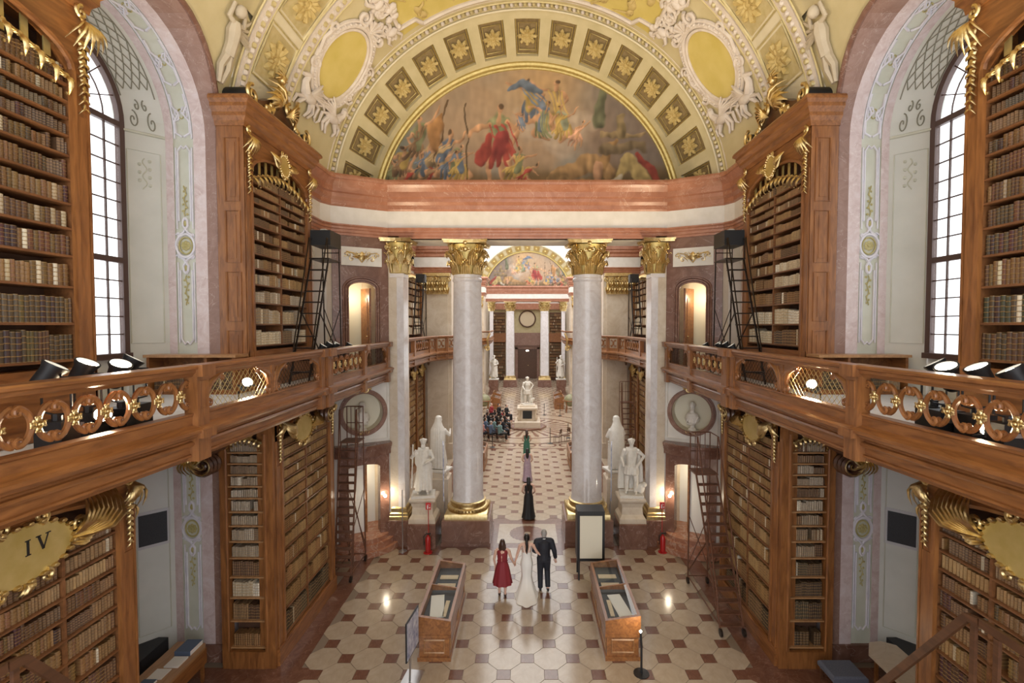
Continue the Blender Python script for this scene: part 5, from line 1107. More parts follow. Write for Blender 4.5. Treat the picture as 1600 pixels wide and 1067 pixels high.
# ================================================================== THE CENTRAL OVAL AND THE FAR WING
def far_hall():
    for s in (-1, 1):
        F = S(s); sd = SIDE[s]; wl = WALL[s]
        m = MB(); m.box(6.75, 7.2, 19, 29.4, 0, 13, F); m.box(7.2, 7.6, 31.4, 62, 0, 13, F); build(m, 'oval_wall', 'marble_beige', wl)
        # piers with flat gilt capitals
        for y0, y1, k in ((29.4, 31.4, 0), (51.5, 53.5, 1)):
            m = MB(); m.box(4.55, 7.4, y0, y1, 0, 11.1, F); m.box(4.75, 6.0, y0 - .12, y0, .9, 9.86, F); m.box(4.5, 7.4, y0 - .15, y0, 0, .9, F); build(m, 'oval_pier', 'marble_beige', wl)
            f = FR((s * 4.6, y0 - .12, 0), (s, 0, 0), (0, 0, 1), (0, -1, 0)); g = MB(); g.box(.1, 1.45, 9.86, 10.9, 0, .08, f); g.box(-.02, 1.57, 10.92, 11.1, 0, .3, f)
            for row in range(2):
                for j in range(5):
                    x = .18 + .3 * j + .15 * row
                    for q in (-1, 0, 1): leaf(g, f, x + q * .06, 9.9 + .36 * row, PI / 2 - q * .25, .42, .07, .08, 0)
            for x in (.05, .62, .92, 1.5): gspiral(g, f, x, 10.75, .16, 1.5, 1 if x > .7 else -1, PI / 2, .05, .03, .15)
            build(g, 'pier_capital', 'gold', wl, True)
        path = [(6.75, 19.1), (6.75, 29.3), (4.5, 29.3), (4.5, 31.5), (7.2, 31.5), (7.2, 51.4), (4.5, 51.4), (4.5, 53.6), (7.2, 53.6), (7.2, 63.2)]
        for pr, mt, nm in ((CORN, 'marble_red', 'oval_cornice'), ([(-.3, 11.46), (0, 11.46), (0, 12.06), (-.3, 12.06)], 'plaster_white', 'oval_frieze'), (ARCHI, 'marble_red', 'oval_architrave')):
            m = MB(); m.sweep(path, pr, F, side=1); build(m, nm, mt, wl)
        # bookcases of the oval
        W = 4.3; A = 6.15; y0 = 24.95
        lo = thing('lower_bookcase', 'distant lower bookcase beyond the %s column of the front screen' % sd, 'bookcase', (s * A, y0 + W / 2, 0)); fr = sideframe(s, A, y0); case_body(lo, s, fr, W, .02, 5.97, ZL, 5.2, 5.6, .2, .4, (W / 2,))
        m = MB(); m.box(0, W, 0, .4, -.4, .05, fr); build(m, 'plinth', 'wood', lo)
        m = MB(); m.box(W / 2 - .09, W / 2 + .09, .4, 5.4, -.05, .05, fr); build(m, 'centre_stile', 'wood_up', lo)
        for c in (W * .27, W * .73):
            g, f = MB(), MB(); cartouche(g, f, fr, c, 5.45, .4, .28, .1); rocaille(g, fr, c + .4, 5.4, 1, .4, .05); rocaille(g, fr, c - .4, 5.4, -1, .4, .05)
            ct = build(f, 'cartouche', 'gold_plate', lo); build(g, 'gilt_rim', 'gold', ct, True)
        g = MB(); gspiral(g, fr, W - .3, 5.8, .2, 1.6, 1, 0, .06, .03, .3); gspiral(g, fr, .4, 5.8, .2, 1.6, -1, 0, .06, .03, .3); g.tube([(.4, 5.95, .3), (W - .3, 5.95, .3)], .05, 6, fr); build(g, 'scroll_bracket', 'wood_dark', lo, True)
        fill_case(s, A, y0, W, ZL, 5.25, .2, .4, lambda i, j: TAN, 'oval lower', .05, (W / 2,), 51 + s)
        A2 = 6.3; up = thing('upper_bookcase', 'distant upper bookcase beyond the %s column with a dark ladder in front' % sd, 'bookcase', (s * A2, y0 + W / 2, 6.47)); fr = sideframe(s, A2, y0); case_body(up, s, fr, W, 6.47, 10.85, ZU[:9], 10.45, 10.6, .2, .4, (W / 2,))
        g = MB(); garland(g, fr, .3, W - .3, 10.55, 10.7, 12, .2, .05, .05); build(g, 'gilt_garland', 'gold', up, True)
        fill_case(s, A2, y0, W, ZU[:9], 10.5, .2, .4, lambda i, j: PALE if i < 2 else (TAN + PALE if i < 4 else TAN + BROWN), 'oval upper', .055, (W / 2,), 61 + s, .15)
        # gallery of the oval
        gl = thing('gallery', 'distant curved wooden gallery beyond the %s column of the front screen' % sd, 'gallery', (s * 5.2, 25, 5.99)); P = [(5.6, 19.3), (5.4, 23.5), (5.3, 26.6), (5.1, 27.6), (4.6, 28.4), (4.2, 29.2), (4.1, 30.5)]
        for pr, nm in ((RAIL, 'handrail'), (FASC, 'fascia')): m = MB(); m.sweep(P, pr, F, side=1); build(m, nm, 'wood', gl)
        m = MB(); m.prism([(p[0] + .12, p[1]) for p in P] + [(7, 30.5), (7, 19.3)], 6.2, 6.46, F); build(m, 'deck', 'wood', gl)
        for (a, y) in P[1:]: m = MB(); m.box(a - .02, a + .16, y - .14, y + .14, 6.1, 7.36, F); build(m, 'post', 'wood_up', gl)
        for (a0, q0), (a1, q1) in zip(P[1:], P[2:]):
            L = math.hypot(a1 - a0, q1 - q0); n = max(1, int((L - .3) / .4))
            for k in range(n):
                t = (k + .5) / n; o = bpy.data.objects.new('scroll_baluster', XM); link(o); o.parent = gl; o.location = Vector((s * (a0 + (a1 - a0) * t + .07), q0 + (q1 - q0) * t, 6.98)) - gl.location
                d = Vector((s * (a1 - a0), q1 - q0, 0)).normalized(); o.rotation_euler = Matrix((d, Vector((0, 0, 1)), d.cross(Vector((0, 0, 1))))).transposed().to_euler()
        # farther gallery balconies in front of the second screen
        g2 = thing('gallery', 'far small wooden balcony beside the far %s column' % sd, 'gallery', (s * 4.2, 55, 5.99)); P = [(5.5, 44), (4.6, 50.5), (4.0, 51.5), (3.9, 54), (4.3, 62)]
        for pr, nm in ((RAIL, 'handrail'), (FASC, 'fascia')): m = MB(); m.sweep(P, pr, F, side=1); build(m, nm, 'wood', g2)
        m = MB(); m.prism([(p[0] + .12, p[1]) for p in P] + [(7, 62), (7, 44)], 6.2, 6.46, F); build(m, 'deck', 'wood', g2)
        g = MB(); f = FR((s * 4.1, 51.2, 0), (s, 0, 0), (0, 0, 1), (0, -1, 0)); gspiral(g, f, .1, 5.6, .3, 1.6, 1, 0, .1, .05, .1); g.tube([(-.2, 7.2, .1), (.1, 6.5, .2), (0, 5.8, .2)], [.1, .14, .1], 6, f); build(g, 'console', 'gold', g2, True)
    # far screen
    for i, s in enumerate((-1, 1)):
        dup(NEARC[i], (0, 64.0 - 18.37, 0), None, 'far round marble column standing on the %s before the end door' % SIDE[s]); square_pillar(s, 63.6, 1, 'far square marble pilaster at the %s end of the second screen' % SIDE[s])
    m = MB(); m.sweep([(-7.3, 63.2), (7.3, 63.2)], CORN, side=-1); m.box(-7.3, 7.3, 63.3, 65, 12.0, 13.0); struct(build(m, 'trim_5', 'marble_red'))
    m = MB(); m.box(-7.3, 7.3, 63.22, 65, 11.46, 12.06); struct(build(m, 'trim_6', 'plaster_white'))
    m = MB(); m.sweep([(-7.3, 63.2), (7.3, 63.2)], ARCHI, side=-1); m.box(-7.3, 7.3, 63.3, 65, 11.1, 11.46); struct(build(m, 'trim_7', 'marble_red'))
    fw = MB(); fw.box(-9, 9, 64.9, 65.2, 13.0, 20.5); far = struct(build(fw, 'wall_far', 'plaster_white'))
    fresco('lunette_fresco', 64.7, 1, far, 120, 60)
    m = MB(); m.grid(lambda u, v: ((5.7 + .9 * v) * math.cos(PI * u), 64.75 - .8 * v, VZ + (5.7 + .9 * v) * math.sin(PI * u)), 60, 1); build(m, 'coffered_band', 'plaster_vault', far, True)
    for k in range(1, 16):
        ph = PI * k / 16; m = MB()
        pts = [((5.7 + .9 * t) * math.cos(ph + d), 64.70 - .8 * t, VZ + (5.7 + .9 * t) * math.sin(ph + d)) for t, d in ((.2, -.06), (.2, .06), (.8, .06), (.8, -.06))]; m.add(pts, [(0, 1, 2, 3)]); m.ell(tuple(sum(p[i] for p in pts) / 4 for i in range(3)), (.16, .1, .16), 6, 4); build(m, 'coffer', 'gold_dull', far)
    for r, mt in ((5.7, 'gold_dull'), (6.62, 'plaster_rib')): m = MB(); m.tube([(r * math.cos(PI * k / 50), 64.6 if r < 6 else 63.9, VZ + r * math.sin(PI * k / 50)) for k in range(51)], .12, 6); build(m, 'arch_moulding', mt, far, True)
    # end wall with the big door
    m = MB(); m.box(-7.5, 7.5, 74, 74.4, 0, 13); ew = struct(build(m, 'wall_end', 'plaster_cream'))
    for s in (-1, 1):
        m = MB(); m.box(5.6, 6, 65, 74, 0, 13, S(s)); build(m, 'wing_wall', 'marble_beige', ew)
        m = MB(); m.box(2.1, 2.75, 73.6, 74, .9, 10, S(s)); build(m, 'end_pilaster', 'marble_beige', ew); m = MB(); m.box(2.0, 2.85, 73.5, 74, 0, .9, S(s)); build(m, 'end_pilaster_foot', 'marble_brown', ew); m = MB(); m.box(2.05, 2.8, 73.55, 74, .9, 1.2, S(s)); m.box(2.0, 2.85, 73.5, 74, 9.4, 10.4, S(s)); build(m, 'end_pilaster_gilding', 'gold', ew)
        # dark cases of the far wing
        c = thing('far_bookcase', 'dark far bookcase seen just outside the far %s column' % SIDE[s], 'bookcase', (s * 4.0, 71, 0)); m = MB(); m.box(3.2, 5.5, 71.2, 71.6, 0, 9.9, S(s)); build(m, 'body', 'case_inside', c)
        for k in range(22):
            if k in (12, 13): continue
            m = MB(); m.box(3.2, 5.5, 70.95, 71.25, .5 + k * .42, .55 + k * .42, S(s)); build(m, 'shelf', 'wood_shelf', c)
        m = MB(); m.box(3.1, 5.5, 70.6, 71.2, 5.6, 6.9, S(s)); build(m, 'balcony_front', 'wood', c)
        for k in range(22):
            if k in (12, 13): continue
            shelf_books((s * 3.25 if s > 0 else s * 5.45, 70.98, 0), (1, 0, 0), (0, 1, 0), 2.2, .55 + k * .42, .37, .2, DARK + BROWN, ('far', 0), .08, .85, seed=300 + k + s)
    for z0, z1, e, mt in ((10.4, 11.3, .3, 'marble_red'), (11.3, 12.1, .1, 'plaster_white'), (12.1, 13, .5, 'marble_red')): m = MB(); m.box(-5.6, 5.6, 74 - e - .2, 74, z0, z1); build(m, 'end_entablature', mt, ew)
    m = MB(); m.box(-1.85, -1.45, 73.7, 74, 0, 4.7); m.box(1.45, 1.85, 73.7, 74, 0, 4.7); m.box(-1.85, 1.85, 73.7, 74, 4.45, 5.0); m.box(-2.1, 2.1, 73.3, 74, 5.0, 5.35); m.box(-2.0, 2.0, 73.4, 74, 5.9, 6.9); m.box(-2.1, 2.1, 73.3, 74, 5.35, 5.9) ; build(m, 'door_case', 'marble_jamb', ew)
    m = MB(); m.tube([(1.2 * math.cos(2 * PI * k / 32), 73.9, 9.0 + 1.2 * math.sin(2 * PI * k / 32)) for k in range(32)], .1, 6, closed=True); build(m, 'round_frame', 'wood_dark', ew, True)
    m = MB(); m.prism([(1.15 * math.cos(2 * PI * k / 32), 9 + 1.15 * math.sin(2 * PI * k / 32)) for k in range(32)], 0, .06, FR((0, 73.98, 0), (1, 0, 0), (0, 0, 1), (0, -1, 0))); build(m, 'round_field', 'paper_aged', ew)
    dm = MB(); dm.box(-1.45, 1.45, 73.8, 74, 0, 4.45); d = struct(build(dm, 'door_5', 'wood_dark'))
    for x in (-1, 1):
        for z0, z1 in ((.2, 1.3), (1.45, 2.8), (2.95, 4.2)): m = MB(); m.box(x * .72 - .5, x * .72 + .5, 73.76, 73.8, z0, z1); build(m, 'door_panel', 'wood_dark', d)
    m = MB(); m.ell((.12, 73.72, 2.0), .06, 6, 5); build(m, 'door_handle', 'gold', d)
    l = thing('exit_light', 'small bright exit light above the dark end door', 'lamp', (0, 73.75, 4.2)); m = MB(); m.box(-.2, .2, 73.66, 73.74, 4.12, 4.3); build(m, 'housing', 'white_paint', l); m = MB(); m.box(-.17, .17, 73.64, 73.66, 4.14, 4.28); build(m, 'diffuser', 'lamp_lens', l)
far_hall()
# ================================================================== LADDERS
def ladder(s, label, a0, a1, yf, zf, yt, zt, yb, mat, rail=1.1, nt=12, box=False, th=.03, wheels=True):
    F = S(s); root = thing('library_ladder', label, 'ladder', (s * (a0 + a1) / 2, (yf + yb) / 2, zf))
    for a in (a0, a1):
        m = MB(); m.tube([(a, yf, zf + (.1 if wheels else 0)), (a, yt, zt)], th, 4, F); build(m, 'stringer', mat, root)
        m = MB(); m.tube([(a, yf + .25, zf + .9), (a, yt - .1, zt + rail), (a, yb, zt + rail)], th * .7, 5, F); m.tube([(a, yt - .05, zt), (a, yt - .05, zt + rail)], th * .6, 5, F); m.tube([(a, yb, zt), (a, yb, zt + rail)], th * .6, 5, F); m.tube([(a, yf + .25, zf + .9), (a, yf + .22, zf + .35)], th * .6, 5, F); build(m, 'handrail', mat, root)
        m = MB(); m.tube([(a, yb + .1, zf + (.1 if wheels else 0)), (a, yb, zt)], th * .8, 4, F); m.tube([(a, yb + .08, zf + .4), (a, yf + (yt - yf) * .55, zf + (zt - zf) * .55)], th * .6, 4, F); m.tube([(a, yf + .1, zf + .25), (a, yb + .1, zf + .25)], th * .7, 4, F); build(m, 'rear_leg', mat, root)
        if wheels:
            for y in (yf, yb + .1): m = MB(); m.lathe([(.02, -.03), (.1, -.025), (.1, .025), (.02, .03)], 12, lambda x, y_, z, a=a, y=y: F(a + z, y + x, zf + .1 + y_)); build(m, 'wheel', 'iron', root, True)
    for k in range(1, nt + 1):
        t = k / (nt + 1); y, z = yf + (yt - yf) * t, zf + (zt - zf) * t; m = MB(); m.box(a0, a1, y - .09, y + .09, z - .02, z + .012, F); build(m, 'tread', mat, root)
    m = MB(); m.box(a0 - .03, a1 + .03, yt - .05, yb + .03, zt, zt + .04, F); build(m, 'platform', mat, root)
    for q_, t_ in ((1, .7), (.5, .5)): m = MB(); m.tube([(a0, yb, zt + rail * q_), (a1, yb, zt + rail * q_)], th * t_, 5, F); build(m, 'guard_rail', mat, root)
    m = MB(); m.tube([(a0, yb + .09, zf + .6), (a1, yb + .05, zf + (zt - zf) * .6)], th * .5, 4, F); m.tube([(a1, yb + .09, zf + .6), (a0, yb + .05, zf + (zt - zf) * .6)], th * .5, 4, F); build(m, 'brace', mat, root); m = MB(); m.tube([(a0, yb + .1, zf + .25), (a1, yb + .1, zf + .25)], th * .7, 4, F); build(m, 'base_bar', mat, root)
    if box: m = MB(); m.box(a0 - .04, a1 + .04, yt + .05, yb + .05, zt + .42, zt + .85, F); build(m, 'seat_box', 'black', root)
    else:
        for k in range(1, 4): m = MB(); a = a0 + (a1 - a0) * k / 4; m.tube([(a, yb, zt), (a, yb, zt + rail)], th * .45, 4, F); build(m, 'baluster', mat, root)
for s in (-1, 1):
    ladder(s, 'black iron library ladder with boxed platform standing on the %s gallery' % SIDE[s], 5.72, 6.22, 12.75, 6.46, 14.15, 9.9, 14.95, 'iron', .6, 10, True, .028, False)
    ladder(s, 'small dark ladder on the distant gallery behind the %s slim pilaster' % SIDE[s], 5.55, 5.95, 25.2, 6.46, 26.3, 9.9, 26.8, 'iron', .6, 9, True, .03, False)
ladder(-1, 'rust-brown rolling ladder at the far end of the left lower bookcase', 5.5, 6.04, 15.0, 0, 15.75, 4.2, 16.3, 'rust_metal', 1.1, 16)
ladder(1, 'rust-brown rolling ladder with wheels in front of the right lower bookcase', 4.98, 5.58, 12.35, 0, 14.3, 3.6, 14.85, 'rust_metal', 1.15, 14)
ladder(1, 'distant rust-brown ladder in the oval behind the right statue', 4.95, 5.6, 24.6, 0, 25.7, 3.9, 26.2, 'rust_metal', 1.1, 14)
def wooden_stair(s, label):
    dy = -.72 if s < 0 else 0; F = lambda a, y, z: (s * a, y + dy, z); root = thing('wooden_steps', label, 'ladder', (s * 5.45, 6.4 + dy, 0))
    for a in (5.1, 5.72):
        m = MB(); m.prism([(8.35, .0), (8.55, .0), (5.85, 3.3), (4.4, 3.3), (4.4, 3.15), (5.75, 3.15)], a - .03, a + .03, lambda x, y, z: F(z, x, y)); build(m, 'stringer', 'wood_dark', root)
        if a > 5.5: continue
        m = MB(); m.prism([(8.1, 1.1), (8.18, 1.16), (5.6, 4.66), (5.42, 4.7), (5.42, 4.6), (5.55, 4.58)], a - .025, a + .025, lambda x, y, z: F(z, x, y)); m.prism([(5.40, 4.61), (4.4, 4.61), (4.4, 4.71), (5.40, 4.71)], a - .024, a + .024, lambda x, y, z: F(z, x, y)); build(m, 'handrail', 'wood_dark', root)
        for y in (5.48, 5.2, 4.92, 4.64): m = MB(); m.box(a - .02, a + .02, y - .03, y + .03, 3.31, 4.6, F); build(m, 'baluster', 'wood_dark', root)
        m = MB(); m.box(a - .04, a + .04, 8.05, 8.15, .45, 1.16, F); m.box(a - .04, a + .04, 4.4, 4.5, 0, 3.2, F); build(m, 'leg', 'wood_dark', root)
    for k in range(1, 12): z = k * .28; y = 8.4 - k * .23; m = MB(); m.box(5.1, 5.72, y - .12, y + .12, z - .015, z + .015, F); build(m, 'tread', 'wood_dark', root)
    m = MB(); m.box(5.1, 5.72, 4.4, 5.8, 3.26, 3.3, F); build(m, 'platform', 'wood_dark', root)
wooden_stair(1, 'dark wooden steps with handrail in the bottom right corner'); wooden_stair(-1, 'dark wooden steps with handrail in the bottom left corner')

# ================================================================== STATUES
def remesh(o, v): r = o.modifiers.new('remesh', 'REMESH'); r.mode = 'VOXEL'; r.voxel_size = v; r.use_smooth_shade = True
def statue_figure(m, f, kind, seed=0):
    """one carved standing figure about 2.1 m high; frame x right, y towards its back, z up"""
    rnd = random.Random(seed); T = lambda p, r, n=8: m.tube(p, r, n, f)
    T([(-.12, 0, .9), (-.16, -.06, .5), (-.17, 0, .08), (-.2, -.14, .04)], [.13, .09, .07, .05]); T([(.12, 0, .9), (.17, -.12, .5), (.15, -.02, .08), (.16, -.2, .04)], [.13, .09, .07, .05])
    T([(0, 0, .85), (0, 0, 1.1), (.02, -.02, 1.4), (.02, 0, 1.6)], [.2, .18, .21, .17]); T([(-.2, 0, 1.6), (.2, 0, 1.6)], [.1, .1]); T([(0, 0, 1.62), (0, -.02, 1.8)], [.08, .07])
    m.ell((0, -.03, 1.9), (.1, .12, .145), 12, 8, f); m.ell((0, -.155, 1.88), (.02, .03, .035), 6, 4, f)
    for k in range(12): a = 2 * PI * k / 12; m.ell((.1 * math.cos(a), .02 + .1 * math.sin(a), 1.95), .05, 6, 4, f)
    if kind in ('robed', 'veiled'):
        for k in range(5): m.ell((-.06 + .03 * k, -.13, 1.76 - .03 * (k % 2)), (.03, .04, .07), 6, 4, f)
        for k in range(16):
            a = 2 * PI * k / 16 + rnd.uniform(-.1, .1); r = rnd.uniform(.24, .32); T([(.17 * math.cos(a), .14 * math.sin(a), 1.25), (.22 * math.cos(a) + .03, .18 * math.sin(a), .8), (r * math.cos(a) + rnd.uniform(-.05, .05), r * math.sin(a), .1 + rnd.uniform(0, .12))], [.06, .075, .06], 6)
        for k in range(7): T([(-.28, .05, 1.5 - .06 * k), (0, -.22, 1.3 - .1 * k), (.3, -.02, 1.05 - .1 * k)], [.05, .055, .05], 6)
    if kind == 'armoured':
        for k in range(14): a = 2 * PI * k / 14; T([(.2 * math.cos(a), .17 * math.sin(a), 1.02), (.25 * math.cos(a), .2 * math.sin(a), .72)], [.05, .055], 6)
        for k in range(9): a = PI * (.1 + .8 * k / 8); T([(.24 * math.cos(a), .12 + .06 * math.sin(a), 1.6), (.4 * math.cos(a), .2 + .1 * math.sin(a), .9), (.44 * math.cos(a), .22, .1)], [.07, .075, .06], 6)
        m.ell((.34, .0, .2), (.16, .16, .2), 8, 6, f); m.ell((.46, -.06, .35), (.1, .1, .1), 8, 6, f)
    if kind == 'veiled':
        for k in range(9): a = PI * (.05 + .9 * k / 8); T([(.07 * math.cos(a), .03 + .08 * math.sin(a), 2.06), (.12 * math.cos(a), .06 + .09 * math.sin(a), 1.82), (.25 * math.cos(a), .08 + .12 * math.sin(a), 1.55), (.27 * math.cos(a), .1 + .14 * math.sin(a), .8), (.34 * math.cos(a), .12 + .16 * math.sin(a), .05)], [.05, .055, .075, .075, .06], 6)
        m.ell((0, .03, 2.04), (.13, .15, .09), 10, 6, f)
    if kind == 'armoured': L, Rr = [(-.22, 0, 1.58), (-.34, .05, 1.3), (-.3, -.2, 1.12)], [(.22, 0, 1.58), (.46, .04, 1.36), (.25, -.1, 1.1)]
    else: L, Rr = [(-.22, 0, 1.58), (-.42, -.08, 1.34), (-.34, -.3, 1.48)], [(.22, 0, 1.58), (.36, -.05, 1.28), (.14, -.24, 1.2)]
    for P in (L, Rr):
        T(P, [.085, .07, .05]); e = Vector(P[2]); d = (e - Vector(P[1])).normalized(); m.ell(tuple(e + d * .06), (.05, .05, .06), 7, 5, f)
        for j in range(4): T([tuple(e + d * .06 + Vector((0, .03 - .02 * j, 0))), tuple(e + d * .15 + Vector((0, .04 - .025 * j, -.01)))], [.016, .012], 5)
    if kind == 'robed': T([(-.4, -.32, .3), (-.34, -.34, 1.9)], .03)
def statue(c, base, label, kind, z0, rot=0, scale=1.0, seed=1, ped=None):
    root = thing('marble_statue', label, 'statue', (c[0], c[1], z0)); f0 = FR((c[0], c[1], z0), (math.cos(rot) * scale, math.sin(rot) * scale, 0), (-math.sin(rot) * scale, math.cos(rot) * scale, 0), (0, 0, scale))
    m = MB(); m.bbox(-.42, .42, -.36, .36, 0, .1, .02, f0); build(m, 'base_slab', 'marble_statue', root)
    m = MB(); f1 = lambda x, y, z: f0(x, y, z + .08); statue_figure(m, f1, kind, seed)
    o = build(m, 'figure', 'marble_statue', root); remesh(o, .022 * scale); return root
def pedestal(c, label, dark=True):
    root = thing('statue_pedestal', label, 'pedestal', (c[0], c[1], 0)); f = FR((c[0], c[1], 0), (1, 0, 0), (0, 1, 0), (0, 0, 1))
    m = MB(); m.bbox(-.5, .5, -.55, .6, 0, .9, .02, f); build(m, 'dark_plinth', 'marble_brown', root)
    m = MB()
    pr = [(.48, .9), (.48, .98), (.47, 1.06), (.38, 1.2), (.36, 1.45), (.40, 1.6), (.46, 1.66), (.48, 1.72), (.46, 1.78)]
    vs = []
    for r, z in pr: vs += [f(-r, -r, z), f(r, -r, z), f(r, r, z), f(-r, r, z)]
    m.add(vs, [(4 * i + k, 4 * i + (k + 1) % 4, 4 * i + 4 + (k + 1) % 4, 4 * i + 4 + k) for i in range(len(pr) - 1) for k in range(4)] + [(4 * len(pr) - 4, 4 * len(pr) - 3, 4 * len(pr) - 2, 4 * len(pr) - 1)])
    build(m, 'stone_pedestal', 'marble_beige', root); return root
pedestal((-3.78, 17.78), 'stone pedestal on a dark plinth between left column and pilaster'); pedestal((3.78, 17.78), 'stone pedestal on a dark plinth between right column and pilaster')
statue((-3.8, 17.75), 1, 'white marble statue of a bearded robed man holding a staff, front left', 'robed', 1.78, .15, 1.0, 3)
statue((3.8, 17.75), 1, 'white marble statue in armour with hand on hip, front right', 'armoured', 1.78, -.1, 1.0, 4)
for s in (-1, 1):
    p = thing('statue_pedestal', 'tall stone pedestal behind the front %s statue' % SIDE[s], 'pedestal', (s * 3.6, 19.8, 0)); m = MB(); m.bbox(3.16, 4.06, 19.35, 20.25, 0, 1.9, .05, S(s)); m.bbox(3.24, 3.98, 19.42, 20.16, 1.9, 2.1, .05, S(s)); build(m, 'block', 'marble_beige', p)
    statue((s * 3.6, 19.8), 1, 'veiled marble statue with its back turned, behind the front %s statue' % SIDE[s], 'veiled', 2.1, PI + .3 * s, 1.02, 7 + s)
    p = thing('statue_pedestal', 'far stone pedestal near the far %s column' % SIDE[s], 'pedestal', (s * 3.9, 57, 0)); m = MB(); m.bbox(3.4, 4.4, 56.5, 57.5, 0, 1.7, .05, S(s)); m.box(3.3, 4.5, 56.4, 57.6, 0, .3, S(s)); build(m, 'block', 'marble_brown', p)
    statue((s * 3.9, 57), 1, 'far white statue seen beside the far %s column' % SIDE[s], 'robed', 1.7, 0, 1.35, 11 + s)
# central emperor-like statue on its pedestal
p = thing('statue_pedestal', 'pale stone pedestal with black plaque in the middle of the hall', 'pedestal', (0, 38.3, 0)); f = FR((0, 38.3, 0), (1, 0, 0), (0, 1, 0), (0, 0, 1))
m = MB(); m.lathe([(1.5, 0), (1.5, .12), (1.35, .14)], 8, f); build(m, 'dark_step', 'marble_brown', p)
m = MB(); m.bbox(-1.0, 1.0, -1, 1, .13, .62, .05, f); m.bbox(-.62, .62, -.62, .62, .62, 1.55, .02, f); m.bbox(-.78, .78, -.78, .78, 1.5, 1.68, .05, f); m.bbox(-.6, .6, -.6, .6, 1.68, 1.78, .02, f)
for x in (-.62, .62): m.tube([(x * 1.02, -.63, .65), (x * 1.12, -.66, .85), (x * .98, -.66, 1.15), (x * 1.05, -.66, 1.48)], [.1, .12, .08, .1], 8, f)
build(m, 'block', 'marble_beige', p)
m = MB(); m.box(-.36, .36, -.66, -.62, .8, 1.4, f); build(m, 'plaque', 'black', p)
statue((0, 38.3), 1, 'white marble statue on pedestal in the middle of the hall', 'armoured', 1.78, .3, 1.05, 21)

# ================================================================== DISPLAY CASES, STANDS
def vitrine(x0, x1, y0, y1, z, slope, label, papers, name='display_case'):
    root = thing(name, label, 'display case', ((x0 + x1) / 2, (y0 + y1) / 2, 0)); w = x1 - x0
    m = MB(); m.box(x0 + .04, x1 - .04, y0 + .04, y1 - .04, .08, z - .36); m.box(x0, x1, y0, y1, 0, .1); m.box(x0 - .01, x1 + .01, y0 - .01, y1 + .01, z - .40, z - .331); build(m, 'base', 'wood', root)
    for q in (0,): m = MB(); m.tube([(x0 + .16, y0 + .035, .2), (x1 - .16, y0 + .035, .2), (x1 - .16, y0 + .035, z - .48), (x0 + .16, y0 + .035, z - .48)], .025, 4, closed=True); build(m, 'end_panel', 'wood_light', root)
    n = max(2, int((y1 - y0) / .95))
    for k in range(n):
        a, b = y0 + .12 + (y1 - y0 - .24) * k / n + .05, y0 + .12 + (y1 - y0 - .24) * (k + 1) / n - .05
        for x in (x0 + .035, x1 - .035): m = MB(); m.tube([(x, a, .2), (x, b, .2), (x, b, z - .48), (x, a, z - .48)], .022, 4, closed=True); build(m, 'side_panel', 'wood_light', root)
    zl, zr = z + max(0, slope), z + max(0, -slope)
    def top(x): return zl + (zr - zl) * (x - x0) / w
    m = MB()
    def wedge(xa, xb, ya, yb, low, drop=0): m.add([(xa, ya, low), (xb, ya, low), (xb, yb, low), (xa, yb, low), (xa, ya, top(xa) - drop), (xb, ya, top(xb) - drop), (xb, yb, top(xb) - drop), (xa, yb, top(xa) - drop)], [(3, 2, 1, 0), (4, 5, 6, 7), (0, 1, 5, 4), (1, 2, 6, 5), (2, 3, 7, 6), (3, 0, 4, 7)])
    wedge(x0, x0 + .07, y0, y1, z - .33); wedge(x1 - .07, x1, y0, y1, z - .33); wedge(x0 + .07, x1 - .07, y0, y0 + .08, z - .33); wedge(x0 + .07, x1 - .07, y1 - .08, y1, z - .33); ym = y0 + (y1 - y0) * .52; wedge(x0 + .07, x1 - .07, ym - .02, ym + .02, z - .05)
    build(m, 'frame', 'wood', root)
    m = MB(); m.box(x0 + .06, x1 - .06, y0 + .06, y1 - .06, z - .14, z - .11); build(m, 'lining', 'vent_dark', root)
    for a, b in ((y0 + .08, ym - .02), (ym + .02, y1 - .08)):
        m = MB(); m.add([(x0 + .07, a, top(x0 + .07) - .01), (x1 - .07, a, top(x1 - .07) - .01), (x1 - .07, b, top(x1 - .07) - .01), (x0 + .07, b, top(x0 + .07) - .01)], [(0, 1, 2, 3)]); build(m, 'glass_pane', 'case_glass', root)
    for (fx, fy, fw, fh, mt, nm) in papers:
        m = MB(); cx, cy = x0 + w * fx, y0 + (y1 - y0) * fy; a = .15 if mt == 'paper' else 0; c, s_ = math.cos(a), math.sin(a)
        fp = FR((cx, cy, z - .105), (c, s_, 0), (-s_, c, 0), (0, 0, 1)); m.box(-fw / 2, fw / 2, -fh / 2, fh / 2, 0, .02, fp); m.box(-fw / 2 + .03, fw / 2 - .03, -fh / 2 + .03, fh / 2 - .03, .02, .024, fp); o = build(m, nm, mt, root)
    return root
PAP = [(.42, .28, .34, 1.0, 'paper', 'reflection_sheet'), (.72, .24, .1, .7, 'paper_aged', 'caption_strip'), (.5, .62, .5, .22, 'paper_aged', 'open_book'), (.52, .78, .5, .2, 'paper_aged', 'open_book')]  # the long white sheet paints in the window's reflection on the glass
vitrine(-2.62, -1.82, 11.4, 14.25, .98, .12, 'wooden glass-topped display case to the left of the walking group', PAP)
vitrine(1.86, 2.70, 11.42, 14.3, .98, -.12, 'wooden glass-topped display case to the right of the walking group', [(1 - a, b, c, d, e, g) for a, b, c, d, e, g in PAP])
P2 = [(.5, .3, .5, .4, 'paper_aged', 'open_book'), (.5, .72, .5, .3, 'paper_aged', 'open_book')]
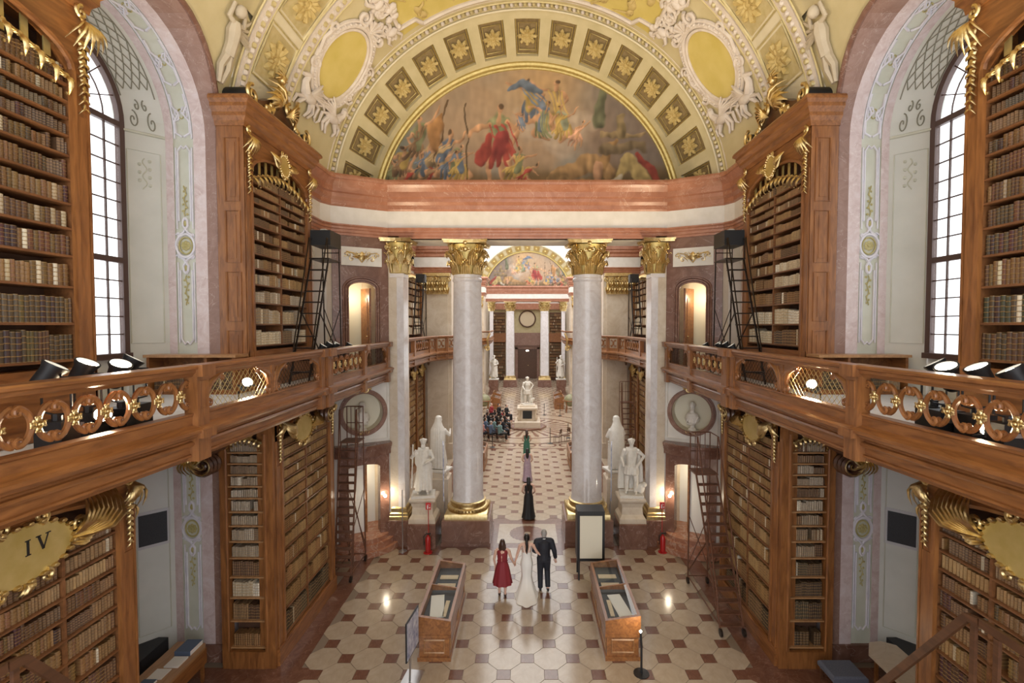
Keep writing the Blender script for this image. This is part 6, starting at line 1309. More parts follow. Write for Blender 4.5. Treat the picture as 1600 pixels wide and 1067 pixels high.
for s in (-1, 1):
    for y, a0, a1, L, w in ((26.6, 2.35, 3.05, 2.4, 'second display case back, beside the %s column base'), (23.2, 2.6, 3.3, 2.4, 'display case half hidden behind the %s front column'), (46.5, 2.6, 3.5, 1.7, 'far sloping display desk on the %s before the globe'), (49.5, 2.7, 3.5, 1.7, 'farthest sloping display desk on the %s')):
        vitrine(min(s * a0, s * a1), max(s * a0, s * a1), y, y + L, 1.0, .25 * -s, 'small wooden ' + w % SIDE[s], P2)
# boxed screen on legs, right of the aisle
b = thing('screen_stand', 'black box screen with blank cream front standing right of the aisle', 'screen', (2.0, 15.3, 0)); m = MB(); m.box(1.56, 2.42, 15.1, 15.7, .62, 2.2); build(m, 'housing', 'black', b)
m = MB(); m.box(1.64, 2.34, 15.08, 15.1, .72, 2.06); build(m, 'screen', 'cream_room', b)
for x in (1.62, 2.36):
    for y in (15.15, 15.65): m = MB(); m.box(x - .025, x + .025, y - .025, y + .025, 0, .62); build(m, 'leg', 'black', b)
# notice board seen almost edge-on, and small lamp stand opposite
b = thing('notice_board', 'grey notice board on a stand seen edge-on, bottom left of the aisle', 'sign', (-2.62, 10.9, 0)); f = FR((-2.66, 10.45, 0), (.13, .99, 0), (0, 0, 1), (.99, -.13, 0))
m = MB(); m.box(0, .75, .62, 1.5, 0, .03, f); build(m, 'backing', 'black', b); m = MB(); m.box(.03, .72, .65, 1.47, .03, .036, f); build(m, 'poster', 'blue_print', b); m = MB(); m.tube([(.3, .02, -.02), (.35, .7, -.02)], .025, 6, f); build(m, 'post', 'steel', b); m = MB(); m.box(.05, .65, 0, .03, -.2, .2, f); build(m, 'foot', 'steel', b)
b = thing('lamp_stand', 'slim black stand with a small bright lamp, bottom right of the aisle', 'lamp', (2.62, 11.0, 0)); m = MB(); m.lathe([(.18, 0), (.18, .02), (.03, .03)], 16, FR((2.62, 11, 0), (1, 0, 0), (0, 1, 0), (0, 0, 1))); build(m, 'foot', 'black', b); m = MB(); m.tube([(2.62, 11, 0.02), (2.62, 11, .6), (2.6, 11.02, .95)], .025, 6); build(m, 'pole', 'black', b); m = MB(); m.ell((2.6, 11.02, .98), .03, 8, 6); build(m, 'bulb', 'lamp_lens', b, True)
l = bpy.data.lights.new('stand_light', 'POINT'); l.energy = 10; l.color = (1, .88, .66); l.shadow_soft_size = .04; lo = bpy.data.objects.new('stand_light', l); link(lo); lo.parent = b; lo.location = (-.02, .02, 1.05)
# printed banners behind the statues
for s in (-1, 1):
    b = thing('printed_banner', 'blue and white printed panel standing beside the front %s statue' % SIDE[s], 'banner', (s * 3.23, 18.9, 0)); m = MB(); m.box(3.20, 3.25, 18.55, 19.15, 0, .06, S(s)); m.box(3.15, 3.31, 18.5, 19.2, 0, .03, S(s)); m.tube([(3.22, 18.85, .03), (3.22, 18.85, 1.3)], .02, 6, S(s)); build(m, 'stand', 'steel', b)
    m = MB(); m.add([S(s)(*q) for q in ((3.17, 18.45, 1.3), (3.31, 19.15, 1.3), (3.31, 19.15, 3.45), (3.17, 18.45, 3.45), (3.20, 18.44, 1.3), (3.34, 19.14, 1.3), (3.34, 19.14, 3.45), (3.20, 18.44, 3.45))], [(0, 1, 2, 3), (7, 6, 5, 4), (0, 4, 5, 1), (1, 5, 6, 2), (2, 6, 7, 3), (3, 7, 4, 0)]); build(m, 'panel', 'blue_print', b)
# fire extinguishers with red sign posts
def extinguisher(x, y, label):
    b = thing('fire_extinguisher', label, 'extinguisher', (x, y, 0)); f = FR((x, y, 0), (1, 0, 0), (0, 1, 0), (0, 0, 1))
    m = MB(); m.lathe([(.09, .03), (.095, .06), (.095, .48), (.07, .56), (.035, .6), (.035, .64)], 16, f); build(m, 'cylinder', 'red_gloss', b, True)
    m = MB(); m.tube([(0, 0, .64), (-.04, -.02, .7), (-.14, -.05, .6), (-.13, -.04, .3)], .018, 6, f); m.box(-.03, .1, -.02, .02, .66, .69, f); build(m, 'hose', 'black', b)
    m = MB(); m.lathe([(.16, 0), (.16, .025), (.1, .03)], 16, f); m.tube([(.0, .1, .03), (.0, .1, 1.55)], .014, 6, f); build(m, 'sign_post', 'red_gloss', b)
    m = MB(); m.box(-.09, .09, .09, .105, 1.5, 1.74, f); sg = build(m, 'sign', 'exit_sign_red', b); m = MB(); m.bbox(-.045, .0, .084, .09, 1.53, 1.65, .008, f); m.box(-.032, -.013, .084, .09, 1.65, 1.675, f); m.tube([(-.02, .086, 1.68), (.025, .086, 1.69), (.045, .086, 1.64)], .007, 4, f); m.ell((.05, .086, 1.57), (.02, .004, .035), 6, 4, f); build(m, 'pictogram', 'white_paint', sg)
extinguisher(-3.5, 17.0, 'red fire extinguisher with sign post before the left statue pedestal'); extinguisher(4.78, 17.05, 'red fire extinguisher with sign post by the right pilaster')
b = thing('barrier_post', 'thin pale steel post standing by the left pilaster', 'post', (-4.42, 17.1, 0)); m = MB(); m.tube([(-4.42, 17.1, .02), (-4.42, 17.1, 2.2)], .02, 8); build(m, 'pole', 'steel', b); m = MB(); m.lathe([(.14, 0), (.14, .02), (.03, .04)], 16, FR((-4.42, 17.1, 0), (1, 0, 0), (0, 1, 0), (0, 0, 1))); build(m, 'foot', 'steel', b)
# globes of the oval
for s in (-1, 1):
    b = thing('globe', 'large antique globe on a turned stand, far %s of the oval' % SIDE[s], 'globe', (s * 4.0, 45, 0)); f = FR((s * 4.0, 45, 0), (1, 0, 0), (0, 1, 0), (0, 0, 1)); m = MB(); m.ell((0, 0, 1.1), .58, 24, 14, f); build(m, 'sphere', 'globe_map', b, True)
    m = MB(); m.tube([(.68 * math.cos(2 * PI * k / 32), .68 * math.sin(2 * PI * k / 32), 1.1) for k in range(32)], .05, 6, f, closed=True); build(m, 'horizon_ring', 'wood', b, True)
    for k in range(4): a = PI / 4 + k * PI / 2; m = MB(); m.tube([(.66 * math.cos(a), .66 * math.sin(a), 1.08), (.5 * math.cos(a), .5 * math.sin(a), .5), (.6 * math.cos(a), .6 * math.sin(a), .0)], [.05, .035, .05], 6, f); build(m, 'leg', 'wood', b, True)
    m = MB(); m.box(-.45, .45, -.04, .04, .28, .34, f); m.box(-.04, .04, -.45, .45, .28, .34, f); build(m, 'stretcher', 'wood', b)
# reading desk with pamphlets, bottom left; bench and dark blue chair, bottom right
d = thing('reading_desk', 'light wooden desk in the left window niche with pamphlets on top', 'desk', (-7.7, 10.0, 0)); m = MB()
m.prism([(-7.2, 8.9), (-7.2, 10.7), (-7.28, 10.85), (-7.45, 10.9), (-7.95, 10.9), (-7.95, 8.9)], .76, .82); build(m, 'top', 'wood_light', d)
for x, y in ((-7.3, 9.0), (-7.3, 10.75), (-7.88, 9.0), (-7.88, 10.75)): m = MB(); m.box(x - .03, x + .03, y - .03, y + .03, 0, .76); build(m, 'leg', 'wood', d)
m = MB(); m.box(-7.92, -7.24, 8.95, 10.82, .4, .76); build(m, 'apron', 'wood', d)
for x, y, w_, h_, t_, mt, lb in ((-7.5, 10.62, .34, .42, .10, 'cloth_blue', 'thick dark blue book at the near corner of the left desk'), (-7.48, 10.2, .3, .32, .03, 'paper', 'white pamphlet next to the thick blue book on the left desk'), (-7.58, 9.85, .3, .3, .015, 'paper', 'loose white sheet in the middle of the left desk'), (-7.6, 9.5, .26, .3, .05, 'cloth_blue', 'thin dark blue booklet at the front of the left desk')):
    m = MB(); m.box(x - w_ / 2, x + w_ / 2, y - h_ / 2, y + h_ / 2, .82, .82 + t_); bk = thing('book' if t_ > .04 else 'pamphlet', lb, 'book' if t_ > .04 else 'pamphlet', (x, y, .82)); build(m, 'cover', mt, bk); m = MB(); m.box(x - w_ / 2 + .01, x + w_ / 2 + .004, y - h_ / 2 + .01, y + h_ / 2 - .01, .825, .82 + t_ - .005); build(m, 'pages', 'paper', bk)
d = thing('bench', 'pale rounded table end in the right window niche', 'table', (8.0, 10.1, 0)); m = MB(); m.prism([(7.55, 9.2), (8.35, 9.2), (8.35, 10.85), (8.1, 11.0), (7.8, 10.95), (7.55, 10.6)], .7, .77); build(m, 'top', 'marble_beige', d)
for x, y in ((7.7, 9.4), (8.2, 9.4), (7.8, 10.7), (8.2, 10.7)): m = MB(); m.box(x - .03, x + .03, y - .03, y + .03, 0, .7); build(m, 'leg', 'wood', d)
d = thing('stool', 'low dark blue padded stool beside the right marble jamb', 'stool', (7.0, 10.6, 0)); m = MB(); m.bbox(6.6, 7.35, 10.3, 10.9, .3, .42, .04); build(m, 'cushion', 'carpet', d)
for x in (6.66, 7.28):
    for y in (10.36, 10.84): m = MB(); m.box(x - .025, x + .025, y - .025, y + .025, 0, .3); build(m, 'leg', 'wood_dark', d)
# ================================================================== SPOTLIGHTS ON THE GALLERIES
def spot(x, y, z, zfloor, aim, label, power, size=.13, ang=95, group='gallery spotlights'):
    root = thing('spotlight', label, 'spotlight', (x, y, zfloor), group); d = Vector(aim).normalized(); o = Vector((x, y, z)); u = d.orthogonal().normalized(); w_ = d.cross(u); f = FR(o, u, w_, d)
    m = MB(); m.lathe([(size * .55, -.34), (size * .8, -.3), (size * .85, -.06), (size * 1.05, 0), (size * 1.05, .02), (size * .9, .02), (size * .88, -.02)], 18, f, cap=False); m.lathe([(.001, -.34), (size * .55, -.34)], 18, f, cap=False); build(m, 'housing', 'black', root, True)
    m = MB(); m.lathe([(.001, .0), (size * .9, -.005)], 18, f, cap=False); build(m, 'lens', 'lamp_lens', root)
    bx = o - d * .15; m = MB(); m.tube([(x - .17, y, z - .14 + (bx.z - z) * .5), (x - .17, y, zfloor + .1), (x, y, zfloor + .06), (x + .17, y, zfloor + .1), (x + .17, y, z - .14 + (bx.z - z) * .5)], .014, 5); m.tube([(x, y, zfloor), (x, y, zfloor + .08)], .05, 8); m.tube([(x - .2, y, bx.z), (x + .2, y, bx.z)], .014, 5); build(m, 'yoke', 'black', root)
    l = bpy.data.lights.new('spot_light', 'SPOT'); l.energy = power; l.color = (1.0, .80, .52); l.spot_size = math.radians(ang); l.spot_blend = .7; l.shadow_soft_size = .1
    lo = bpy.data.objects.new('spot_light', l); link(lo); lo.parent = root; lo.location = o + d * .06 - root.location; lo.rotation_euler = d.to_track_quat('-Z', 'Y').to_euler()
def onaxis(u, v, a, s):
    y = a * FPX / abs(824 - u); return (s * a, y, 8 - (v - 508) * y / FPX)
for s, lst in ((-1, ((85, 572), (135, 567), (187, 569), (208, 561))), (1, ((1580, 578), (1528, 574), (1480, 573), (1462, 568)))):
    for k, (u, v) in enumerate(lst):
        x, y, z = onaxis(u, v, 5.45 + .12 * (k % 2), s); nm = ('first', 'second', 'third', 'fourth')[k]
        m = MB(); m.box(x - .16, x + .16, y - .12, y + .12, 6.46, 6.9); lt = thing('light_box', 'black equipment box under the %s near spotlight on the %s gallery' % (nm, SIDE[s]), 'box', (x, y, 6.46)); build(m, 'case', 'black', lt); m = MB(); m.box(x - .05, x + .05, y - .13, y - .12, 6.75, 6.8); build(m, 'grip', 'steel', lt)
        spot(x, y, max(z, 7.4), 6.9, (-s * .45, .35 - .25 * (k % 3), .9), '%s black spotlight from the picture edge behind the %s gallery rail' % (nm.capitalize(), SIDE[s]), 370)
    for k, (u, v) in enumerate(((505, 540), (515, 536), (526, 536), (546, 537))):
        uu = u if s < 0 else 1648 - u; x, y, z = onaxis(uu, v, 5.35 + .1 * (k % 2), s)
        spot(x, y, z, 6.46, (-s * .5, .15, .85), '%s lamp of the four small spotlights by the %s corner door' % (('Nearest', 'Second', 'Third', 'Farthest')[k], SIDE[s]), 185, .1)
for s, u, v, lb, pw in ((-1, 385, 597, 'lone bright spotlight behind the left wire lattice panel', 60), (1, 1270, 600, 'glaring spotlight behind the right wire lattice panel', 160), (-1, 157, 648, 'low spotlight glowing between the left scroll balusters', 60), (1, 1552, 672, 'low spotlight glowing between the right scroll balusters', 60)):
    x, y, z = onaxis(u, v, 5.35, s); spot(x, y, max(z, 6.72), 6.46, (-s * .55, -.55, .35), lb, pw, .1, 120)
# ================================================================== PEOPLE
def hand(m, f, w, d, side, curl=.25):
    """palm and five unequal bent fingers; w wrist, d direction of the fingers, side = direction of the thumb"""
    w, d, sdv = Vector(w), Vector(d).normalized(), Vector(side); sdv = (sdv - d * sdv.dot(d)).normalized(); n = d.cross(sdv)
    P = lambda a, b, c: tuple(w + d * a + sdv * b + n * c)
    m.tube([P(0, 0, 0), P(.05, 0, 0), P(.085, 0, 0)], [.024, .036, .034], 8, f, sq=.7)
    for j, L in enumerate((.068, .078, .072, .056)):
        b = .028 - .019 * j; m.tube([P(.075, b, 0), P(.08 + L * .5, b * 1.1, curl * .03), P(.08 + L, b * 1.1, curl * .10)], [.0105, .0098, .008], 6, f)
    m.tube([P(.02, .026, 0), P(.05, .056, curl * .03), P(.085, .062, curl * .06)], [.013, .011, .009], 6, f)
def loft(m, f, rings, n=28, folds=0, amp=0.0):
    vs = []
    for i, (z, cx, cy, rx, ry) in enumerate(rings):
        t = i / (len(rings) - 1)
        for k in range(n):
            a = 2 * PI * k / n; q = 1 + amp * t * math.sin(folds * a) if folds else 1; vs.append(f(cx + rx * q * math.cos(a), cy + ry * q * math.sin(a), z))
    m.add(vs, [(i * n + k, i * n + (k + 1) % n, (i + 1) * n + (k + 1) % n, (i + 1) * n + k) for i in range(len(rings) - 1) for k in range(n)])
def head(m, f, z, turn=0, tilt=0.0):
    """continuous head with face looking along +y (turned about z)"""
    c, s = math.cos(turn), math.sin(turn); g = lambda x, y, zz: f(x * c - y * s, x * s + y * c + tilt, zz)
    m.tube([(0, 0, z - .26), (0, .005, z - .1)], [.055, .052], 10, g); m.ell((0, .005, z + .015), (.074, .09, .105), 14, 10, g); m.ell((0, .03, z - .05), (.058, .062, .065), 12, 8, g)
    m.tube([(0, .09, z + .02), (0, .108, z - .02)], [.010, .016], 6, g)
    for d in (-1, 1): m.ell((d * .077, -.002, z - .005), (.012, .02, .03), 6, 5, g); m.ell((d * .03, .083, z + .018), (.014, .01, .009), 6, 4, g)
    m.tube([(-.022, .09, z - .055), (0, .096, z - .052), (.022, .09, z - .055)], .008, 5, g)
def limb(m, f, pts, rad): m.tube(pts, rad, 10, f)
def person(label, loc, rot, H, arms, legs, hair, clothes, turn=0, shoulders=.185):
    k = H / 1.7; root = thing('person', label, 'person', (*loc, 0)); c, s = math.cos(rot), math.sin(rot)
    f = FR((loc[0], loc[1], 0), (c * k, s * k, 0), (-s * k, c * k, 0), (0, 0, k))
    m = MB(); sh = shoulders; head(m, f, 1.575, turn)
    limb(m, f, [(0, 0, .9), (0, 0, 1.02), (0, .0, 1.22), (0, 0, 1.38), (0, 0, 1.44)], [.135, .115, .13, .12, .06]); limb(m, f, [(-sh, 0, 1.385), (0, -.01, 1.41), (sh, 0, 1.385)], [.05, .06, .05])
    for sd, (el, wr, fd, th) in zip((-1, 1), arms):
        limb(m, f, [(sd * sh, 0, 1.385), el, wr], [.052, .042, .027]); hand(m, f, wr, fd, th)
    for sd, (kn, an) in zip((-1, 1), legs):
        limb(m, f, [(sd * .085, 0, .9), kn, an], [.095, .058, .036]); limb(m, f, [an, (an[0], an[1] + .02, an[2] - .06), (an[0] * 1.05, an[1] + .15, an[2] - .075)], [.036, .038, .026])
    b = build(m, 'body', 'skin', root); remesh(b, .0105 * k)
    m = MB(); hair(m, f); h = build(m, 'hair', person.hair, root, True); remesh(h, .014)
    for nm, mt, fn, rm in clothes:
        m = MB(); fn(m, f); o = build(m, nm, mt, root, True, 60)
        if rm: remesh(o, rm)
    return root
def cap_hair(m, f, z=1.6): m.ell((0, -.012, z), (.09, .102, .116), 12, 8, f); m.ell((0, .03, z + .05), (.075, .06, .062), 10, 6, f)
# --- mother in red
def h1(m, f): cap_hair(m, f); m.tube([(-.06, -.05, 1.58), (-.07, -.06, 1.46), (-.05, -.06, 1.40)], [.05, .05, .03], 7, f); m.tube([(.06, -.05, 1.58), (.07, -.06, 1.46), (.05, -.06, 1.40)], [.05, .05, .03], 7, f); m.tube([(0, -.07, 1.58), (0, -.085, 1.42)], [.06, .05], 8, f)
def red_top(m, f): loft(m, f, [(1.42, 0, -.005, .10, .07), (1.395, 0, -.005, .165, .095), (1.30, 0, 0, .165, .125), (1.18, 0, 0, .155, .125), (1.05, 0, 0, .14, .115)], 28)
def red_skirt(m, f): loft(m, f, [(1.08, 0, 0, .142, .117), (1.02, 0, 0, .15, .125), (.92, 0, 0, .185, .15), (.75, 0, 0, .225, .185), (.55, 0, 0, .26, .215), (.36, 0, 0, .295, .25)], 48, 9, .07)
def belt(m, f): m.tube([(.146 * math.cos(2 * PI * k / 24), .121 * math.sin(2 * PI * k / 24), 1.065) for k in range(24)], .02, 6, f, closed=True)
def shoes(mm): 
    def fn(m, f):
        for x, y, z in mm: m.tube([(x, y - .05, z + .02), (x, y + .03, z + .02), (x, y + .15, z + .0)], [.034, .046, .03], 8, f); m.tube([(x, y - .055, z + .03), (x, y - .055, z - .03)], [.018, .012], 6, f)
    return fn
person.hair = 'hair_brown'
person('woman in a sleeveless dark red midi dress holding the hand of the bride', (-.74, 14.3), 0, 1.66, [((-.25, -.02, 1.12), (-.22, .04, .88), (.02, .1, -1), (1, .5, 0)), ((.27, 0, 1.12), (.35, .07, .93), (.25, .7, -.6), (0, .5, .8))],
       [((-.09, .03, .5), (-.09, -.03, .1)), ((.09, -.02, .5), (.09, -.12, .11))], h1, [('bodice', 'dress_red', red_top, 0), ('skirt', 'dress_red', red_skirt, 0), ('belt', 'dress_red', belt, 0), ('shoes', 'hair_brown', shoes([(-.09, -.02, .03), (.09, -.11, .04)]), .012)])
# --- bride
def h2(m, f): cap_hair(m, f); m.ell((0, -.1, 1.585), (.05, .045, .05), 8, 6, f); m.tube([(0, -.12, 1.58), (0, -.135, 1.48), (.01, -.135, 1.38), (0, -.135, 1.27), (.01, -.13, 1.17)], [.035, .045, .042, .036, .012], 8, f)
def gown(m, f):
    loft(m, f, [(1.20, 0, .0, .148, .125), (1.12, 0, 0, .142, .12), (1.02, 0, 0, .14, .118), (.92, 0, -.005, .172, .15), (.82, 0, -.01, .185, .165), (.65, 0, 0, .165, .15), (.48, 0, 0, .15, .14), (.3, 0, -.03, .19, .19), (.15, 0, -.12, .25, .29), (.05, 0, -.24, .30, .42), (.012, 0, -.33, .33, .52)], 48, 7, .05)
def straps(m, f):
    for d in (-1, 1): m.tube([(d * .12, .1, 1.2), (d * .12, .07, 1.36), (d * .115, -.01, 1.425), (d * .1, -.085, 1.36), (d * .055, -.125, 1.2)], .009, 5, f); m.tube([(d * .055, -.122, 1.21), (0, -.13, 1.12)], .012, 5, f)
    loft(m, f, [(1.36, 0, .06, .12, .05), (1.28, 0, .05, .14, .085), (1.19, 0, .03, .148, .1)], 24)
person.hair = 'hair_black'
person('bride in a white low-backed gown with a train, long black ponytail', (-.02, 14.5), 0, 1.74, [((-.27, .0, 1.12), (-.33, -.02, .91), (-.3, -.35, -.8), (0, 1, .2)), ((.30, .0, 1.17), (.43, -.03, 1.08), (1, .1, -.2), (0, .6, .8))],
       [((-.08, .03, .5), (-.07, 0, .1)), ((.08, .0, .5), (.07, -.02, .1))], h2, [('gown', 'dress_white', gown, 0), ('straps', 'dress_white', straps, 0)])
# --- father
def h3(m, f): m.ell((0, -.008, 1.608), (.086, .1, .104), 12, 8, f); m.ell((0, -.05, 1.55), (.075, .055, .06), 10, 6, f)
def jacket(m, f):
    m.tube([(0, 0, .88), (0, 0, 1.05), (0, 0, 1.22), (0, 0, 1.36), (0, -.005, 1.44)], [.19, .175, .19, .175, .085], 14, f); m.tube([(-.2, 0, 1.375), (0, -.01, 1.40), (.2, 0, 1.375)], [.088, .09, .088], 10, f)
    for d in (-1, 1): m.ell((d * .2, 0, 1.37), (.088, .085, .085), 10, 6, f)
    m.tube([(-.205, 0, 1.37), (-.27, -.05, 1.12), (-.22, .12, 1.02)], [.086, .07, .054], 10, f); m.tube([(.205, 0, 1.37), (.29, -.03, 1.1), (.33, .06, .87)], [.086, .07, .054], 10, f); m.box(-.17, .17, -.14, .12, .82, .95, f)
def trousers(m, f):
    m.tube([(-.09, 0, .92), (-.1, .03, .5), (-.1, -.02, .07)], [.115, .085, .07], 10, f); m.tube([(.09, 0, .92), (.1, .06, .52), (.1, -.14, .14)], [.115, .085, .07], 10, f); m.ell((0, 0, .92), (.17, .13, .1), 10, 6, f)
def collar(m, f): m.tube([(.062 * math.cos(2 * PI * k / 16), .062 * math.sin(2 * PI * k / 16), 1.455) for k in range(16)], .016, 6, f, closed=True)
person.hair = 'hair_grey'
person('grey-haired man in a dark suit walking arm in arm with the bride', (.5, 14.6), .06, 1.84, [((-.27, -.05, 1.12), (-.2, .14, 1.01), (.6, .7, .0), (0, 0, 1)), ((.29, -.03, 1.1), (.335, .07, .84), (.05, .12, -1), (-1, .3, 0))],
       [((-.1, .03, .5), (-.1, -.02, .1)), ((.1, .06, .52), (.1, -.15, .14))], h3, [('jacket', 'suit', jacket, .014), ('trousers', 'suit', trousers, .014), ('collar', 'shirt_white', collar, 0), ('shoes', 'black', shoes([(-.1, -.02, .03), (.1, -.15, .07)]), .012)], 0, .165)
b = thing('bouquet', 'cream flower bouquet held between the bride and the man in the suit', 'bouquet', (.33, 14.82, 1.05)); m = MB()
for k in range(26): m.ell((.33 + ru(-.1, .1), 14.82 + ru(-.1, .1), 1.24 + ru(-.08, .09)), ru(.035, .055), 7, 5)
build(m, 'flowers', 'bouquet', b, True); m = MB(); m.tube([(.33, 14.82, 1.2), (.33, 14.8, 1.03)], [.03, .02], 7); build(m, 'stems', 'dress_green', b)
# --- attendants ahead
def longhair(L):
    def fn(m, f): cap_hair(m, f); m.tube([(0, -.06, 1.58), (0, -.1, 1.45), (0, -.1, 1.3), (0, -.09, L)], [.08, .085, .08, .04], 9, f)
    return fn
def gown2(flare): return lambda m, f: loft(m, f, [(1.41, 0, 0, .13, .085), (1.3, 0, 0, .165, .125), (1.15, 0, 0, .15, .122), (1.05, 0, 0, .142, .118), (.9, 0, 0, .185, .155), (.6, 0, 0, .2, .175), (.3, 0, -.01, .19 + flare * .5, .18 + flare * .5), (.06, 0, -.03, .2 + flare, .2 + flare)], 44, 8, .06)
REST = [((-.26, -.02, 1.12), (-.2, .14, .98), (.6, .6, 0), (0, 0, 1)), ((.26, -.02, 1.12), (.2, .14, .98), (-.6, .6, 0), (0, 0, 1))]
LEG = [((-.09, .03, .5), (-.09, .0, .1)), ((.09, -.03, .5), (.09, -.1, .11))]
person.hair = 'hair_black'; person('woman in a long black dress walking between the marble columns', (.05, 20.1), 0, 1.72, REST, LEG, longhair(1.15), [('dress', 'dress_black', gown2(.08), 0)])
person.hair = 'hair_black'; person('woman in a patterned mauve dress walking ahead of the one in black', (0.0, 24.9), 0, 1.7, REST, LEG, longhair(1.2), [('dress', 'dress_purple', gown2(.06), 0)])
person.hair = 'hair_brown'; person('woman in a green dress walking first towards the central statue', (-.04, 29.4), 0, 1.68, REST, LEG, longhair(1.2), [('dress', 'dress_green', gown2(.04), 0)])
# --- seated guests on the left of the oval, each on a chair of their own
def chair_at(x, y, rot, label, mat='wood_dark', group='guest chairs'):
    root = thing('chair', label, 'chair', (x, y, 0), group); c, s = math.cos(rot), math.sin(rot); f = FR((x, y, 0), (c, s, 0), (-s, c, 0), (0, 0, 1))
    m = MB(); m.bbox(-.22, .22, -.2, .24, .40, .46, .015, f); build(m, 'seat', mat, root)
    for a in (-.19, .19):
        m = MB(); m.tube([(a, -.19, 0), (a, -.2, .46), (a, -.26, .95)], .018, 5, f); build(m, 'rear_leg', mat, root); m = MB(); m.tube([(a, .2, 0), (a, .2, .42)], .018, 5, f); build(m, 'front_leg', mat, root)
    m = MB(); m.box(-.2, .2, -.27, -.24, .66, .94, f); build(m, 'backrest', mat, root); return root
def guest(x, y, rot, cloth, hair_m, lower, label, group):
    root = thing('person', label, 'person', (x, y, .461), group); c, s = math.cos(rot), math.sin(rot); f = FR((x, y, 0), (c, s, 0), (-s, c, 0), (0, 0, 1)); dz = -.34
    m = MB(); head(m, f, 1.30); m.tube([(0, 0, .6), (0, -.02, .9), (0, 0, 1.1)], [.12, .12, .1], 8, f)
    for d in (-1, 1): m.tube([(d * .19, 0, 1.08), (d * .24, .05, .82), (d * .1, .28, .72)], [.05, .042, .03], 7, f); m.tube([(d * .1, .0, .54), (d * .11, .42, .54), (d * .1, .44, .09)], [.085, .06, .04], 8, f); m.tube([(d * .1, .42, .06), (d * .1, .56, .04)], [.04, .03], 6, f); hand(m, f, (d * .1, .28, .72), (-d * .4, .5, -.3), (0, 0, 1))
    o = build(m, 'body', 'skin', root); remesh(o, .022)
    m = MB(); m.tube([(0, -.01, .56), (0, -.02, .85), (0, 0, 1.08), (0, 0, 1.15)], [.17, .165, .16, .08], 10, f); m.tube([(-.19, 0, 1.09), (.19, 0, 1.09)], .065, 8, f)
    for d in (-1, 1): m.tube([(d * .2, 0, 1.08), (d * .25, .05, .84), (d * .14, .24, .74)], [.066, .058, .045], 7, f)
    build(m, 'jacket', cloth, root, True)
    m = MB()
    for d in (-1, 1): m.tube([(d * .1, -.06, .55), (d * .11, .43, .55), (d * .1, .45, .14)], [.10, .08, .06], 8, f)
    build(m, 'trousers', lower, root, True)
    m = MB(); m.ell((0, -.02, 1.33), (.085, .096, .1), 10, 6, f)
    if hair_m != 'hair_grey' and random.random() < .5: m.tube([(0, -.07, 1.3), (0, -.09, 1.08)], [.07, .05], 8, f)
    build(m, 'hair', hair_m, root, True)
spots = []
for r in range(5):
    for q in range(4): spots.append((-3.75 + q * .62 + .12 * (r % 2), 33.9 + r * 1.15 - q * .12))
spots += [(-1.75, 40.7), (-2.4, 41.0), (-3.05, 41.3)]
CL = [('suit', 'a dark suit'), ('dress_black', 'black'), ('cloth_blue', 'a slate blue jacket'), ('cloth_red', 'a red dress'), ('suit', 'a dark suit'), ('cloth_rose', 'a rose dress'), ('dress_black', 'black'), ('cloth_teal', 'a pale teal jacket')]
HM = ['hair_brown', 'hair_black', 'hair_grey', 'hair_brown', 'hair_black']
for i, (x, y) in enumerate(spots):
    rot = -1.15 + ru(-.15, .15) if i < 20 else -2.0; cm, cn = CL[(i * 5 + i // 4) % 8]; row = ('nearest', 'second', 'third', 'fourth', 'fifth', 'farthest')[min(5, i // 4)]
    place = ('by the wall', 'second from the wall', 'third from the wall', 'at the aisle')[i % 4] if i < 20 else ('at the aisle', 'in the middle', 'on the left')[i - 20]
    guest(x, y, rot, cm, HM[i % 5], 'suit' if i % 3 else 'dress_black', 'seated guest in %s in the %s row, %s' % (cn, row, place), 'wedding guests seated left of the statue')
    chair_at(x, y, rot, 'dark wooden chair of the %s guest row, %s' % (row, place))
chair_at(2.05, 33.2, 1.2, 'empty dark wooden chair standing on the right of the oval', group='single chairs'); chair_at(2.65, 33.6, 2.0, 'empty dark wooden armchair behind the rope post on the right', group='single chairs')
for x, y, lb in ((1.55, 33.0, 'black rope post beside the empty chair on the right'), (2.9, 34.6, 'black rope post behind the empty chairs on the right'), (-2.3, 31.9, 'black rope post in front of the seated guests'), (1.5, 43.5, 'black rope post before the far right display desk'), (2.9, 43.2, 'black rope post below the far right globe')):
    b = thing('rope_post', lb, 'post', (x, y, 0)); f = FR((x, y, 0), (1, 0, 0), (0, 1, 0), (0, 0, 1)); m = MB(); m.lathe([(.18, 0), (.18, .02), (.03, .05)], 14, f); build(m, 'foot', 'black', b); m = MB(); m.tube([(0, 0, .04), (0, 0, 1.0)], .022, 7, f); build(m, 'pole', 'black', b); m = MB(); m.ell((0, 0, 1.02), .035, 8, 5, f); build(m, 'knob', 'black', b, True)
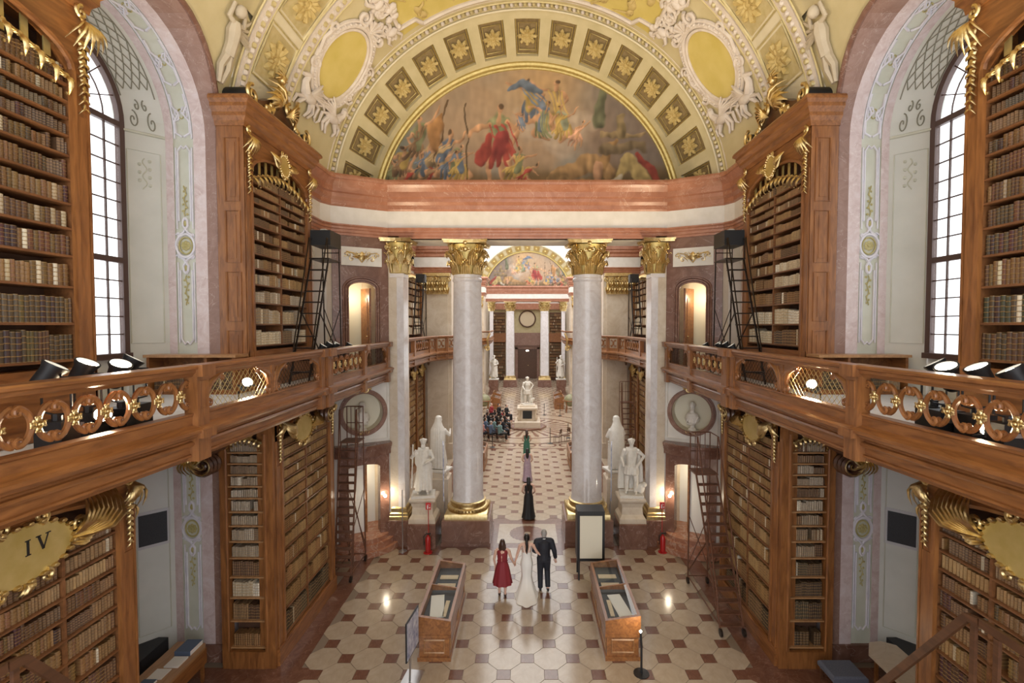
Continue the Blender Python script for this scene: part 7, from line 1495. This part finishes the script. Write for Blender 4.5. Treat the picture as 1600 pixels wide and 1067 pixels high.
# ================================================================== place the books: the 300 that show largest one by one, the rest as one mass
def proj(p):
    c, s = math.cos(PITCH), math.sin(PITCH); d = p[1] * c - (p[2] - CAMZ) * s; u_ = p[1] * s + (p[2] - CAMZ) * c
    if d < .3: return None
    return (824 + FPX * p[0] / d, 533.5 - FPX * u_ / d, d)
def book_colour_mesh(c, k):
    mb = MB(); n = 4; top = [(0, .94), (0, .94)]
    prof = [(0, 1.0), (0, .06), (.18, .015), (.5, 0), (.82, .015), (1, .06), (1, 1.0)]     # (x, y) outline, spine towards y = 0
    vs = [(x, y, z) for z in (0, .2, .4, .6, .8, 1.0) for x, y in prof]; mb.v += vs; L = len(prof)
    for r in range(5):
        for i in range(L - 1): mb.f.append((r * L + i, r * L + i + 1, (r + 1) * L + i + 1, (r + 1) * L + i))
    mb.f.append(tuple(range(5 * L, 6 * L)))
    for z in (.2, .4, .6, .8):                                                         # raised bands across the spine
        b = len(mb.v)
        for i in (1, 2, 3, 4, 5): x, y = prof[i]; mb.v += [(x, y - .0, z - .014), (x, y - .035, z), (x, y, z + .014)]
        for i in range(4):
            a = b + 3 * i; mb.f += [(a, a + 3, a + 4, a + 1), (a + 1, a + 4, a + 5, a + 2)]
    mb.c = [c] * len(mb.v)
    for f in mb.f:
        for i in f: x, y, z = mb.v[i]; mb.uv.append((.02 + .96 * x if len(f) == 4 and y < .5 else 0.0, z * .999 + .0001))
    me = build(mb, 'book', 'book', None); d = me.data; bpy.data.objects.remove(me); return d
def place_books():
    cand = []
    for i, b in enumerate(BOOKS):
        o, ax, inn, wd, dp, h, c, lab = b
        pts = [proj((o[0] + ax[0] * t, o[1] + ax[1] * t, o[2] + q * h)) for t in (0, wd) for q in (0, 1)]
        if any(p is None for p in pts): cand.append((-1, i)); continue
        us = [p[0] for p in pts]; vs_ = [p[1] for p in pts]
        vis = max(us) > 3 and min(us) < 1597 and max(vs_) > 3 and min(vs_) < 1060
        if not vis: cand.append((0 if (max(us) > -500 and min(us) < 2100) else -1, i)); continue
        ar = (max(us) - min(us)) * (sum(vs_[1::2]) - sum(vs_[0::2])) * -.5
        if lab[0].startswith('lower fore') and lab[1] >= 11: ar *= .2          # hidden behind the cartouche
        cand.append((ar, i))
    cand.sort(reverse=True); cache = {}; order = {}; groups = {}
    for i, b in enumerate(BOOKS): groups.setdefault((b[7], b[0][0] < 0), []).append(i)
    for g in groups.values():
        flat = BOOKS[g[0]][1][0] == 0; far = BOOKS[g[0]][7][0].endswith('foreground')
        g.sort(key=lambda i: (-BOOKS[i][0][1] if far else BOOKS[i][0][1]) if flat else abs(BOOKS[i][0][0]))
        for n, i in enumerate(g): order[i] = n + 1
    nth = lambda n: '%d%s' % (n, 'th' if 10 < n % 100 < 14 else {1: 'st', 2: 'nd', 3: 'rd'}.get(n % 10, 'th'))
    WHERE = {'upper foreground': 'shelf of the foreground upper bookcase', 'lower foreground': 'shelf of the foreground lower bookcase', 'upper middle': 'shelf of the upper bookcase beside the black ladder'}
    rest = MB()
    for n, (ar, i) in enumerate(cand):
        if ar < 0: continue
        o, ax, inn, wd, dp, h, c, lab = BOOKS[i]; o = (o[0], o[1], o[2] + .001)
        if n < 300:
            key = tuple(round(q * 36) / 36 for q in c); key = tuple(max(.03, q) for q in key)
            if key not in cache: cache[key] = book_colour_mesh(key, len(cache))
            ob = bpy.data.objects.new('book', cache[key]); link(ob)
            s = 1 if inn[0] > 0 else -1
            # local x along the shelf, y into the case, z up (mirrored shelves are rotated, never flipped)
            if inn[0] > 0: ob.rotation_euler = (0, 0, -PI / 2); ob.location = (o[0], o[1] + wd, o[2])
            elif inn[0] < 0: ob.rotation_euler = (0, 0, PI / 2); ob.location = o
            else: ob.location = o
            ob.scale = (wd, dp, h)
            pale = sum(key) > 1.2; sd = 'left' if o[0] < 0 else 'right'
            wh = {'upper foreground': ('window', 'foreground upper bookcase'), 'lower foreground': ('window', 'foreground lower bookcase'), 'upper middle': ('near', 'gallery bookcase'), 'lower middle': ('near', 'lower bookcase')}.get(lab[0], ('aisle', 'narrow bookcase end'))
            lb = '%s book, %s from %s end, %s shelf of %s %s' % ('pale vellum' if pale else 'brown leather', nth(order[i]), wh[0], ORD[lab[1]], sd, wh[1])
            tag(ob, lb, 'book', 'books on the %s %s %s' % (ORD[lab[1]], WHERE.get(lab[0], 'shelf of the narrow end'), sd))
        else:
            ex = Vector(ax) * wd; ey = Vector(inn) * dp; b0 = Vector(o); q = len(rest.v)
            P = [(0, .06), (.5, 0), (1, .06), (1, 1), (0, 1)]
            for z in (0, h):
                for x, y in P: p = b0 + ex * x + ey * y + Vector((0, 0, z)); rest.v.append((p.x, p.y, p.z)); rest.c.append(c)
            fs = [(0, 1, 6, 5), (1, 2, 7, 6), (2, 3, 8, 7), (4, 0, 5, 9), (5, 6, 7, 8, 9)]
            for k, f in enumerate(fs):
                rest.f.append(tuple(a + q for a in f))
                for a in f: rest.uv.append((.5 if k < 2 else 0.0, .0001 if a < 5 else .999))
    o = stuff(build(rest, 'rows_of_books', 'book')); o['label'] = 'rows of old leather and vellum bound books filling the remaining shelves'; o['category'] = 'books'
place_books()
